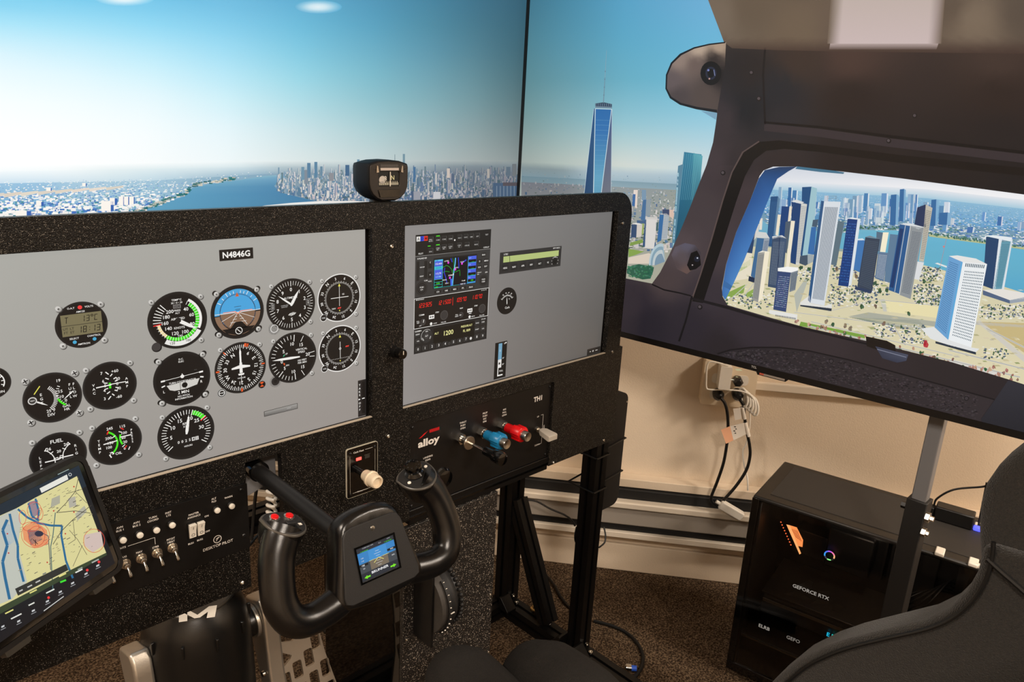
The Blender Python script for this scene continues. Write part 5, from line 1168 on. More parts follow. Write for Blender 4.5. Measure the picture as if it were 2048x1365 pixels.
bld('stepped dark tower with pale windowed side', [(CR2, [(655, 292), (742, 308), (692, 860), (645, 845)], (30, 64, 112)), (CR2, [(742, 300), (796, 312), (722, 866), (692, 862)], (206, 206, 200)), (CR2, [(650, 285), (700, 270), (770, 295), (740, 310)], (214, 216, 216))], [(CR2, [(742, 310), (794, 316), (722, 860), (692, 860)], 5, 34, (120, 126, 136), .5, .5)], base=B + 3)
bld('grey block with a cream side', [(CR2, [(600, 472), (650, 465), (612, 760), (580, 740)], (78, 92, 108)), (CR2, [(650, 462), (686, 465), (632, 892), (604, 880)], (236, 226, 204))], base=B + 6)
bld('dark gridded twin block', [(CR2, [(482, 618), (545, 600), (560, 1085), (440, 1062)], (58, 76, 102)), (CR2, [(545, 600), (612, 622), (570, 1070), (545, 1085)], (64, 84, 112)), (CR2, [(480, 605), (570, 595), (612, 625), (545, 612), (482, 630)], (218, 220, 220))], [(CR2, [(485, 640), (600, 640), (550, 1070), (446, 1050)], 12, 36, (150, 160, 172), .35, .4)], [(CR2, (548, 620), (520, 1070), 1.2, (28, 44, 76))], base=B + 9)
bld('blue grey block with flat roof near the strut', [(CR2, [(342, 618), (405, 625), (350, 1010), (285, 965)], (62, 104, 146)), (CR2, [(405, 625), (456, 622), (410, 900), (352, 1000)], (150, 160, 172)), (CR2, [(335, 560), (425, 570), (456, 622), (342, 618)], (206, 208, 206)), (CR2, [(268, 965), (350, 990), (330, 1030), (262, 1010)], (30, 44, 70))], [(CR2, [(407, 635), (454, 632), (410, 890), (356, 980)], 1, 22, (92, 110, 132), .9, .45)], base=B + 9)
bld('dark edge block behind the strut', [(CR2, [(290, 560), (330, 540), (296, 760), (228, 750)], (40, 66, 104)), (CR2, [(325, 500), (362, 490), (350, 600), (310, 640)], (212, 208, 200)), (CR2, [(365, 440), (392, 440), (384, 545), (360, 545)], (224, 218, 206))], base=B + 3)
bld('slim cream block in front', [(CR2, [(350, 752), (412, 742), (352, 1205), (298, 1182)], (150, 150, 146)), (CR2, [(412, 742), (456, 745), (392, 1165), (352, 1205)], (238, 228, 204)), (CR2, [(350, 752), (390, 735), (456, 745), (412, 756)], (244, 238, 224))], [(CR2, [(352, 762), (410, 755), (352, 1195), (302, 1175)], 6, 34, (92, 100, 106), .5, .5)], base=B + 12)
bld('navy block with white window rows and white roof', [(CR2, [(532, 920), (650, 932), (606, 1292), (490, 1270)], (52, 70, 112)), (CR2, [(650, 932), (716, 912), (690, 1092), (636, 1112)], (120, 130, 140)), (CR2, [(532, 892), (620, 880), (716, 888), (716, 915), (650, 935), (532, 922)], (240, 240, 238))], [(CR2, [(536, 950), (645, 960), (606, 1270), (498, 1250)], 9, 16, lambda: jit((170, 182, 200), 40), .5, .3), (CR2, [(655, 940), (712, 925), (690, 1085), (642, 1100)], 4, 12, (60, 74, 92), .5, .5)], base=B + 15)
bld('low white hall in front of the blocks', [(CR2, [(455, 1272), (710, 1315), (706, 1365), (450, 1305)], (224, 224, 220))], [(CR2, [(500, 1312), (706, 1345), (706, 1365), (500, 1330)], 18, 1, (50, 60, 76), .5, .9)], base=B + 18)
bld('white tower with fine vertical stripes', [(CR2, [(925, 280), (952, 285), (828, 1210), (805, 1185)], (46, 86, 130)), (CR2, [(952, 285), (1104, 290), (955, 1236), (828, 1212)], (214, 220, 226)), (CR2, [(735, 1205), (820, 1140), (830, 1215), (955, 1238), (1022, 1215), (1022, 1262), (735, 1228)], (222, 222, 218)), (CR2, [(735, 1225), (1022, 1258), (1018, 1285), (735, 1240)], (40, 52, 66))], [(CR2, [(958, 305), (1090, 308), (950, 1220), (836, 1200)], 15, 1, (92, 106, 124), .5, .99)], [(CR2, (985, 235), (985, 285), .6, (120, 130, 140)), (CR2, (1060, 235), (1060, 285), .6, (120, 130, 140)), (CR2, (985, 240), (1070, 240), .6, (120, 130, 140)), (CR2, (985, 258), (1070, 258), .6, (120, 130, 140))], base=B + 12)
bld('navy glass tower with a white edge', [(CR2, [(1165, 445), (1256, 450), (1172, 1062), (1078, 1050)], (22, 58, 118)), (CR2, [(1256, 445), (1284, 448), (1200, 1042), (1172, 1062)], (216, 224, 230)), (CR2, [(1160, 440), (1200, 432), (1284, 446), (1256, 455)], (224, 230, 232))], [(CR2, [(1168, 460), (1250, 465), (1170, 1050), (1084, 1040)], 7, 22, lambda: jit((44, 90, 158), 26), .6, .35)], base=B + 9)
bld('slate block behind the striped tower', [(CR2, [(1078, 460), (1134, 478), (1062, 872), (1008, 860)], (92, 112, 124))], base=B + 3)
bld('small blue block between the towers', [(CR2, [(835, 520), (880, 518), (860, 772), (802, 762)], (54, 106, 166)), (CR2, [(850, 455), (900, 450), (885, 520), (840, 515)], (70, 90, 110))], base=B + 6)
bld('mid blue block behind the navy tower', [(CR2, [(1252, 640), (1322, 640), (1282, 935), (1212, 905)], (62, 116, 176)), (CR2, [(1252, 628), (1300, 622), (1322, 640), (1252, 644)], (206, 220, 230))], base=B + 6)
bld('charcoal glass block', [(CR5, [(984, 458), (1070, 470), (1022, 788), (936, 752)], (54, 66, 84)), (CR5, [(984, 456), (1010, 450), (1070, 468)], (120, 130, 140)), (CR5, [(925, 750), (1020, 775), (1018, 792), (920, 768)], (44, 60, 92))], [(CR5, [(986, 466), (1066, 476), (1020, 780), (942, 748)], 9, 26, (76, 90, 106), .6, .4)], base=B + 9)
bld('cream block behind the charcoal block', [(CR5, [(1050, 425), (1088, 432), (1070, 545), (1045, 540)], (86, 108, 128)), (CR5, [(1088, 430), (1122, 430), (1102, 548), (1070, 545)], (240, 232, 206))], base=B + 3)
bld('pale gridded block by the charcoal block', [(CR5, [(1060, 545), (1120, 552), (1092, 722), (1040, 702)], (96, 120, 148)), (CR5, [(1130, 440), (1180, 445), (1130, 730), (1095, 720)], (92, 122, 150))], [(CR5, [(1062, 555), (1116, 560), (1092, 716), (1044, 700)], 6, 16, (200, 206, 212), .5, .4)], base=B + 6)
bld('dark tower with hipped top and cream side', [(CR5, [(1292, 282), (1342, 264), (1342, 400), (1274, 388)], (38, 54, 88)), (CR5, [(1342, 264), (1382, 285), (1330, 605), (1300, 600), (1330, 400)], (190, 184, 170))], [(CR5, [(1345, 285), (1378, 295), (1330, 600), (1305, 595)], 4, 28, (96, 100, 104), .5, .5)], base=B + 9)
bld('paired tower with navy face and windowed face', [(CR5, [(1188, 382), (1252, 390), (1186, 795), (1122, 772)], (40, 88, 140)), (CR5, [(1252, 390), (1330, 402), (1252, 825), (1186, 800)], (140, 146, 150)), (CR5, [(1188, 380), (1240, 374), (1330, 398), (1300, 412), (1252, 394)], (216, 220, 222))], [(CR5, [(1262, 410), (1322, 418), (1246, 812), (1196, 796)], 8, 40, (64, 76, 96), .5, .5), (CR5, [(1190, 392), (1215, 394), (1150, 775), (1126, 768)], 1, 1, (24, 56, 104), .95, .98)], [(CR5, (1252, 392), (1186, 798), 1.6, (204, 206, 204)), (CR5, (1222, 388), (1158, 782), 1.2, (190, 196, 200))], base=B + 12)
bld('small white block at the foot of the paired tower', [(CR5, [(1290, 602), (1332, 608), (1302, 712), (1268, 705)], (216, 218, 220))], base=B + 9)
bld('blue and white tower by the water', [(CR5, [(1700, 456), (1776, 466), (1742, 768), (1680, 745)], (34, 66, 104)), (CR5, [(1790, 486), (1848, 482), (1792, 768), (1744, 766)], (96, 150, 170)), (CR5, [(1700, 452), (1740, 446), (1855, 460), (1850, 485), (1776, 470)], (226, 232, 236)), (CR5, [(1776, 462), (1794, 470), (1756, 768), (1738, 768)], (222, 228, 232)), (CR5, [(1846, 478), (1858, 470), (1806, 766), (1792, 770)], (214, 222, 228)), (CR5, [(1680, 772), (1790, 765), (1990, 800), (1940, 822), (1840, 832)], (226, 222, 216)), (CR5, [(1680, 772), (1840, 832), (1840, 852), (1680, 800)], (80, 98, 128)), (CR5, [(1840, 832), (1990, 800), (1990, 830), (1840, 852)], (150, 160, 172))], [(CR5, [(1794, 492), (1842, 488), (1790, 760), (1750, 760)], 5, 26, (60, 112, 130), .5, .5)], base=B + 9)
bld('big white tower with square windows in the foreground', [(CR5, [(1480, 572), (1562, 605), (1476, 1068), (1395, 992)], (104, 158, 206)), (CR5, [(1562, 605), (1706, 618), (1612, 1112), (1476, 1068)], (232, 236, 238)), (CR5, [(1480, 570), (1530, 566), (1640, 585), (1706, 618), (1562, 608)], (226, 226, 224)), (CR5, [(1315, 1000), (1390, 990), (1480, 1070), (1612, 1112), (1660, 1120), (1640, 1140), (1480, 1100), (1370, 1060)], (222, 224, 224)), (CR5, [(1400, 1075), (1640, 1140), (1640, 1155), (1400, 1088)], (40, 52, 66))],
    [(CR5, [(1570, 640), (1698, 650), (1612, 1095), (1490, 1055)], 12, 24, (40, 74, 92), .42, .5), (CR5, [(1572, 610), (1700, 622), (1694, 645), (1568, 634)], 11, 1, (60, 84, 100), .5, .9), (CR5, [(1484, 585), (1542, 606), (1462, 1050), (1402, 990)], 7, 34, (60, 104, 150), .7, .35)], [(CR5, (1556, 606), (1472, 1062), 2.2, (90, 168, 216))], base=B + 15)
# strut outside the window
c = Canvas(R0, RU, Z3, tf=tf2, step=1.0e-4, base=38)
c.poly([(1529, 341), (1560, 334), (1596, 333), (1578, 343), (1556, 358), (1540, 395), (1518, 450), (1490, 520), (1468, 568), (1452, 600), (1446, 590), (1446, 576), (1454, 529), (1474, 465), (1501, 404), (1521, 352)],
       [(34, 66, 108), (36, 62, 98), (40, 60, 90), (30, 66, 112), (36, 78, 132), (48, 96, 158), (60, 112, 176), (70, 126, 190), (74, 130, 192), (64, 116, 178), (60, 110, 172), (58, 106, 168), (54, 100, 164), (46, 90, 152), (40, 82, 142), (34, 74, 126)], 0)
c.poly([(1596, 333), (1640, 336), (1690, 345), (1688, 348), (1640, 344), (1592, 338)], (64, 110, 136), 0); c.line((1519, 356), (1530, 341), 1.6, (226, 226, 226), 1)
c.poly([(1449, 560), (1466, 572), (1462, 580), (1447, 572)], (56, 104, 160), 1)
c.build('wing_strut_picture', M_TVFINE, tv2, 'blue wing strut inside the door window')
# --- cabin interior around the windows
INT = [(1500, 20, (98, 84, 70)), (1600, 120, (52, 40, 36)), (1700, 118, (66, 48, 43)), (2000, 122, (60, 46, 41)), (1500, 140, (32, 28, 30)), (1500, 220, (20, 24, 31)), (1560, 180, (26, 30, 38)), (1700, 200, (34, 26, 26)), (2000, 190, (40, 30, 28)), (2200, 190, (42, 32, 30)), (1700, 262, (31, 27, 29)), (2000, 270, (30, 26, 28)), (1560, 250, (34, 34, 40)),
       (1445, 240, (52, 44, 48)), (1430, 330, (60, 50, 54)), (1400, 420, (66, 57, 60)), (1360, 500, (78, 67, 70)), (1330, 560, (70, 59, 60)), (1480, 330, (44, 38, 41)), (1500, 380, (62, 52, 55)), (1450, 500, (66, 56, 60)), (1420, 590, (52, 45, 52)), (1560, 320, (44, 37, 38)), (1700, 330, (32, 26, 27)), (1900, 340, (28, 24, 26)), (2040, 360, (24, 22, 25)), (2300, 380, (24, 22, 24)),
       (1270, 600, (44, 38, 46)), (1300, 650, (36, 32, 40)), (1380, 640, (40, 35, 43)), (1500, 655, (50, 43, 50)), (1640, 690, (52, 44, 47)), (1750, 735, (46, 39, 42)), (1900, 770, (42, 36, 38)), (2000, 800, (40, 34, 37)), (1450, 700, (38, 33, 37)), (2200, 900, (36, 33, 38)), (1100, 560, (34, 30, 36))]
OUTL = [(1450, 85), (1436, 92), (1436, 228), (1434, 245), (1428, 285), (1415, 330), (1400, 368), (1382, 415), (1360, 468), (1340, 510), (1322, 545), (1306, 567), (1285, 563), (1250, 556), (1180, 540), (1100, 522)]
v_l = edge_v(RU0, 512)
lp = px2(RU0, v_l)
top0 = px2(edge_u(RV1, 1384), RV1)
bl = px2(RU0, RV0); br = px2(RU1, RV0); tr = px2(RU1, RV1)
c = Canvas(R0, RU, Z3, tf=tf2, step=1.0e-4, base=42)
c.gpoly([[top0, (1418, 0)] + OUTL + [lp, bl, br, tr], WIN[::-1]], lambda p: idw(INT, p, 1.8), 34, 0)
# headliner
def hl(p): 
    return mix(idw([(1440, 30, (112, 98, 84)), (1500, 20, (96, 82, 68)), (1600, 60, (104, 88, 72)), (1680, 60, (96, 80, 68)), (1950, 40, (116, 100, 84)), (2048, 20, (84, 72, 62)), (2100, -80, (70, 60, 52)), (1600, -80, (80, 68, 58)), (2300, 60, (90, 78, 66)), (1900, 10, (88, 74, 62))], p, 1.5), (66, 50, 44), max(0, min(1, (p[1] - 78) / 26)))
tl2 = px2(edge_u(RV1, 1384), RV1)
c.gpoly([[tl2, (1418, 0), (1450, 85), (1466, 97), (1560, 101), (1700, 104), (2048, 108), px2(RU1, edge_v(RU1, 114)), tr]], hl, 26, 1)
def pale_patch(x0, x1, y0, y1, c0, cE, L):
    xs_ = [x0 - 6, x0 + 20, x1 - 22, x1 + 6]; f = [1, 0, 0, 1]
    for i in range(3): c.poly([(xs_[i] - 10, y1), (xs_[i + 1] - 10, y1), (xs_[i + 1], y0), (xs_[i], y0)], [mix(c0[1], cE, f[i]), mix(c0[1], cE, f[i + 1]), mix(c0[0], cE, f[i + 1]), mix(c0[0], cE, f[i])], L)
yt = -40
pale_patch(1672, 1888, yt, 88, ((182, 167, 158), (198, 180, 178)), (106, 90, 76), 2)  # pale pinkish patch painted into the headliner picture
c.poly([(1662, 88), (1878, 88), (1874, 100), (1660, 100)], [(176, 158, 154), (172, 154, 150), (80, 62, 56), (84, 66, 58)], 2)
# window seal and ridges
def band(pa, pb, ca, L):
    for i in range(len(pa) - 1): c.poly([pa[i], pb[i], pb[i + 1], pa[i + 1]], ca, L)
band([(1385, 602), (1403, 550), (1425, 480), (1448, 400), (1466, 345), (1488, 305), (1520, 284), (1560, 281), (1640, 290)], [(1408, 606), (1424, 556), (1448, 486), (1474, 404), (1492, 352), (1510, 320), (1534, 302), (1570, 298), (1640, 304)], (15, 13, 14), 1)
band([(1383, 602), (1401, 550), (1423, 480), (1446, 400), (1464, 345), (1486, 304), (1519, 282)], [(1386, 602), (1404, 550), (1426, 480), (1449, 400), (1467, 345), (1489, 305), (1521, 284)], (84, 70, 68), 2)
band([(1640, 290), (1800, 310), (2048, 336), (2350, 372)], [(1640, 304), (1800, 326), (2048, 352), (2350, 390)], (17, 14, 15), 1)
band([(1530, 243), (1640, 252), (1780, 270), (2048, 302), (2350, 340)], [(1530, 247), (1640, 257), (1780, 276), (2048, 308), (2350, 346)], (12, 11, 14), 1)
band([(1530, 248), (1640, 258), (1780, 277), (2048, 309), (2350, 347)], [(1530, 262), (1640, 274), (1780, 294), (2048, 326), (2350, 364)], (50, 43, 47), 1)
band([(1530, 96), (1526, 150), (1530, 250)], [(1534, 96), (1530, 150), (1534, 250)], (16, 15, 19), 1)
for x, y in ((1779, 282), (1831, 232), (1505, 146), (1520, 198), (1448, 346), (1402, 614)): c.disc(x, y, 5, (22, 19, 21), 3, 12); c.disc(x - .6, y - .6, 3, (78, 70, 74), 4, 12)
# sun visor knob housing
c.gpoly([[(1454, 84), (1420, 88), (1390, 95), (1362, 108), (1344, 126), (1334, 150), (1333, 178), (1342, 197), (1362, 210), (1395, 219), (1436, 226), (1444, 180), (1452, 130)]], lambda p: idw([(1440, 92, (170, 148, 128)), (1400, 98, (178, 158, 140)), (1360, 120, (140, 122, 112)), (1345, 160, (96, 84, 84)), (1360, 195, (74, 64, 64)), (1410, 190, (80, 68, 64)), (1440, 150, (30, 26, 28)), (1430, 120, (50, 42, 40)), (1395, 130, (104, 88, 82))], p, 1.6), 12, 3)
band([(1454, 84), (1420, 88), (1390, 95), (1362, 108), (1344, 126), (1334, 150), (1333, 178), (1342, 197), (1362, 210), (1395, 219), (1436, 226)], [(1452, 87), (1420, 91), (1391, 98), (1365, 111), (1347, 128), (1337, 151), (1336, 177), (1345, 194), (1364, 206), (1396, 214), (1436, 220)], (20, 22, 28), 4)
c.poly([(1404, 222), (1436, 226), (1434, 240)], (120, 160, 184), 4)
c.disc(1424, 147, 21, (16, 14, 16), 5, 20, ry=24); c.disc(1424, 147, 11, (36, 40, 58), 6, 16, ry=13); c.disc(1424, 147, 7, (12, 12, 16), 7, 14, ry=9); c.disc(1419, 141, 2.2, (120, 130, 190), 8, 8); c.disc(1421, 158, 1.8, (190, 150, 140), 8, 8); c.line((1430, 140), (1432, 152), 1.8, (110, 120, 160), 8)
# pillar handle
c.gpoly([[(1345, 510), (1352, 494), (1372, 486), (1392, 490), (1404, 505), (1398, 530), (1376, 548), (1356, 538)]], lambda p: idw([(1350, 500, (92, 84, 94)), (1375, 490, (88, 84, 98)), (1395, 510, (60, 54, 60)), (1375, 545, (96, 76, 72)), (1352, 530, (78, 66, 68)), (1365, 515, (84, 74, 78))], p, 1.6), 10, 3)
c.poly([(1376, 530), (1384, 506), (1396, 501), (1402, 512), (1404, 530), (1394, 538), (1382, 541)], (10, 10, 13), 4); c.disc(1396, 518, 6, (24, 28, 42), 5, 12); c.disc(1397, 516, 1.6, (190, 195, 210), 6, 8); c.disc(1387, 530, 1.6, (160, 150, 150), 6, 8)
# sill seams
band([(1306, 567), (1330, 578), (1360, 584), (1384, 590)], [(1306, 570), (1330, 581), (1360, 587), (1384, 593)], (18, 16, 19), 3)
band([(1384, 592), (1372, 640), (1358, 682)], [(1388, 592), (1376, 640), (1362, 683)], (17, 15, 18), 3)
band([(1385, 594), (1457, 612), (1535, 636), (1737, 686)], [(1385, 599), (1457, 618), (1535, 641), (1737, 690)], (24, 21, 25), 3)
# lower door leather
def below(x): return px2(edge_u(RV0, x), RV0)[1] - .3
LE = [(1436, 706), (1462, 698), (1505, 693), (1560, 693), (1620, 700), (1700, 718), (1800, 745), (1900, 772), (1990, 797), (1963, 836)]
c.gpoly([LE + [(x, below(x)) for x in (1963, 1900, 1800, 1700, 1600, 1500, 1440)]], lambda p: mix((40, 35, 39), (48, 42, 45), (p[0] - 1440) / 520), 60, 3)
band(LE[:9], [(p[0] + 1, p[1] + 3) for p in LE[:9]], (22, 19, 22), 5)
for i in range(900):
    x = RND.uniform(1450, 1955); ya = idwline(LE[:9], x) + 6; yb2 = below(x) - 3
    if ya >= yb2: continue
    y = RND.uniform(ya, yb2); w = RND.uniform(1.5, 3.6); h = RND.uniform(.7, 1.6); c.poly([(x - w, y), (x, y - h), (x + w, y + h * .3), (x, y + h)], jit((62, 55, 59), 8) if i % 3 else (26, 23, 26), 4)
for x, y in ((1507, 712), (1664, 722), (1934, 796)): c.disc(x, y, 5, (26, 23, 26), 5, 12); c.disc(x, y, 3.4, (58, 52, 56), 6, 12)
c.gpoly([[(1963, 838), (1990, 800), (2017, 760), (2048, 768), (2350, 850), br, (2200, below(2200)), (2048, below(2048)), (1966, below(1966))]], lambda p: mix((46, 46, 54), (34, 34, 40), min(1, max(0, (p[1] - 770) / 100))), 50, 4)
# window latch
c.poly([(1733, 672), (1775, 681), (1792, 690), (1793, 704), (1782, 708), (1735, 692)], (26, 20, 18), 5); c.poly([(1752, 692), (1818, 709), (1814, 721), (1796, 725), (1766, 716)], [(58, 62, 80), (74, 78, 96), (60, 64, 82), (48, 52, 68), (50, 54, 70)], 6); c.line((1756, 698), (1814, 714), 1.6, (118, 122, 140), 7)
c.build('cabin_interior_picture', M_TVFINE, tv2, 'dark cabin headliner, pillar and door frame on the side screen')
# post under the side television
t = thing('television_post', (1.462, .343, FZ), 'square steel post under the side television with grey upper tube and black sleeve', 'post')
MB().box2((1.4495, .3305, -.67), (1.4745, .3560, -.32)).build('upper_tube', M_GREYMETAL, t, bevel=.002)
MB().box2((1.4440, .3250, FZ + .012), (1.4800, .3615, -.640)).build('lower_sleeve', M_MATTE, t, bevel=.002)
MB().box2((1.39, .25, FZ), (1.53, .43, FZ + .012)).build('floor_plate', M_MATTE, t, bevel=.002)
MB().lathe((1.452, .3615, -.660), (0, 1, 0), [(0, .007), (.008, .007)], 6).build('bolt_head', M_ANOD, t)
MB().lathe((1.452, .3250, -.668), (0, -1, 0), [(0, .010), (.007, .010), (.007, .005), (.014, .005)], 6).build('bolt_nut', M_NICKEL, t)
MB().lathe((1.448, .3250, -.698), (0, -1, 0), [(0, .009), (.007, .009), (.007, .005), (.012, .005)], 6).build('lower_bolt_nut', M_NICKEL, t)
# ================================================================== SWITCH PANEL
WH = (232, 228, 222)
S2 = lambda zx, zy: pp(150 + zx * .32591, 920 + zy * .32591, .916)
M_PLATE = mat('satin_black_plate', (9, 8, 8), 0.42, bump=(1200, 0.05))
sw = thing('switch_panel', (.27, PY, -.60), 'black switch plate with silver toggles and white buttons below the left screen', 'switch panel')
MB().prism(rrect(.098, -.6045, .4135, -.5025, .002), (0, .9165, 0), X3, Z3, -.0034, 0).build('plate', M_PLATE, sw, bevel=.0005, seg=1, smooth=0)
k = Canvas((0, .9164, 0), X3, Z3, base=2)
for q, ls in ((S2(275, 425), ('AVN', 'BUS 1')), (S2(378, 395), ('AVN', 'BUS 2')), (S2(478, 363), ('TURN', 'COORD')), (S2(574, 333), ('INST', 'LTS')), (S2(730, 340), ('MASTER', 'AVIONICS')), (S2(853, 247), ('ALT', 'FLD')), (S2(590, 495), ('PITOT', 'HEAT'))):
    for i, s_ in enumerate(ls): k.text(s_, q[0], q[1] + .0018 - i * .0042, .0026, WH, 1, bold=1.0)
for s_, q in (('WARN', S2(942, 230)), ('ON', S2(808, 347)), ('OFF', S2(815, 440)), ('BUS1', S2(712, 515)), ('BUS2', S2(768, 492)), ('STRB', S2(495, 537)), ('NAV', S2(395, 568)), ('TAXI', S2(296, 600)), ('LAND', S2(206, 632))): k.text(s_, q[0], q[1], .0025, WH, 1)
q = S2(298, 540); k.text('LIGHTS', q[0] - .003, q[1], .0025, WH, 1); a = S2(325, 532); b = S2(490, 480); d = S2(494, 520); k.line(a, (b[0], a[1]), .0005, WH, 1); k.line((b[0], a[1]), (b[0], d[1]), .0005, WH, 1); k.line((a[0] - .022, a[1]), (a[0] - .036, a[1]), .0005, WH, 1)
q = S2(875, 490); k.ring(q[0], q[1] + .0004, .0048, .0058, WH, 1, 28); k.poly([(q[0] - .003, q[1] + .0006), (q[0] + .0032, q[1] + .002), (q[0] + .0026, q[1] + .0034), (q[0] - .001, q[1] + .0022)], WH, 1); k.line((q[0] - .002, q[1] - .002), (q[0] + .001, q[1] + .0015), .0009, WH, 1)
q = S2(880, 525); k.text('DESKTOP PILOT', q[0], q[1], .0040, WH, 1, bold=.5, maxw=.0475)
k.build('lettering', M_PRINT, sw)['kind'] = 'stuff'
for zx, zy in ((290, 488), (393, 457), (495, 427), (591, 396), (867, 306), (956, 280)):
    x, z = S2(zx, zy)
    o = MB().lathe((x, .9165, z + .0004), (0, -1, 0), [(0, .0056), (.002, .0056), (.003, .0048), (.003, .004)], 24).build('button_collar', M_BLACK, sw)
    b = MB().lathe((x, .9165, z), (0, -1, 0), [(.001, .0040), (.0055, .0040), (.0066, .0030), (.0070, .0010)], 20).build('push_button', M_WHITE, sw)
def toggle(x, z, parent):
    o = MB().lathe((x, .9165, z), (0, -1, 0), [(0, .0066), (.0012, .0066), (.0012, .0058), (.0022, .0058)], 24).build('toggle_washer', M_NICKEL, parent)
    MB().lathe((x, .9143, z), (0, -1, 0), [(0, .0056), (.0028, .0056)], 6).build('hex_nut', M_NICKEL, o)
    MB().lathe((x, .9115, z), (0, -1, 0), [(0, .0038), (.0055, .0038), (.0062, .0032), (.0066, .0015)], 20).build('bushing', M_NICKEL, o)
    d = Vector((.0, -.0118, -.0100)).normalized()
    MB().lathe((x, .9065, z - .0002), d, [(0, .0012), (.004, .0015), (.0115, .0024), (.0135, .0022), (.0142, .0010)], 14).build('lever', M_CHROME, o)
for x in (.2095, .2290, .2485, .2680, .2875, .3070): toggle(x, -.5625, sw)
for i, (x, z) in enumerate(((.3340, -.5470), (.3452, -.5472))):
    hh = MB().prism(rrect(x - .0056, z - .0118, x + .0056, z + .0118, .0008), (0, .9165, 0), X3, Z3, 0, .0016).build('rocker_frame', M_BLACK, sw, smooth=0)
    mb = MB(); y0 = .9152
    prof = [(-.0104, .0014), (0, .0026), (.0104, .0062)]
    rs = [[Vector((x + sx_ * .0046, y0, z + p[0])) if lay == 0 else Vector((x + sx_ * .0046, y0 - p[1], z + p[0])) for sx_, lay in ((-1, 0), (1, 0), (1, 1), (-1, 1))] for p in prof]
    o = mb.rings(rs).build('rocker_switch', M_WHITE, sw, bevel=.0004, seg=1, smooth=20)
    kk = Canvas((0, .9120, 0), X3, Z3, base=0)
    kk = Canvas((x, y0 - .0052, z + .0055), X3, (0, -.33, .944), base=2); kk.rect(-.0003, -.0025, .0003, .0025, (40, 36, 34), 0); kk.build('on_mark', M_PRINT, o)
    kk = Canvas((x, y0 - .0028, z - .0052), X3, (0, -.11, .994), base=3); kk.ring(0, 0, .0017, .0023, (40, 36, 34), 0, 20); kk.build('off_mark', M_PRINT, o)
for zx, zy in ((1020, 185), (1035, 465)):
    x, z = S2(zx, zy); screw(x, z, .0030, .9165, sw, M_BLACK)
p = onY(150 + 1025 * .32591, 920 + 755 * .32591, PY); screw(p.x, p.z, .0034, PY, pan)

# ================================================================== CARB HEAT
cb = thing('carb_heat_panel', (.6035, PY, -.583), 'small clear-edged plate with a cream carb heat knob below the screens', 'knob panel')
M_CLEAR = mat('polished_clear_edge', (196, 190, 172), 0.15)
MB().prism(rrect(.5745, -.5835, .6325, -.4985, .004), (0, PY, 0), X3, Z3, 0, .0028).build('edge_plate', M_CLEAR, cb, smooth=0)
MB().prism(rrect(.5752, -.5828, .6318, -.4992, .0036), (0, PY - .0028, 0), X3, Z3, -.001, .0003).build('face', M_GLOSS, cb, smooth=0)
k = Canvas((0, PY - .0032, 0), X3, Z3, base=1)
k.text('Carb Heat', .5965, -.5068, .0030, WH, 1, maxw=.021); k.rect(.6085, -.5071, .6225, -.5066, WH, 1); k.rect(.5815, -.5071, .5842, -.5066, WH, 1)
k.rect(.5803, -.5745, .5808, -.5115, (170, 165, 155), 1); k.rect(.6268, -.5735, .6273, -.5105, (170, 165, 155), 1); k.rect(.585, -.5765, .6225, -.5760, WH, 1)
k.text('Desktop Aviator', .6035, -.5762, .0019, WH, 2, maxw=.022); k.rect(.6080, -.5228, .6170, -.5175, (52, 50, 46), 1); k.rect(.607, -.5165, .618, -.5161, (120, 118, 110), 1)
k.build('lettering', M_PRINT, cb)['kind'] = 'stuff'
M_LEDR = mat('red_lamp', (255, 60, 60), .4, emit=(255, 70, 60), estr=3.0)
MB().box((.5965, PY - .0036, -.5195), (.0095, .0012, .0048)).build('red_indicator_lamp', M_LEDR, cb, bevel=.0004)
for x in (.5812, .6265):
    for z in (-.5065, -.5765): screw(x, z, .0022, PY - .0031, cb, M_BLACK)
MB().cyl((.5975, PY - .003, -.541), (.5975, PY - .022, -.541), .0052, 20).build('shaft', M_BLACK, cb)
n = 48; rs = []
for d, r, rib in ((.020, .0080, 0), (.0205, .0086, 1), (.031, .0098, 1), (.0315, .0108, 0), (.034, .0125, 0), (.038, .0128, 0), (.039, .0112, 0), (.050, .0108, 0), (.053, .0102, 0), (.054, .0088, 0), (.0535, .0076, 0), (.050, .0070, 0)):
    rs.append([Vector((.5975 + r * (1 + (.04 if i % 2 and rib else 0)) * math.cos(2 * math.pi * i / n), PY - d, -.541 + r * (1 + (.04 if i % 2 and rib else 0)) * math.sin(2 * math.pi * i / n))) for i in range(n)])
MB().rings(rs).build('cream_knob', M_CREAM, cb, smooth=50)

# ================================================================== THROTTLE QUADRANT
TY = .926
th = thing('throttle_panel', (.88, TY, -.65), 'black throttle panel with silver, blue and red push knobs under the right screen', 'throttle panel')
MB().box2((.7015, TY, -.652), (1.0525, TY + .004, -.4890)).build('plate', M_PLATE, th, bevel=.0006, seg=1)
MB().box2((.7035, TY + .004, -.650), (1.0505, TY + .12, -.4910)).build('rear_box', M_MATTE, th, bevel=.001)
MB().box2((.7015, TY - .003, -.6795), (1.0525, TY + .03, -.6520)).build('bottom_rail', M_ANOD, th, bevel=.0015)
MB().box2((.7015, TY - .0045, -.6685), (1.0525, TY - .0028, -.6640)).build('rail_groove', M_GLOSS, th)
k = Canvas((0, TY, 0), X3, Z3, base=2)
k.text('alloy', .7440, -.5330, .0125, WH, 1, bold=3.0, sx=1.55, maxw=.047)
k.poly([(.7215, -.5222), (.7275, -.5195), (.7330, -.5160), (.7390, -.5140), (.7430, -.5118), (.7380, -.5155), (.7330, -.5190), (.7265, -.5222)], (205, 14, 20), 1)
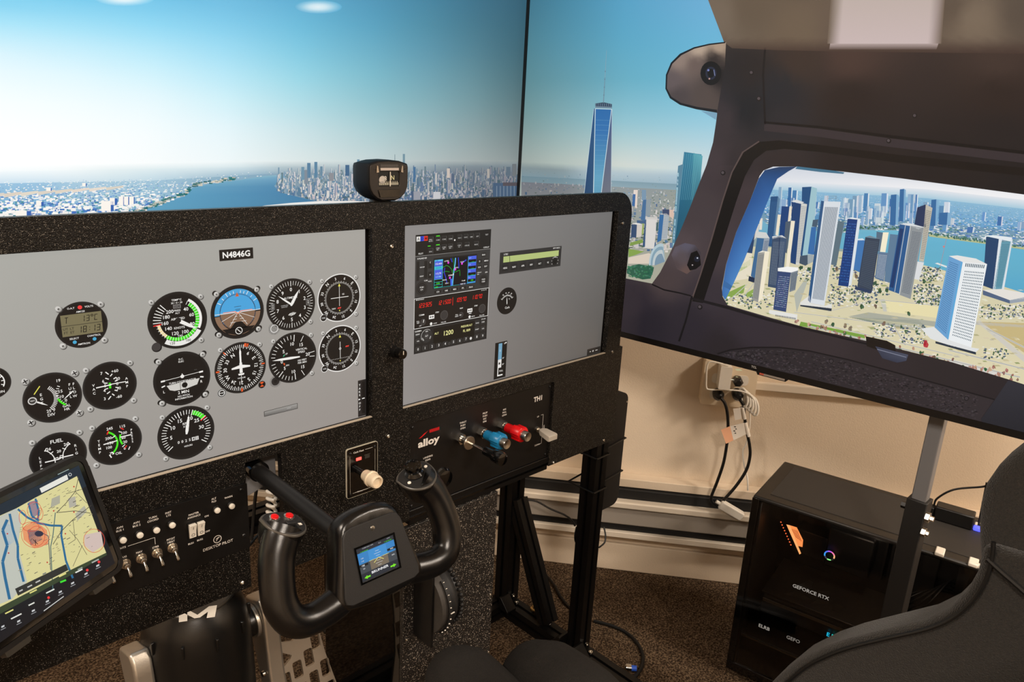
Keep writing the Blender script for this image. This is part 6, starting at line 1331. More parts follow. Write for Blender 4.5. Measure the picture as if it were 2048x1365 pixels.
k.rect(.7445, -.5180, .7665, -.5115, (120, 6, 12), 1)
for i in range(7): k.rect(.7450 + i * .0031, -.5172, .7472 + i * .0031, -.5122, (196, 14, 22), 2)
k.text('TH1', 1.0140, -.5165, .0095, WH, 1, bold=3.0)
for x, z, ls in ((.8205, -.5175, ('THROT', 'PUSH', 'OPEN')), (.8735, -.5125, ('PROP', 'PUSH', 'INC', 'RPM')), (.9235, -.5175, ('MIX', 'PULL', 'LEAN')), (.7425, -.5620, ('LANDING', 'GEAR'))):
    for i, s_ in enumerate(ls): k.text(s_, x, z - i * .0056, .0032, WH, 1)
k.text('UP', 1.0180, -.5555, .0030, WH, 1); k.text('DOWN', 1.0210, -.6170, .0030, WH, 1); k.rect(1.0325, -.6170, 1.0332, -.5540, WH, 1); k.rect(1.0262, -.5546, 1.0332, -.5540, WH, 1); k.rect(1.0285, -.6170, 1.0332, -.6164, WH, 1); k.text('FLAPS', 1.0375, -.5840, .0030, WH, 1, rot=90)
k.build('lettering', M_PRINT, th)['kind'] = 'stuff'
for x, z in ((.7080, -.4985), (1.0465, -.4985), (1.0465, -.6450), (.7080, -.6450)): screw(x, z, .0028, TY, th, M_BLACK)
# throttle
x, z = .8125, -.5455
o = MB().lathe((x, TY, z), (0, -1, 0), [(0, .0100), (.010, .0100)], 6).build('throttle_lock_nut', M_CHROME, th)
MB().lathe((x, TY - .010, z), (0, -1, 0), [(0, .0066), (.016, .0066)], 20).build('threaded_collar', M_CHROME, o)
MB().lathe((x, TY - .024, z), (0, -1, 0), [(0, .006), (.001, .0125), (.004, .0128), (.005, .0120), (.0052, .004)], 28).build('friction_disc', M_NICKEL, o)
MB().cyl((x, TY - .02, z), (x, TY - .075, z), .0024, 14).build('rod', M_CHROME, o)
MB().lathe((x, TY - .068, z), (0, -1, 0), [(0, .0055), (.001, .0072), (.020, .0082), (.024, .0105), (.040, .0120), (.0455, .0112), (.047, .006)], 28).build('throttle_knob', M_GLOSS, th)
def vernier(x, m, nm, nm2):
    z = -.5475
    o = MB().lathe((x, TY, z), (0, -1, 0), [(0, .0100), (.011, .0100)], 6).build(nm2, M_CHROME, th)
    MB().lathe((x, TY - .011, z), (0, -1, 0), [(0, .0085), (.006, .0085)], 24).build('collar', M_CHROME, o)
    n = 48; rs = []
    for d, r, lob in ((.016, .0088, 0), (.034, .0092, 0), (.036, .0118, 1), (.038, .0138, 1), (.056, .0138, 1), (.0575, .0125, 1), (.058, .0095, 0)):
        ring = []
        for i in range(n):
            a = 2 * math.pi * i / n; f = 1 + (.09 * (1 if math.sin(3 * a + .6) > -.25 else -1) if lob else 0)
            ring.append(Vector((x + r * f * math.cos(a), TY - d, z + r * f * math.sin(a))))
        rs.append(ring)
    o2 = MB().rings(rs).build(nm, m, th, smooth=45)
    MB().lathe((x, TY - .056, z), (0, -1, 0), [(0, .0090), (.013, .0092), (.0145, .0086), (.0142, .0066), (.0132, .0010)], 28).build('end_button', M_NICKEL, o2)
vernier(.8645, M_BLUE, 'propeller_knob', 'propeller_lock_nut'); vernier(.9170, M_RED, 'mixture_knob', 'mixture_lock_nut')
# flap lever
x, z = 1.0190, -.5830
o = MB().lathe((x, TY, z), (0, -1, 0), [(0, .0058), (.003, .0058), (.003, .0035), (.010, .0035), (.011, .002)], 20).build('flap_switch', M_NICKEL, th)
mb = MB(); rs = []
for d, w, h, dz in ((.008, .005, .0035, .001), (.016, .010, .005, .0), (.040, .0125, .006, -.0035), (.043, .0118, .005, -.004)):
    rs.append([Vector((x + sx_ * w, TY - d, z + dz + sz_ * h)) for sx_, sz_ in ((-1, -1), (1, -1), (1, 1), (-1, 1))])
mb.rings(rs).build('flap_paddle', mat('grey_white_plastic', (186, 178, 166), .4), o, bevel=.0008)
# gear knob
x, z = .7480, -.5900
MB().cyl((x, TY, z), (x, TY - .030, z), .0035, 14).build('gear_rod', M_CHROME, th)
MB().lathe((x + .0, TY - .026, z), (0, -1, 0), [(0, .006), (.002, .0155), (.006, .0185), (.012, .0185), (.016, .0155), (.018, .006)], 28).build('gear_wheel_knob', M_GLOSS, th)

# ================================================================== PEDESTAL
pd = thing('center_pedestal', (.80, 1.0, FZ), 'speckled black pedestal column standing under the panel', 'pedestal')
M_PED = speckle('speckled_coat_lit_tone', (26, 23, 21), (215, 205, 190), rough=.5, scale=520, thr=.42, bstr=.5, dot_amount=.9)  # panel coat recoloured paler to paint in the grazing light
MB().box2((.6895, PY, FZ + .002), (.9110, PY + .010, -.6815)).build('front_panel', M_PED, pd, bevel=.001)
MB().box2((.6895, PY + .0102, FZ + .002), (.6955, PY + .27, -.6815)).build('side_panel', M_ACRYL, pd, bevel=.0006, seg=1)
MB().box2((.9050, PY + .0102, FZ + .002), (.9110, PY + .26, -.6815)).build('far_side_panel', M_ACRYL, pd, bevel=.0006, seg=1)
for px, py in ((813, 1280), (980, 1190), (976, 1305)):
    p = onY(px, py, PY); screw(p.x, p.z, .0032, PY, pd)
# trim wheel
tw = thing('trim_wheel', (.76, PY, -.95), 'black trim wheel with knobbed rim and white marks on the pedestal front', 'trim wheel')
Z_ = lambda zx, zy: (480 + zx * .37, 860 + zy * .37)
MB().box2((.7120, PY - .052, -.905), (.7175, PY, -.745)).build('side_plate', M_BLACK, tw, bevel=.001)
MB().box2((.7175, PY - .006, -.902), (.790, PY, -.748)).build('mount_plate', M_BLACK, tw, bevel=.001)
wc = Vector((.748, PY - .012, -.826)); WR = .062
o = MB().lathe(wc + Vector((-.011, 0, 0)), (1, 0, 0), [(0, WR * .80), (.002, WR * .94), (.009, WR), (.013, WR), (.020, WR * .94), (.022, WR * .8)], 48).build('wheel', M_MATTE, tw)
for i in range(40):
    a = 2 * math.pi * i / 40
    MB().sphere(wc + Vector((.0155, math.cos(a) * WR * .985, math.sin(a) * WR * .985)), .0042, 8, 6).build('rim_knob', M_MATTE, o)
MB().lathe(wc + Vector((.0055, 0, 0)), (1, 0, 0), [(0, WR * .93), (.009, WR * .93)], 48).build('rim', M_BLACK, tw)
mb = MB()
MB().lathe((.7176, wc.y, wc.z), (1, 0, 0), [(0, WR + .001), (.018, WR + .001)], 48).build('drum', mat('grey_drum', (58, 54, 50), .6), tw)
rs = []
for i in range(13):
    a = math.radians(128 + i * 104 / 12); rs.append([wc + Vector((dx, math.cos(a) * r, math.sin(a) * r)) for dx, r in ((-.019, WR + .006), (-.0125, WR + .006), (-.0125, WR + .003), (-.019, WR + .003))])
MB().rings(rs).build('scale_strip', M_MATTE, tw)
for i in range(11):
    a = math.radians(132 + i * 96 / 10); w = .0042 if i == 5 else .0026
    MB().box(wc + Vector((-.0157 + (.0036 if i == 5 else 0), math.cos(a) * (WR + .0064), math.sin(a) * (WR + .0064))), (w * 2 if i == 5 else w, .0010, .0022), Matrix.Rotation(a - math.pi / 2, 3, 'X')).build('scale_mark', M_WHITE, tw)

# ================================================================== COMPASS
cp = thing('magnetic_compass', (.655, PY + .02, -.122), 'dark magnetic compass standing on the panel top between the screens', 'compass')
cc_ = Vector((.655, PY + .024, -.0915)); M_COMP = mat('compass_housing', (12, 15, 20), .6, spec=.2)
n = 40; rs = []
def cshape(sc, dz=0):
    out = []
    pts = [(-.036, -.004), (-.036, .020), (-.0345, .0245), (-.020, .0285), (0, .0295), (.020, .0285), (.0345, .0245), (.036, .020), (.036, -.004), (.0345, -.012), (.030, -.020), (.022, -.0265), (.013, -.0295), (-.013, -.0295), (-.022, -.0265), (-.030, -.020), (-.0345, -.012)]
    return [(a * sc, b * sc + dz) for a, b in pts]
for d, sc in ((.026, .80), (.022, .92), (.008, 1.0), (-.018, 1.0), (-.021, .97)):
    rs.append([cc_ + Vector((a, d, b)) for a, b in cshape(sc)])
MB().rings(rs).build('housing', M_COMP, cp, bevel=.001, smooth=50)
MB().prism([cshape(.93), rrect(-.0185, -.008, .0185, .0135, .003)[::-1]], cc_ + Vector((0, -.020, 0)), X3, Z3, 0, .003).build('face_frame', mat('compass_face', (40, 36, 34), .4), cp, bevel=.0008, seg=1, smooth=30)
k = Canvas(cc_ + Vector((0, -.0212, 0)), X3, Z3, base=1); k.rect(-.019, -.0085, .019, .0140, (10, 12, 12), 0)
for i in range(19):
    x = -.0165 + i * .00183; k.rect(x, -.006, x + .0008, -.006 + (.0055 if i % 2 else .0035), (226, 224, 205), 1)
k.text('3', -.0055, .0035, .0062, (226, 224, 215), 1); k.text('N', .0070, .0045, .0062, (214, 214, 170), 1); k.disc(-.011, .0015, .0058, (196, 192, 186), 1, 20)
k.build('compass_card', M_PRINT, cp)
MB().box(cc_ + Vector((.0012, -.0236, .0027)), (.0011, .0008, .021)).build('lubber_line', M_WHITE, cp)
MB().prism([(-.0160, .0152), (.0160, .0152), (.0160, .0188), (-.0160, .0188)], cc_ + Vector((0, -.023, 0)), X3, Z3, 0, .001).build('label_strip', mat('pale_label', (196, 186, 180), .5), cp)
k = Canvas(cc_ + Vector((0, -.0232, 0)), X3, Z3, base=1); k.rect(-.0165, .0192, .0165, .0243, (34, 32, 32), 0)
for i in range(18): k.rect(-.0155 + i * .00175, .0198, -.0146 + i * .00175, .0238, (92, 88, 86), 1)
k.build('correction_card', M_PRINT, cp)
for s_ in (-1, 1): MB().prism([(s_ * .0235, .0120), (s_ * .0195, .0128), (s_ * .0212, .0215), (s_ * .0228, .0222)][::s_], cc_ + Vector((0, -.023, 0)), X3, Z3, 0, .002).build('clip', M_NICKEL, cp)
MB().prism([(-.020, -.0125), (.020, -.0125), (.017, -.0235), (-.017, -.0235)][::-1][::-1], cc_ + Vector((0, -.023, 0)), X3, Z3, 0, .0015).build('lower_cover', M_GLOSS, cp, bevel=.0005)
MB().lathe((.655, PY + .024, -.1320), (0, 0, 1), [(0, .017), (.012, .016), (.018, .012)], 24).build('foot', M_BLACK, cp)

# ================================================================== FRAME
fr = thing('aluminium_rig_frame', (1.2, 1.0, FZ), 'black aluminium profile frame with two legs, base rails and a diagonal brace', 'frame')
def profile(name, a, b, w, parent=fr, m=None):
    """slotted square profile from a to b"""
    a = Vector(a); b = Vector(b); x, y, z = frame(b - a); h = w / 2; s_ = w * .1; d = w * .16
    sec = []
    for ux, uy, vx, vy in ((1, 0, 0, 1), (0, 1, -1, 0), (-1, 0, 0, -1), (0, -1, 1, 0)):
        for t_, dd in ((-h, h), (-s_, h), (-s_, h - d), (s_, h - d), (s_, h)):
            sec.append((ux * dd + vx * t_, uy * dd + vy * t_))
    rs = [[p + x * q[0] + y * q[1] for q in sec] for p in (a, b)]
    return MB().rings(rs).build(name, m or M_ANOD, parent, smooth=0)
LXF = 1.2550
profile('front_leg', (LXF, .958, FZ + .044), (LXF, .958, -.20), .040)
profile('rear_leg', (LXF, 1.215, FZ + .044), (LXF, 1.215, -.47), .045)
profile('base_rail', (LXF, .55, FZ + .022), (LXF, 1.245, FZ + .022), .042)
profile('top_rail', (LXF, .98, -.70), (LXF, 1.19, -.70), .040)
profile('diagonal_brace', (LXF, 1.195, -.93), (LXF, 1.060, -1.225), .038)
profile('cross_rail', (.05, 1.215, -.745), (LXF - .024, 1.215, -.745), .040)
profile('lower_cross_rail', (.05, 1.215, -1.255), (LXF - .024, 1.215, -1.255), .040)
profile('left_leg', (.03, .958, FZ + .004), (.03, .958, -.20), .040)
for yy, sg in ((.958, -1), (.958, 1), (1.215, -1)):
    y0 = yy + sg * .021
    o = MB().prism([(0, 0), (.034, 0), (.034, .004), (.006, .034), (0, .034)], (LXF - .016, y0, FZ + .0435), (0, sg, 0), Z3, -.032 if sg > 0 else 0, 0 if sg > 0 else .032).build('corner_bracket', M_ANOD, fr, bevel=.001)
    MB().lathe((LXF, y0 + sg * .020, FZ + .0475), (0, 0, 1), [(0, .0055), (.004, .0052), (.004, .003), (.002, .003)], 14).build('bracket_bolt', M_STEEL, fr)
    MB().lathe((LXF, y0 + sg * .004, FZ + .064), (0, sg, 0), [(0, .0055), (.004, .0052), (.004, .003), (.002, .003)], 14).build('bracket_bolt', M_STEEL, fr)
# black control box strapped beside the front leg
bx_ = thing('black_power_box', (1.335, .985, -.86), 'tall black box with rounded corners strapped beside the right front leg', 'box')
MB().prism(rrect(1.2795, -.875, 1.358, -.585, .022), (0, .955, 0), X3, Z3, -.055, 0).build('casing', M_MATTE, bx_, bevel=.003)
for zz in (-.715, -.800):
    pts = [(1.2325, .9355, zz), (1.2780, .9355, zz), (1.2800, .9525, zz + .004), (1.3600, .9525, zz + .012), (1.3600, 1.0120, zz + .012), (1.2325, 1.0120, zz)]
    MB().tube(pts + [pts[0]], .0022, 8).build('cable_tie', M_RUBBER, bx_)
MB().lathe((1.352, .955, -.61), (0, -1, 0), [(0, .003), (.0015, .0026)], 12).build('casing_screw', M_STEEL, bx_)
# ================================================================== YOKE
TH = math.radians(20)
YC = Vector((.4265, .634, -.4845)); YU = Vector((0, math.sin(TH), math.cos(TH))); YX = Vector((1, 0, 0)); YN = YX.cross(YU)   # YN points to the pilot
def yk(a, b, c=0.0): return YC + YX * a + YU * b + YN * c
M_YOKE = mat('soft_black_yoke', (12, 11, 11), .25, bump=(1600, .08))
yo = thing('control_yoke', tuple(YC + Vector((0, 0, -.07))), 'black control yoke with a small screen and buttons on its horns', 'yoke')
MB().cyl((.4275, .655, -.489), (.434, 1.02, -.493), .0112, 28).build('shaft', M_BLACK, yo)
MB().cyl((.4335, .918, -.4925), (.434, .9535, -.4925), .0145, 28).build('shaft_bearing', M_GLOSS, yo)
# pod: stacked rounded outlines
POD = [(-.050, -.047), (-.020, -.051), (.020, -.051), (.050, -.047), (.060, -.040), (.060, -.030), (.048, .014), (.042, .042), (.036, .052), (.022, .058), (0, .060), (-.022, .058), (-.036, .052), (-.042, .042), (-.048, .014), (-.060, -.030), (-.060, -.040)]
rs = []
for c_, s_ in ((-.030, .62), (-.026, .82), (-.012, .97), (.004, 1.0), (.012, .97), (.0165, .90), (.0172, .86)):
    rs.append([yk(a * s_, b * s_, c_) for a, b in POD])
MB().rings(rs).build('hub_pod', M_YOKE, yo, smooth=60, subsurf=1)
FP = [(-.042, -.040), (.042, -.040), (.0492, -.0365), (.0500, -.029), (.0385, .034), (.0345, .0405), (.026, .0430), (-.026, .0430), (-.0345, .0405), (-.0385, .034), (-.0500, -.029), (-.0492, -.0365)]
MB().prism(FP, yk(0, 0, .0155), YX, YU, 0, .0030).build('face_plate', M_MATTE, yo, bevel=.001)
SC = Canvas(yk(-.001, -.001, .0187), YX, YU, tf=lambda p: (p[0], p[1] * .75), base=1)
SC.frame(-.0262, -.0262, .0262, .0262, .0018, (8, 8, 8), 0)
sx0, sx1, sy0, sy1 = -.0245, .0245, -.0245, .0245
SC.rect(sx0, sy0, sx1, sy1, (38, 42, 52), 0); SC.rect(sx0, .0010, sx1, .0175, (52, 128, 192), 1); SC.rect(sx0, -.013, sx1, .0010, (64, 70, 76), 1)
SC.rect(-.011, -.0125, .013, .0010, (116, 104, 88), 2); SC.rect(-.011, .0010, .013, .0165, (62, 142, 206), 2)
for i in range(7): SC.rect(-.002 - (.002 if i % 2 else 0), -.010 + i * .0036, .003 + (.002 if i % 2 else 0), -.0096 + i * .0036, (225, 228, 230), 3)
SC.pline([(-.006, -.004), (.0005, .0015), (.007, -.004)], .0009, (220, 214, 120), 4); SC.rect(-.012, .0008, -.004, .0014, (220, 214, 120), 4); SC.rect(.006, .0008, .015, .0014, (220, 214, 120), 4)
SC.rect(sx0, -.003, -.0135, .0, (14, 14, 16), 3); SC.rect(.0135, .004, sx1, .0075, (14, 14, 16), 3); SC.text('100', -.020, -.0015, .0020, (230, 230, 230), 4); SC.text('900', .0195, .0058, .0020, (230, 230, 230), 4)
for i, t_ in enumerate(('120', '110', '90', '80')): SC.text(t_, -.0195, .009 - i * .0042 - (.003 if i > 1 else 0), .0017, (210, 212, 216), 3)
for i, t_ in enumerate(('800',)): SC.text(t_, .020, -.004, .0018, (210, 212, 216), 3)
SC.text('COM NAV GPS', -.010, .0228, .0015, (176, 180, 186), 2); SC.text('FLY', .006, .0212, .0016, (176, 180, 186), 2); SC.text('UTC', .018, .0228, .0015, (176, 180, 186), 2); SC.text('T 00:00:00', -.0155, .0182, .0016, (60, 200, 50), 3); SC.text('T 00:00:00', .0165, .0192, .0016, (60, 200, 50), 3)
SC.text('BRUNNER', .000, -.0165, .0034, (236, 236, 238), 3, bold=2.0)
for s_ in (-1, 1):
    x = s_ * .0175; y = -.0155 - .0045; SC.poly([(x + s_ * .0040, y), (x, y + .0028), (x, y + .0012), (x - s_ * .0040, y + .0012), (x - s_ * .0040, y - .0012), (x, y - .0012), (x, y - .0028)], (120, 225, 40), 3)
SC.build('display_screen', M_SCREEN, yo, 'small colour display reading BRUNNER')
MB().prism([[(-.0270, -.0210), (.0270, -.0210), (.0270, .0210), (-.0270, .0210)], [(-.0252, -.0190), (-.0252, .0190), (.0252, .0190), (.0252, -.0190)]], yk(-.001, -.001, .0180), YX, YU, 0, .0016).build('display_frame', M_GLOSS, yo, smooth=0)
MB().lathe(yk(0, .0335, .0183), YN, [(0, .0030), (.0008, .0026), (.001, .001)], 16).build('face_screw', M_STEEL, yo)
def horn(sgn):
    P = [(.020, -.026, -.010), (.052, -.036, -.002), (.084, -.040, .0), (.104, -.032, .0), (.1125, -.012, -.001), (.1115, .012, -.001), (.1060, .036, -.002), (.0970, .054, -.003), (.0900, .064, -.004)]
    pts = smoothpath([yk(sgn * a, b, c) for a, b, c in P], 6)
    rr = [(.019, .016), (.0175, .0175), (.0165, .0170), (.0175, .018), (.018, .0185), (.0175, .0185), (.0175, .0190), (.0185, .0200), (.019, .0205)]
    rad = []
    for i in range(len(rr) - 1):
        for j in range(6):
            t_ = j / 6; rad.append((rr[i][0] + (rr[i + 1][0] - rr[i][0]) * t_, rr[i][1] + (rr[i + 1][1] - rr[i][1]) * t_))
    rad.append(rr[-1])
    g = MB().tube(pts, rad, 20).build('grip_horn', M_YOKE, yo, smooth=60)
    # shield shaped cap tilted towards the pilot
    T = (pts[-1] - pts[-4]).normalized(); cz = (T * .55 + YN * .35 + Vector((0, 0, .6))).normalized(); cxv = (YX - cz * YX.dot(cz)).normalized(); cyv = cz.cross(cxv)
    O = pts[-1] + T * .002
    SH = [(-.0225, .014), (-.014, .0215), (.0, .024), (.014, .0215), (.0225, .014), (.0215, -.004), (.014, -.017), (.0, -.0235), (-.014, -.017), (-.0215, -.004)]
    SH = [tuple(p[:2]) for p in smoothpath([(a, b, 0) for a, b in SH + [SH[0]]], 4)[:-1]]
    rs = []
    for d, s_ in ((-.026, .80), (-.014, .96), (-.001, 1.03)): rs.append([O + cxv * (a * s_) + cyv * (b * s_) + cz * d for a, b in SH])
    MB().rings(rs).build('horn_head', M_YOKE, yo, smooth=60)
    rim = MB().rings([[O + cxv * (a * s_) + cyv * (b * s_) + cz * d for a, b in SH] for d, s_ in ((-.001, 1.04), (.0005, 1.05), (.0015, 1.02))]).build('cap_rim', mat('pale_rim', (70, 66, 60), .35), yo, smooth=60)
    cap = MB().rings([[O + cxv * (a * s_) + cyv * (b * s_) + cz * d for a, b in SH] for d, s_ in ((.0012, .97), (.0026, .94))]).build('button_cap', M_MATTE, yo, smooth=40)
    def at(a, b, d=.0026): return O + cxv * a + cyv * b + cz * d
    if sgn > 0:
        MB().lathe(at(-.001, .006), cz, [(0, .0115), (.002, .0118), (.006, .0085), (.007, .0100), (.013, .0108), (.015, .0100), (.0155, .006)], 28).build('hat_switch', M_GLOSS, cap)
        for i in range(8):
            a = 2 * math.pi * i / 8; MB().sphere(at(-.001 + .0072 * math.cos(a), .006 + .0072 * math.sin(a), .0178), .0009, 6, 5).build('hat_bump', M_BLACK, cap)
        for a, b in ((-.0150, -.002), (.0165, .006), (.0120, -.0085), (.0005, -.0150)): MB().lathe(at(a, b), cz, [(0, .0023), (.0008, .0021), (.001, .001)], 14).build('white_button', M_WHITE, cap)
    else:
        for a in (-.0085, .0095):
            rg = MB().lathe(at(a, .0105), cz, [(0, .0062), (.0016, .0060), (.0018, .0045)], 20).build('button_ring', M_CHROME, cap)
            MB().lathe(at(a, .0105, .004), cz, [(0, .0043), (.002, .0041), (.003, .0025), (.0032, .0008)], 18).build('red_button', M_RED, cap)
        Mx = Matrix((cxv, cyv, cz)).transposed()
        MB().box(at(.001, -.0075, .0030), (.0135, .0120, .0016), Mx).build('rocker_base', M_GLOSS, cap, bevel=.0004)
        MB().box(at(.001, -.0060, .0055), (.0105, .0065, .0040), Mx).build('trim_rocker', M_MATTE, cap, bevel=.0008)
        for a, b in ((-.0130, -.0070), (.0140, -.0055)): MB().box(at(a, b, .0028), (.0036, .0034, .0010), Mx).build('white_mark', M_WHITE, cap)
horn(1); horn(-1)

# ================================================================== RUDDER PEDALS
rp = thing('rudder_pedals', (.36, 1.02, FZ), 'rudder pedal unit with round black housing and silver perforated pedals', 'rudder pedals')
M_HOUS = mat('pedal_housing', (17, 16, 15), .30, bump=(900, .06))
HC = Vector((.396, 1.10, 0))
prof = [(0, .094), (.10, .092), (.34, .089), (.435, .086), (.470, .081), (.490, .074), (.500, .067), (.506, .064)]
MB().lathe(HC + Vector((0, 0, FZ)), (0, 0, 1), prof, 48).build('housing', M_HOUS, rp, smooth=60)
M_LID = mat('grey_brown_lid', (62, 55, 46), .45)
MB().lathe(HC + Vector((0, 0, FZ + .505)), (0, 0, 1), [(0, .063), (.003, .0625), (.005, .060)], 48).build('lid', M_LID, rp)
k = Canvas(onZ(394, 1240, FZ + .5104), (.90, -.436, 0), (.436, .90, 0), base=2)
LG = (226, 216, 200)
k.poly([(-.026, 0), (-.014, 0), (-.016, .030), (-.028, .030)], LG, 0); k.poly([(.014, 0), (.026, 0), (.028, .030), (.016, .030)], LG, 0); k.poly([(-.016, .030), (-.028, .030), (-.004, .004), (.004, .004), (.0, .012)], LG, 0); k.poly([(.016, .030), (.028, .030), (.004, .004), (-.004, .004), (.0, .012)], LG, 1)
k.build('letter_mark', M_PRINT, rp)
for i in range(9):
    a = math.radians(200 + i * 35); rr = .084
    MB().box(HC + Vector((rr * math.cos(a), rr * math.sin(a), FZ + .458)), (.006, .004, .022), Matrix.Rotation(a, 3, 'Z')).build('housing_rib', M_HOUS, rp, bevel=.001)
def crank(x0, x1, name):
    z0 = -.872
    MB().cyl((x0, 1.10, z0), (x1, 1.10, z0), .026, 28).build(name, M_HOUS, rp)
crank(.46, .496, 'right_axle'); crank(.33, .318, 'left_axle')
MB().lathe((.490, 1.10, -.872), (1, 0, 0), [(0, .030), (.006, .030)], 28).build('axle_ring', M_SILVER, rp)
MB().lathe((.322, 1.10, -.872), (-1, 0, 0), [(0, .030), (.006, .030)], 28).build('axle_ring', M_SILVER, rp)
def pedal(x0, sgn):
    """arm at x0, pedal plate extends in sgn*X"""
    AU = Vector((0, -.30, -.954)).normalized(); AV = Vector((0, -.954, .30)).normalized()
    O = Vector((x0, 1.10, -.872))
    arm = [(-.040, .030), (-.040, -.024), (-.026, -.034), (.10, -.026), (.36, -.022), (.36, .016), (.10, .020), (.0, .036), (-.022, .038)]
    rs = [[O + AU * a + AV * b + Vector((dx * sgn, 0, 0)) for a, b in arm] for dx in (0, .030)]
    o = MB().rings(rs).build('pedal_arm', M_SILVER, rp, bevel=.005, seg=3)
    MB().lathe(O + Vector((-.001 * sgn, 0, 0)), (-sgn, 0, 0), [(0, .014), (.004, .013), (.005, .008), (.009, .007)], 20).build('pivot_bolt', M_STEEL, o)
    MB().lathe(O + AU * .10 + Vector((-.001 * sgn, 0, 0)), (-sgn, 0, 0), [(0, .006), (.004, .005)], 14).build('arm_screw', M_STEEL, o)
    # perforated plate
    PO = O + AU * .050 + AV * .010 + Vector((sgn * .015, 0, 0)); PU = Vector((sgn, 0, 0)); PV = AU
    outer = [(0, 0), (.04, .012), (.075, -.004), (.092, -.006), (.098, .06), (.110, .13), (.135, .20), (.150, .26), (0, .26)]
    holes = [[(.006, .016), (.034, .036), (.030, .042), (.006, .056)][::-1]]
    for r in range(4):
        for c_ in range(4):
            cx = .016 + c_ * .0245 + r * .0035; cy = .078 + r * .044 - c_ * .0115
            if c_ == 3 and r == 0: cx, cy = .083, .030
            if cy < .02: continue
            holes.append([(cx + dx, cy + dy) for dx, dy in rrect(-.009, -.016, .009, .016, .004, 3)][::-1])
    N_ = PU.cross(PV)
    MB().prism([outer] + holes, PO, PU, PV, -.003, .003).build('perforated_pedal', M_SILVER, rp, smooth=0, bevel=.0008, seg=1)
pedal(.497, 1); pedal(.315, -1)
MB().box2((.20, .98, FZ), (.62, 1.19, FZ + .02)).build('base_plate', M_MATTE, rp, bevel=.003)
# ================================================================== TABLET
IR = Vector((.853, .521, -.026)).normalized(); IU = Vector((-.139, .274, .952)); IU = (IU - IR * IU.dot(IR)).normalized(); IN = IR.cross(IU)   # IN faces the pilot
IB = Vector((.228, .843, -.522))                       # lower right corner of the case
tb_ = thing('tablet', tuple(IB - IR * .1), 'tablet in a thick black case showing a yellow aviation chart', 'tablet')
def ipt(u, v, d=0.0): return IB + IR * u + IU * v + IN * d
MB().prism(rrect(-.215, 0, 0, .145, .013), IB, IR, IU, -.012, .0).build('case', M_MATTE, tb_, bevel=.004, seg=3)
MB().prism([rrect(-.215, 0, 0, .145, .013), rrect(-.210, .0055, -.0055, .1395, .010)[::-1]], IB, IR, IU, 0, .0022).build('case_lip', M_BLACK, tb_, bevel=.0008)
MB().prism(rrect(-.2098, .0057, -.0057, .1393, .010), IB, IR, IU, -.0005, .0012).build('glass', M_GLOSS, tb_, smooth=0)
for v0, v1 in ((.100, .128), (.062, .086), (.018, .034)):
    MB().prism(rrect(-.002, v0, .0035, v1, .002), IB, IR, IU, -.010, -.001).build('side_grip', M_MATTE, tb_, bevel=.001)
for u0 in (-.050, -.160): MB().prism(rrect(u0, -.006, u0 + .028, .002, .002), IB, IR, IU, -.006, .002).build('bottom_clip', mat('smoky_clip', (46, 44, 40), .3), tb_, bevel=.001)
def tfi(p):
    q = onP(p[0], p[1], IB + IN * .0015, IN) - IB; return (q.dot(IR), q.dot(IU))
IP = lambda zx, zy: (zx * .234375, 930 + zy * .234375)
k = Canvas(IB + IN * .0015, IR, IU, step=5e-5, base=1)
SU0, SU1, SV0, SV1 = -.203, -.0118, .0118, .1335
k.rect(SU0, SV0, SU1, SV1, (12, 18, 26), 0); k.rect(SU0, .108, SU1, SV1, (20, 38, 52), 1); k.rect(SU0, SV0, SU1, .027, (12, 14, 22), 2)
k.build('screen_backdrop', M_SCREEN, tb_)
k = Canvas(IB + IN * .0015, IR, IU, tf=tfi, step=5e-5, base=4)
YEL = (216, 209, 150)
def clampuv(x, y): return (x, y)
k.poly([IP(*p) for p in ((300, 282), (655, 98), (780, 420), (880, 690), (905, 752), (590, 905), (300, 1060), (0, 1215), (-160, 1290), (-160, 500), (0, 435), (140, 372))], YEL, 0)
for pts, c_ in (([(0, 440), (140, 372), (180, 480), (150, 700), (230, 1000), (100, 1150), (0, 1190), (-160, 1270), (-160, 500)], (188, 192, 182)), ([(40, 500), (110, 520), (140, 640), (60, 700), (20, 600)], (150, 176, 196)), ([(230, 560), (330, 560), (360, 640), (260, 690)], (92, 90, 110)), ([(240, 320), (320, 300), (330, 420), (270, 460)], (150, 130, 140)), ([(720, 600), (860, 570), (880, 690), (790, 750), (720, 690)], (206, 186, 178)), ([(190, 540), (300, 480), (400, 560), (410, 680), (290, 715), (200, 640)], (226, 150, 104)), ([(440, 290), (510, 260), (510, 330), (430, 370)], (170, 168, 150)), ([(580, 290), (640, 270), (650, 350), (590, 370)], (176, 172, 158)), ([(640, 420), (720, 350), (740, 400), (660, 480)], (176, 174, 156))): k.poly([IP(*p) for p in pts], c_, 1)
BL_ = (38, 104, 146)
for pts, w in (([(150, 380), (230, 450), (330, 500), (430, 520), (528, 522), (520, 600), (560, 820), (620, 970)], 4.2), ([(60, 470), (20, 560), (60, 690), (20, 830), (40, 960), (80, 1150)], 6), ([(80, 420), (110, 560), (150, 690), (150, 800), (200, 1000)], 5), ([(240, 330), (270, 440), (330, 480)], 4), ([(300, 290), (330, 400), (320, 470)], 4)): k.pline([IP(*p) for p in pts], w, BL_, 3)
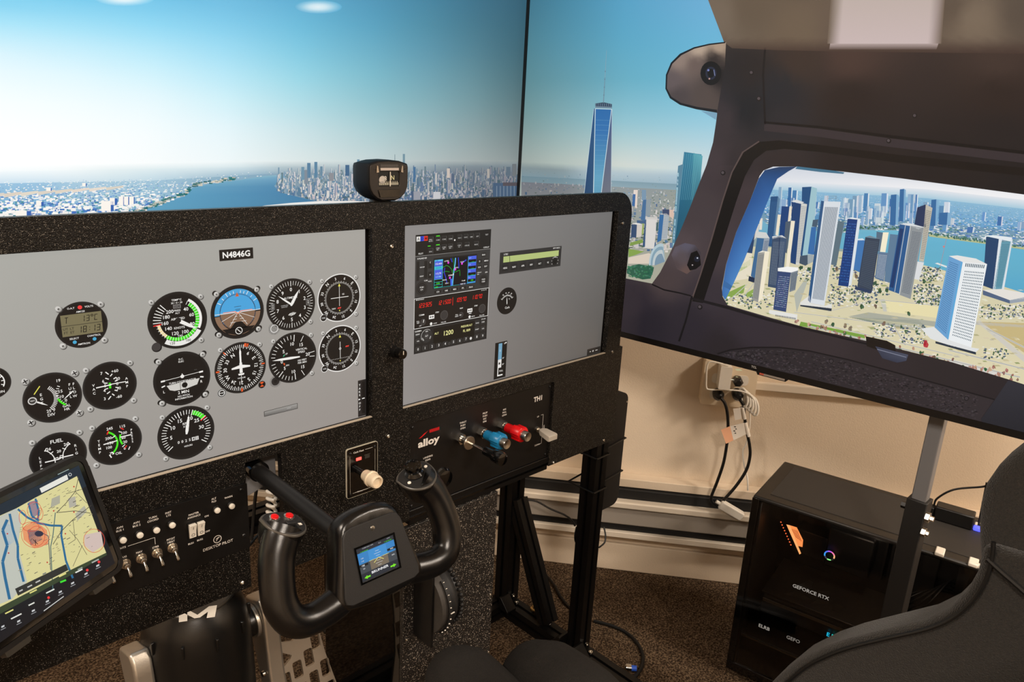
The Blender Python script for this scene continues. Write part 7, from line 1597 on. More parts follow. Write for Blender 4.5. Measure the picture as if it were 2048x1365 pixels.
for pts, w, c_ in (([(470, 410), (450, 600), (430, 700), (440, 920), (450, 1080)], 1.8, (70, 104, 108)), ([(350, 580), (410, 610), (430, 900)], 1.5, (80, 84, 96)), ([(780, 345), (620, 470), (520, 570), (450, 680)], 1.2, (60, 58, 52)), ([(770, 415), (640, 395), (480, 410)], 1.2, (66, 62, 56)), ([(480, 410), (560, 330), (640, 230), (670, 100)], 1.2, (70, 66, 60)), ([(590, 560), (660, 640), (740, 770)], .9, (80, 76, 66)), ([(700, 690), (620, 870)], .9, (80, 76, 66)), ([(620, 470), (640, 640), (580, 680)], .9, (72, 70, 62)), ([(640, 230), (740, 330)], .9, (72, 70, 62)), ([(560, 250), (700, 210)], .9, (72, 70, 62))): k.pline([IP(*p) for p in pts], w, c_, 4)
def ell(cx, cy, rx, ry, w, c_, L, n=28):
    P = [IP(cx + rx * math.cos(2 * math.pi * i / n), cy + ry * math.sin(2 * math.pi * i / n)) for i in range(n + 1)]; k.pline(P, w, c_, L)
for a in ((300, 600, 120, 110), (310, 610, 70, 85), (260, 530, 70, 40), (800, 650, 90, 100), (290, 390, 60, 70), (190, 450, 30, 60), (340, 420, 24, 50)): ell(*a, .9, (214, 74, 50), 5)
for zx, zy in ((60, 590), (70, 755), (555, 590), (628, 405), (400, 835), (628, 188), (455, 395)): x, y = IP(zx, zy); k.disc(x, y, 1.6, (190, 44, 40), 6, 8)
RT = random.Random(3)
for i in range(170):
    zx = RT.uniform(150, 850); zy = RT.uniform(200, 950)
    if zy < 300 - (zx - 300) * .5 + 10 or zy > 1060 - (zx - 300) * .5 - 110 or zx > 650 + (zy - 100) * .35: continue
    x, y = IP(zx, zy); w = RT.uniform(2, 7); k.line((x, y), (x + w, y - w * .5), RT.uniform(.5, 1.3), RT.choice([(86, 80, 70), (120, 112, 96), (70, 70, 78), (150, 140, 110)]), 4)
k.disc(*IP(330, 590), 9, (44, 44, 66), 5, 10, ry=6); k.line(IP(280, 640), IP(320, 680), 1.4, (40, 30, 40), 6); k.line(IP(300, 690), IP(300, 640), 1.4, (40, 30, 40), 6)
for a, b in (((340, 200), (570, 85)),): k.poly([IP(*p) for p in ((335, 203), (568, 84), (580, 126), (352, 242))], (226, 226, 218), 6)
k.ring(*IP(595, 85), 2.2, 3.4, (200, 204, 206), 6, 14); k.line(IP(490, 85), IP(585, 40), 1.5, (150, 170, 170), 6)
# lower data bar
k.poly([IP(*p) for p in ((905, 752), (910, 772), (600, 945), (300, 1110), (0, 1275), (-160, 1350), (-160, 1290), (0, 1215), (300, 1060), (590, 905))], (52, 66, 44), 6)
k.poly([IP(*p) for p in ((560, 850), (580, 900), (150, 1120), (125, 1060))], (44, 46, 44), 7)
for zx, zy, L_, c_ in ((640, 915, 60, (226, 228, 220)), (660, 890, 40, (150, 160, 150)), (240, 1195, 50, (220, 222, 214)), (390, 1090, 70, (226, 228, 220)), (250, 1090, 60, (222, 216, 130)), (500, 950, 60, (222, 216, 130)), (90, 1310, 90, (222, 222, 214)), (40, 1265, 70, (222, 216, 130)), (160, 1075, 30, (190, 190, 186)), (230, 1040, 40, (190, 190, 186)), (300, 1000, 40, (190, 190, 186)), (780, 830, 60, (170, 176, 170)), (360, 930, 30, (120, 124, 120))): k.line(IP(zx, zy + 8), IP(zx + L_, zy + 8 - L_ * .5), 2.6, c_, 8)
k.pline([IP(510, 1005), IP(560, 985)], 3.6, (60, 220, 50), 8)
for zx, zy, red in ((20, 1370, 0), (155, 1325, 0), (280, 1235, 0), (400, 1155, 1), (510, 1075, 0), (615, 1000, 0), (730, 920, 1), (830, 850, 1)):
    x, y = IP(zx, zy); k.poly([(x - 3, y + 2.5), (x + 3, y - .5), (x + 3.4, y + 3), (x - 2.6, y + 6)], (196, 198, 200), 8); k.line((x - 4, y + 10), (x + 6, y + 5), 1.3, (150, 152, 156), 8)
    if red: k.disc(x + 2.5, y - 4.5, 2.8, (226, 54, 56), 9, 10)
k.line(IP(370, 1250), IP(540, 1125), 1.6, (206, 206, 202), 8)
k.build('chart_picture', M_SCREEN, tb_, 'yellow chart with blue routes and red circles')
tm = thing('tablet_mount', (.06, PY, -.50), 'black ball-joint arm holding the tablet in front of the panel', 'mount')
bc = ipt(-.12, .07, -.013)
MB().lathe(bc, -IN, [(0, .026), (.006, .026), (.008, .012), (.016, .012)], 24).build('back_plate', M_MATTE, tm)
MB().tube([bc - IN * .012, bc - IN * .03 + Vector((0, 0, .005)), Vector((bc.x + .02, PY - .02, bc.z + .01)), Vector((bc.x + .02, PY - .0005, bc.z + .01))], .011, 14).build('arm', M_MATTE, tm)
kb = ipt(-.170, .158, -.012)
MB().prism(rrect(-.030, -.014, .030, .016, .008), kb, IR, IU, -.02, .004).build('clamp_jaw', M_MATTE, tm, bevel=.004)

# ================================================================== WALL OUTLET AND CORDS
ob = thing('wall_outlet_box', tuple(onwall(1455, 780)), 'square cream surface outlet box on the wall under the side television', 'outlet')
WVz = Vector((0, 0, 1)); WIN_N = -WN
def wuv(px, py, d):
    q = onwall(px, py, d) - WA; return (q.dot(WT), q.z)
a = wuv(1411, 721, .045); b = wuv(1503, 818, .045)
s0, s1, z0, z1 = a[0], b[0] + .004, b[1], a[1]
O_ = Vector((WA.x, WA.y, 0))
MB().prism(rrect(s0, z0, s1, z1, .006), O_, WT, WVz, 0, .045).build('box', M_CREAM, ob, bevel=.003)
for (c0, c1) in ((.28, .62), (.72, .62), (.28, .26), (.72, .26)):
    x = s0 + (s1 - s0) * c0; z = z0 + (z1 - z0) * c1
    MB().prism(rrect(x - .017, z - .014, x + .017, z + .014, .010), O_, WT, WVz, .045, .0465).build('socket_face', M_WHITE, ob, smooth=0)
def wbox(name, px0, py0, px1, py1, d0, d1, m, parent, r=.004, bev=.002):
    a = wuv(px0, py1, d1); b = wuv(px1, py0, d1)
    return MB().prism(rrect(a[0], a[1], b[0], b[1], r), O_, WT, WVz, d0, d1).build(name, m, parent, bevel=bev)
ad = thing('white_charger', tuple(onwall(1450, 770, .06)), 'small white charger cube plugged into the outlet box', 'charger')
wbox('cube', 1436, 736, 1466, 779, .047, .092, M_WHITE, ad, .003, .003)
wbox('plug_top', 1450, 729, 1461, 737, .050, .075, M_WHITE, ad, .001, .001)
wcord = [wuv(1456, 731, .08), wuv(1425, 722, .075), wuv(1414, 728, .075), wuv(1412, 760, .08), wuv(1413, 776, .085), wuv(1420, 781, .09), wuv(1450, 784, .1), wuv(1480, 786, .1), wuv(1500, 793, .1), wuv(1512, 806, .095)]
MB().tube(smoothpath([O_ + WT * p[0] + WVz * p[1] + WIN_N * .085 for p in wcord], 5), .0022, 8).build('lead', M_WHITE, ad)
for j in range(5):
    pts = []
    c0 = wuv(1489 + j * 5, 794 + j * 4, .09)
    for i in range(17):
        t_ = 2 * math.pi * i / 16; pts.append(O_ + WT * (c0[0] + .010 * math.cos(t_) - .004 * math.sin(t_)) + WVz * (c0[1] - .006 + .022 * math.sin(t_)) + WIN_N * (.078 + .010 * math.cos(t_ + 1) + j * .002))
    MB().tube(pts, .0034, 8).build('coil_turn', M_WHITE, ad)
tail = [wuv(1500, 815, .08), wuv(1501, 850, .08), wuv(1494, 890, .08), wuv(1487, 905, .08), wuv(1489, 930, .08), wuv(1496, 960, .08), wuv(1497, 985, .08)]
MB().tube(smoothpath([O_ + WT * p[0] + WVz * p[1] + WIN_N * .07 for p in tail], 5), .0022, 8).build('tail_lead', M_WHITE, ad)
def cord(name, label, path, plug, d=.085, r=.0042, extra=None):
    t = thing(name, tuple(onwall(*path[0], d)), label, 'cord', 'power cords at the outlet')
    pts = [O_ + WT * wuv(*p, d_)[0] + WVz * wuv(*p, d_)[1] + WIN_N * d_ for p, d_ in path_d(path, d)]
    MB().tube(smoothpath(pts, 6), r, 12).build('cable', M_RUBBER, t)
    q = wuv(*plug, d)
    MB().lathe(O_ + WT * q[0] + WVz * q[1] + WIN_N * .046, WIN_N, [(0, .014), (.022, .015), (.030, .012), (.036, .006)], 20).build('plug', M_BLACK, t)
    return t
def path_d(path, d): return [(p, d - .001 * i) for i, p in enumerate(path)]
c1 = cord('power_cord', 'black power cord hanging from the lower left socket', [(1441, 796), (1450, 808), (1455, 830), (1456, 865), (1452, 900), (1446, 930), (1434, 965), (1423, 993), (1424, 1004), (1434, 1012)], (1439, 796))
c2 = cord('power_cord', 'black power cord with paper labels hanging from the lower right socket', [(1480, 800), (1487, 812), (1489, 835), (1494, 865), (1499, 890), (1500, 912), (1493, 940), (1474, 970), (1450, 998), (1434, 1016)], (1478, 796))
pg = thing('small_plug', tuple(onwall(1477, 768, .06)), 'black plug in the upper right socket', 'plug')
q = wuv(1477, 766, .07); MB().lathe(O_ + WT * q[0] + WVz * (q[1]) + WIN_N * .0465, WIN_N, [(0, .014), (.022, .0135), (.028, .008)], 6).build('plug_body', M_BLACK, pg, bevel=.001)
def card(name, quad, d, m, parent, th_=.0008):
    P = [onwall(*p, d) for p in quad]; 
    return MB().rings([[p + WIN_N * th_ for p in P], [p for p in P]]).build(name, m, parent, smooth=0)
M_PAPER = mat('white_paper_label', (228, 220, 208), .7); M_ORANGE = mat('peach_label', (236, 176, 138), .7)
card('paper_label', [(1460, 853), (1488, 846), (1492, 869), (1467, 881)], .088, M_PAPER, c2); card('peach_label', [(1442, 860), (1460, 853), (1467, 881), (1452, 888)], .088, M_ORANGE, c2); card('small_label', [(1466, 818), (1481, 816), (1483, 838), (1470, 841)], .092, M_PAPER, c2)
MB().tube([onwall(1484, 815, .085), onwall(1489, 838, .082)], .0060, 12).build('white_sleeve', M_PAPER, c2); MB().tube([onwall(1490, 845, .082), onwall(1497, 873, .081)], .0058, 12).build('lower_white_sleeve', M_PAPER, c2)
kk = Canvas(onwall(1470, 862, .0892), WT, WVz, base=2)
for i in range(4): kk.rect(-.004 + .004 * (i % 2), .010 - i * .006, .001 + .003 * (i % 2), .0125 - i * .006, (40, 38, 36), 0)
kk.build('label_print', M_PRINT, c2)['kind'] = 'stuff'
wa_ = thing('white_power_adapter', tuple(onwall(1462, 1022, .08)), 'small white power adapter where the two black cords meet', 'adapter')
a = onwall(1440, 1008, .08); b = onwall(1484, 1034, .08); dv = (b - a); L_ = dv.length; xx = dv.normalized(); zz = (WIN_N).copy(); yy = zz.cross(xx)
MB().box((a + b) / 2, (L_, .026, .022), Matrix((xx, yy, zz)).transposed()).build('block', M_WHITE, wa_, bevel=.004)
MB().tube([a + xx * .004, a - xx * .012], .005, 10).build('strain_relief', M_WHITE, wa_)
rc = thing('cable_raceway', tuple(wallp(.56, -.68)), 'white cable raceway running along the wall from the outlet box', 'raceway')
q = wuv(1506, 764, .012); q2 = wuv(1506, 780, .012)
MB().prism([(s1 + .001, q2[1]), (2.3, q2[1]), (2.3, q[1]), (s1 + .001, q[1])], O_, WT, WVz, 0, .016).build('channel', M_HEAT, rc, bevel=.003)

# ================================================================== COMPUTER
PT = -.795
PO_ = Vector((1.512, .690, 0)); eL = Vector((.170, -.985, 0)).normalized(); eW = Vector((.985, .170, 0)).normalized()
PL, PW = .475, .242
pc = thing('desktop_computer', tuple(PO_ + eL * PL / 2 + eW * PW / 2 + Z3 * FZ), 'black desktop computer tower with a dark glass side and lit parts inside', 'computer')
def pcb(name, l0, l1, w0, w1, z0, z1, m, bev=.0015, parent=None):
    c_ = PO_ + eL * (l0 + l1) / 2 + eW * (w0 + w1) / 2 + Z3 * (z0 + z1) / 2
    return MB().box(c_, (l1 - l0, w1 - w0, z1 - z0), Matrix((eL, eW, Z3)).transposed()).build(name, m, parent or pc, bevel=bev)
M_CASE = mat('black_painted_steel_case', (30, 27, 24), .42); M_CASEIN = mat('case_interior', (10, 9, 9), .5)
pcb('top_panel', 0, PL, 0, PW, PT - .012, PT, M_CASE, .004)
pcb('top_mesh', .03, PL - .02, .03, PW - .022, PT - .0005, PT + .0012, mat('mesh_filter', (40, 36, 32), .7, bump=(2600, .4)), .0006)
pcb('bottom_panel', 0, PL, 0, PW, FZ + .012, FZ + .03, M_CASE, .003)
pcb('front_panel', 0, .022, .0, PW, FZ + .03, PT - .012, M_CASE, .004)
pcb('rear_panel', PL - .012, PL, 0, PW, FZ + .03, PT - .012, M_CASE, .002)
pcb('far_side_panel', .022, PL - .012, PW - .006, PW, FZ + .03, PT - .012, M_CASEIN, 0)
for l_ in (.02, PL - .06):
    for w_ in (.02, PW - .05): pcb('foot', l_, l_ + .04, w_, w_ + .03, FZ, FZ + .012, M_RUBBER, .002)
mg = bpy.data.materials.new('smoked_glass'); mg.use_nodes = True; nt = mg.node_tree; nt.nodes.clear()
out = nt.nodes.new('ShaderNodeOutputMaterial'); tr_ = nt.nodes.new('ShaderNodeBsdfTransparent'); tr_.inputs[0].default_value = (.72, .70, .68, 1)
gl = nt.nodes.new('ShaderNodeBsdfGlossy'); gl.inputs['Roughness'].default_value = .03; mx_ = nt.nodes.new('ShaderNodeMixShader'); fz_ = nt.nodes.new('ShaderNodeFresnel'); fz_.inputs['IOR'].default_value = 1.45
nt.links.new(fz_.outputs[0], mx_.inputs[0]); nt.links.new(tr_.outputs[0], mx_.inputs[1]); nt.links.new(gl.outputs[0], mx_.inputs[2]); nt.links.new(mx_.outputs[0], out.inputs[0])
pcb('glass_side', .004, PL - .004, -.004, 0, FZ + .02, PT - .006, mg, 0)
pcb('glass_frame', .0, PL, -.0045, .0005, FZ + .012, FZ + .034, M_GLOSS, .001)
pcb('glass_front_edge', .0, .016, -.0045, .0005, FZ + .034, PT - .004, M_GLOSS, .001)
pcb('motherboard', .06, .38, PW - .018, PW - .010, FZ + .15, PT - .04, mat('dark_circuit_board', (22, 21, 21), .5), .001)
pcb('power_shroud', .022, PL - .012, .006, PW - .006, FZ + .03, FZ + .120, M_CASE, .002)
pcb('shroud_trim', .022, PL - .012, .0045, .006, FZ + .112, FZ + .116, M_NICKEL, 0)
g_ = pcb('graphics_card', .045, .385, .045, PW - .02, -1.110, -1.055, mat('graphics_card_shroud', (26, 25, 25), .35), .004)
pcb('card_backplate', .045, .385, .040, PW - .02, -1.054, -1.050, mat('card_backplate_metal', (66, 62, 58), .35, metal=.6), .001, g_)
pcb('card_edge_strip', .05, .38, .038, .041, -1.075, -1.068, M_NICKEL, 0, g_)
cl_ = pcb('cpu_cooler', .15, .25, PW - .10, PW - .02, -.985, -.885, M_CASEIN, .004)
pcb('drive_cover', .07, .15, PW - .07, PW - .02, -.995, -.93, mat('board_heatsink', (44, 42, 40), .4, metal=.4), .003)
pcb('memory_stick', .27, .276, PW - .07, PW - .02, -.99, -.87, M_CASEIN, .001); pcb('memory_stick', .284, .290, PW - .07, PW - .02, -.99, -.87, M_CASEIN, .001)
for i in range(3):
    zc = PT - .09 - i * .125
    MB().lathe(PO_ + eL * .440 + eW * .120 + Z3 * zc, -eL, [(0, .058), (.02, .058), (.02, .050), (.004, .050)], 32).build('case_fan', M_CASEIN, pc)
def pcp(zx, zy, w):
    px, py = 1500 + zx * .2271, 1020 + zy * .2271
    q = onP(px, py, PO_ + eW * w, eW) - PO_; return (q.dot(eL), q.z)
def pcc(w, base=2): return Canvas(PO_ + eW * w, eL, Z3, base=base)
k = pcc(.10); OG = (255, 150, 84)
k.poly([pcp(320, 130, .10), pcp(352, 138, .10), pcp(450, 385, .10), pcp(436, 395, .10)], (255, 176, 110), 0); k.poly([pcp(352, 138, .10), pcp(412, 156, .10), pcp(468, 268, .10), pcp(462, 330, .10), pcp(425, 320, .10)], OG, 0)
for i in range(4): k.line(pcp(370 + i * 14, 170 + i * 4, .10), pcp(410 + i * 14, 250 + i * 10, .10), .0012, (120, 50, 26), 1)
for i in range(9): a = pcp(272 + i * 11, 110 + i * 25, .10); k.rect(a[0] - .0014, a[1] - .0016, a[0] + .0014, a[1] + .0016, (240, 110, 60), 0)
k.build('lit_board_logo', mat('led_picture', (3, 3, 3), .4, attr='emit', estr=2.2), pc, 'orange striped light')
M_LED = MATS['led_picture']; M_LED.cycles.emission_sampling = 'NONE'
k = pcc(.13); cx, cz = pcp(700, 405, .13); rr = .0125
for i in range(24):
    a = i / 24; hue = [(80, 120, 255), (190, 90, 240), (255, 130, 180), (255, 190, 140), (40, 40, 40), (150, 255, 150), (60, 60, 80), (60, 160, 240)]
    k.arc(cx, cz, rr * .74, rr, -70 + i * 15, -70 + (i + 1) * 15, hue[(i // 3) % 8], 0, 2)
k.build('cooler_light_ring', M_LED, pc, 'rainbow light ring')
k = pcc(.0375, 3); a = pcp(372, 692, .0375); b = pcp(885, 830, .0375); ang = math.degrees(math.atan2(b[1] - a[1], b[0] - a[0])); k.text('GEFORCE RTX', a[0], (a[1] + b[1]) / 2 - 0, .0085, (216, 212, 206), 0, align='L', rot=0, bold=1.6, maxw=abs(b[0] - a[0]) * .78)
k.build('card_lettering', M_SCREEN, pc)['kind'] = 'stuff'  # print given a glow of its own to read brighter
k = pcc(.0055, 3); a = pcp(110, 1010, .0055); k.text('ELRB', a[0] - .008, a[1] - .006, .0085, (206, 202, 196), 0, align='L', bold=1.6); a = pcp(325, 1100, .0055); k.text('GEFO', a[0], a[1] - .006, .0085, (180, 176, 170), 0, align='L', bold=1.0)
k.build('shroud_lettering', M_SCREEN, pc)['kind'] = 'stuff'  # this print is made to glow as well
k = pcc(.0395, 3)
for pts in (((410, 670), (520, 620), (555, 640), (540, 700)), ((600, 720), (730, 715), (700, 750)), ((540, 825), (600, 790), (690, 800), (700, 830)), ((720, 890), (740, 825), (850, 860), (770, 905)), ((300, 740), (420, 720), (540, 790), (500, 800))): k.poly([pcp(p[0], p[1], .0395) for p in pts], (62, 60, 58), 0)
k.build('card_facets', M_PRINT, pc)['kind'] = 'stuff'
k = pcc(.0375, 3); a = pcp(675, 1060, .0375); b = pcp(925, 1150, .0375); n_ = 0
for i, ch in enumerate('EFORCE'):
    k.text(ch, a[0] + (b[0] - a[0]) * (i + .5) / 6, a[1] - .010, .0095, mix((30, 190, 235), (60, 235, 60), i / 5), 0, bold=1.8)
k.build('lit_card_lettering', M_LED, pc, 'cyan to green glowing letters')['kind'] = 'stuff'
for i in range(5):
    pts = [PO_ + eL * (.30 + .01 * i) + eW * (.10 + .012 * i) + Z3 * (-1.04), PO_ + eL * (.33 + .012 * i) + eW * .10 + Z3 * (-.97), PO_ + eL * (.39 + .006 * i) + eW * (.14) + Z3 * (-.95 + .01 * i), PO_ + eL * .44 + eW * .17 + Z3 * (-.96)]
    MB().tube(smoothpath(pts, 5), .0022, 6).build('inner_cable', M_RUBBER, pc)
ld = bpy.data.lights.new('case_fill_light', 'POINT'); ld.energy = .5; ld.color = (1, .82, .66); ld.shadow_soft_size = .02  # fill light added inside the case so its parts show
lo = bpy.data.objects.new('case_fill_light', ld); col.objects.link(lo); lo.location = PO_ + eL * .26 + eW * .06 + Z3 * (PT - .03 + ZC)
pcb('fill_strip', .10, .40, .030, .036, PT - .018, PT - .013, mat('fill_strip', (255, 220, 190), .4, emit=(255, 190, 150), estr=.6), 0)  # glowing strip added to go with the fill light
# pale plastic tabs on the case top
def topspot(px, py): 
    q = onZ(px, py, PT + .004) - PO_; return q.dot(eL), q.dot(eW)
for px, py, w_, l_ in ((1880, 1104, .030, .017), (1947, 1126, .030, .017), (1956, 1148, .010, .014), (1956, 1050, .018, .013)):
    l0, w0 = topspot(px, py); l0 = min(l0, PL - .012); w0 = max(w0, .004)
    pcb('white_tab', l0 - l_ / 2, l0 + l_ / 2, max(w0 - w_ / 2, -.004), max(w0 - w_ / 2, -.004) + w_, PT - .002, PT + .006, M_WHITE, .002)
# hub on the case
l0, w0 = topspot(1912, 1052)
hb = thing('usb_hub', tuple(PO_ + eL * l0 + eW * w0 + Z3 * PT), 'small black hub with a blue light on top of the computer', 'hub')
pcb('hub_body', l0 - .045, l0 + .030, w0 + .002, w0 + .038, PT + .0014, PT + .034, M_BLACK, .003, hb)
pcb('blue_light', l0 + .031, l0 + .046, w0 + .006, w0 + .018, PT + .0014, PT + .012, mat('blue_lamp', (60, 60, 220), .4, emit=(84, 92, 255), estr=1.6), .003, hb)
pcb('plug_socket', l0 - .058, l0 - .045, w0 + .008, w0 + .030, PT + .0014, PT + .026, M_RUBBER, .003, hb)
uc = thing('usb_cable', tuple(PO_ + eL * l0 + eW * w0 + Z3 * PT), 'thin black cable arching up from the hub', 'cable')
p0 = PO_ + eL * (l0 - .050) + eW * (w0 + .02) + Z3 * (PT + .026)
pk = PO_ + eL * (l0 + .035) + eW * (w0 + .030) + Z3 * (PT + .100)
MB().tube(smoothpath([p0, p0 + Z3 * .02 + eL * .004, p0 + Z3 * .05 + eL * .03, pk - eL * .01 - Z3 * .006, pk], 6), .0022, 8).build('arch', M_RUBBER, uc)
MB().tube([pk + Z3 * .008, pk - Z3 * .085 + eL * .004, PO_ + eL * (l0 + .040) + eW * (w0 + .026) + Z3 * (PT + .004)], .0022, 8).build('drop', M_RUBBER, uc)
MB().tube(smoothpath([PO_ + eL * (l0 + .036) + eW * (w0 + .02) + Z3 * (PT + .006), PO_ + eL * (l0 + .055) + eW * (w0 + .03) + Z3 * (PT + .02), PO_ + eL * (l0 + .10) + eW * (w0 + .04) + Z3 * (PT + .06), PO_ + eL * (l0 + .16) + eW * (w0 + .05) + Z3 * (PT + .05)], 5), .0026, 8).build('side_lead', M_RUBBER, uc)

# ================================================================== SEAT
M_FAB = mat('charcoal_seat_fabric', (48, 44, 39), .9, spec=.2, bump=(700, 1.0), noise=(520, .35), sheen=.2)
M_MESH = mat('charcoal_mesh_fabric', (46, 43, 40), .85, spec=.2, bump=(900, 1.0), noise=(620, .4))
se = thing('pilot_seat', (.62, .35, FZ), 'charcoal fabric bucket seat with piped side wing in the foreground', 'seat')
SX = .80
def sil(pts, X): return [(onX(px, py, X).y, onX(px, py, X).z) for px, py in pts]
LOW = [(1480, 1440), (1520, 1392), (1552, 1357), (1600, 1318), (1650, 1293), (1700, 1276), (1770, 1259), (1850, 1240), (1900, 1216), (1935, 1181), (1957, 1142), (1966, 1105), (1969, 1080)]
lowp = sil(LOW, SX)
poly = lowp + [(-.10, lowp[-1][1] + .02), (-.16, -.55), (-.10, -.80), (.20, -.86), (.40, -.84)]
def wing(name, poly, x0, x1, m, rad, parent):
    """pillow-like slab: polygon in (Y, Z) extruded along X with rounded edges"""
    o = MB().prism(poly if sum(poly[i][0] * poly[(i + 1) % len(poly)][1] - poly[(i + 1) % len(poly)][0] * poly[i][1] for i in range(len(poly))) > 0 else poly[::-1], (0, 0, 0), (0, 1, 0), (0, 0, 1), x0, x1)
    return o.build(name, m, parent, bevel=rad, seg=5, smooth=60)
wing('side_wing', poly, SX - .012, SX + .05, M_FAB, .012, se)
UP = [(1972, 1135), (1967, 1100), (1964, 1050), (1967, 1000), (1978, 962), (2003, 926), (2048, 890), (2110, 860), (2200, 840)]
upp = sil(UP, SX + .02)
poly2 = upp + [(-.16, -.15), (-.22, -.35), (-.14, -.48)]
wing('backrest_wing', poly2, SX + .0, SX + .075, M_FAB, .018, se)
pip = [onX(px + dx, py + dy, SX - .0135) for (px, py), (dx, dy) in zip(LOW[2:], [(14, 16), (12, 17), (9, 18), (8, 18), (7, 18), (7, 18), (9, 18), (14, 16), (17, 12), (18, 8), (18, 5)])]
MB().tube(smoothpath(pip, 5), .0022, 8).build('piping', M_RUBBER, se)
sm = [onX(*p, SX - .0135) for p in ((1974, 1118), (2000, 1142), (2030, 1168), (2060, 1195), (2120, 1250))]
MB().tube(smoothpath(sm, 5), .0028, 8).build('seam', M_RUBBER, se)
# thigh bolsters and cushion
def pad(name, cl, rad, m): return MB().tube(smoothpath(cl, 6), [r for i in range(len(rad) - 1) for r in [tuple(rad[i][k_] + (rad[i + 1][k_] - rad[i][k_]) * j / 6 for k_ in (0, 1)) for j in range(6)]] + [rad[-1]], 22).build(name, m, se, smooth=70)
h1 = onZ(930, 1312, -.752); h2 = onZ(1088, 1301, -.752)
pad('left_thigh_bolster', [h1 + Vector((.012, .050, -.085)), h1 + Vector((.010, .040, -.062)), h1 + Vector((.004, .012, -.056)), h1 + Vector((-.01, -.08, -.060)), h1 + Vector((-.03, -.22, -.075)), h1 + Vector((-.04, -.40, -.09))], [(.008, .008), (.040, .034), (.058, .055), (.066, .058), (.066, .055), (.05, .05)], M_MESH)
pad('right_thigh_bolster', [h2 + Vector((.012, .050, -.085)), h2 + Vector((.012, .038, -.066)), h2 + Vector((.006, .010, -.062)), h2 + Vector((.010, -.07, -.074)), h2 + Vector((.02, -.20, -.110)), h2 + Vector((.03, -.36, -.13))], [(.008, .008), (.046, .040), (.066, .062), (.076, .064), (.070, .055), (.05, .05)], M_MESH)
MB().prism(rrect(.50, .10, .86, .60, .05), (0, 0, -.90), (1, 0, 0), (0, 1, 0), -.06, .03).build('cushion_base', M_FAB, se, bevel=.02, seg=4)
MB().prism(rrect(.46, -.86, .80, -.28, .06), (0, -.16, 0), (1, 0, 0), (0, 0, 1), -.06, .02).build('backrest', M_FAB, se, bevel=.025, seg=4)
MB().cyl((.65, .32, -.96), (.65, .32, FZ + .05), .035, 20).build('seat_column', M_MATTE, se)
MB().prism(rrect(.48, .12, .84, .52, .05), (0, 0, FZ), (1, 0, 0), (0, 1, 0), 0, .05).build('seat_base', M_MATTE, se, bevel=.006)

# ================================================================== FLOOR CABLES AND ODDS
def floor_cable(name, label, pxs, r=.0035, lift=.004, m=None):
    t = thing(name, tuple(onZ(*pxs[0], FZ + lift)), label, 'cable', 'cables on the carpet')
    MB().tube(smoothpath([onZ(*p, FZ + lift + .0015 * (i % 2)) for i, p in enumerate(pxs)], 6), r, 10).build('cable_run', m or M_RUBBER, t); return t
floor_cable('floor_cable', 'black cable looping on the carpet beside the rig foot', [(1188, 1243), (1222, 1252), (1252, 1266), (1275, 1288), (1286, 1315), (1280, 1342), (1262, 1362)], .0045)
floor_cable('floor_cable', 'thin black cable crossing the carpet behind the rig leg', [(1092, 1150), (1108, 1170), (1120, 1192), (1134, 1210), (1150, 1225)], .0035)
fl = floor_cable('floor_cable', 'black cable on the carpet under the yoke, upper of the three', [(640, 1258), (668, 1270), (700, 1273), (735, 1268)], .004)
floor_cable('floor_cable', 'black cable on the carpet under the yoke, middle of the three', [(655, 1292), (690, 1296), (735, 1290)], .004)
floor_cable('floor_cable', 'black cable on the carpet under the yoke, lowest of the three', [(672, 1340), (700, 1336), (735, 1325)], .004)
t = thing('metal_connector', tuple(onZ(1255, 1336, FZ + .01)), 'silver cable connector with a blue end on the carpet', 'connector')
a = onZ(1249, 1336, FZ + .011); b = onZ(1262, 1337, FZ + .011); c_ = onZ(1273, 1338, FZ + .011)
MB().lathe(a, b - a, [(0, .006), (.003, .010), ((b - a).length, .010)], 18).build('silver_shell', M_CHROME, t); MB().cyl(b, c_, .007, 16).build('blue_end', mat('blue_tip', (50, 100, 220), .4), t)
t = thing('brass_connector', tuple(onZ(1078, 1228, FZ + .05)), 'brass coloured cable connector lying on the base rail', 'connector')
a = onZ(1064, 1216, FZ + .054); b = onZ(1084, 1232, FZ + .054); M_BRASS = mat('brass', (186, 160, 112), .3, metal=1.0)
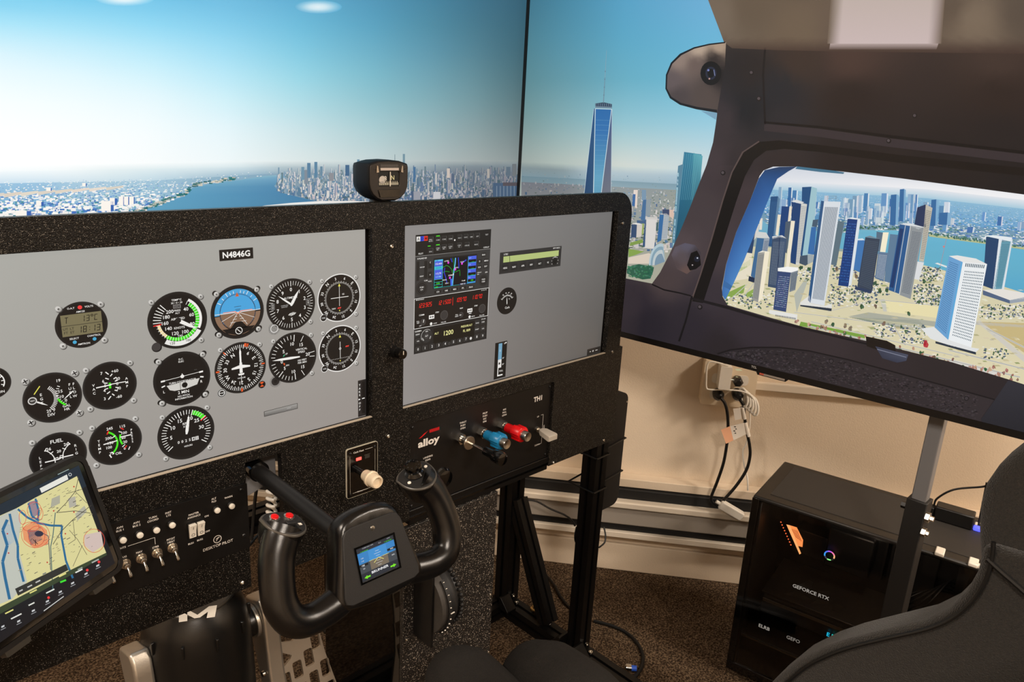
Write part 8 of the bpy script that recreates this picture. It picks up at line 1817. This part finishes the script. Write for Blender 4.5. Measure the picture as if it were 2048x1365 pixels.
MB().lathe(a, b - a, [(0, .006), (.002, .009), (.010, .009), (.012, .007), (.022, .007), (.024, .009), ((b - a).length, .009)], 14).build('brass_body', M_BRASS, t); MB().tube([b, onZ(1100, 1248, FZ + .052)], .004, 8).build('lead', M_PAPER, t)
t = thing('hanging_cord', tuple(onwall(1048, 1000, .16)), 'thin black cord sagging across the heater between the rig legs', 'cord')
MB().tube(smoothpath([onwall(p[0], p[1], d_) for p, d_ in (((1045, 1000), .16), ((1072, 1003), .15), ((1100, 1018), .14), ((1128, 1030), .13), ((1142, 1040), .12), ((1150, 1052), .11))], 6), .0028, 8).build('strand', M_RUBBER, t)
t = thing('cord_loop', tuple(onY(1175, 1090, .975)), 'black wire loop hanging around the front rig leg', 'cord')
for xs_, sg in ((1153, -1), (1208, 1)):
    MB().tube(smoothpath([onY(xs_, 1055, 1.0), onY(xs_ + sg * 3, 1072, .99), onY(xs_ + sg * 1, 1086, .985), onY(xs_ - sg * 10, 1096, .985)], 5), .0022, 8).build('loop_strand', M_RUBBER, t)
t = thing('white_coiled_cord', tuple(onY(545, 1005, 1.16)), 'white coiled cord hanging behind the yoke shaft opening', 'cord')
pts = []
for i in range(60):
    f = i / 59; p = onY(543 + 6 * math.sin(f * 30), 975 + f * 65, 1.16); pts.append(p + Vector((0, .012 * math.cos(f * 30), 0)))
MB().tube(pts, .0032, 8).build('coil', M_WHITE, t)
MB().tube([pts[0], pts[0] + Vector((0, .02, .03))], .003, 8).build('cord_top', M_WHITE, t)
t = thing('slack_cable', tuple(onY(515, 1050, 1.12)), 'thin black cable slanting behind the shaft opening', 'cable')
MB().tube(smoothpath([onY(516, 960, 1.12), onY(510, 1000, 1.12), onY(506, 1050, 1.12), onY(503, 1080, 1.12)], 5), .003, 8).build('strand', M_RUBBER, t)
MB().tube(smoothpath([onY(560, 1040, 1.14), onY(530, 1060, 1.14), onY(512, 1075, 1.13), onY(500, 1090, 1.12)], 5), .003, 8).build('second_strand', M_RUBBER, t)
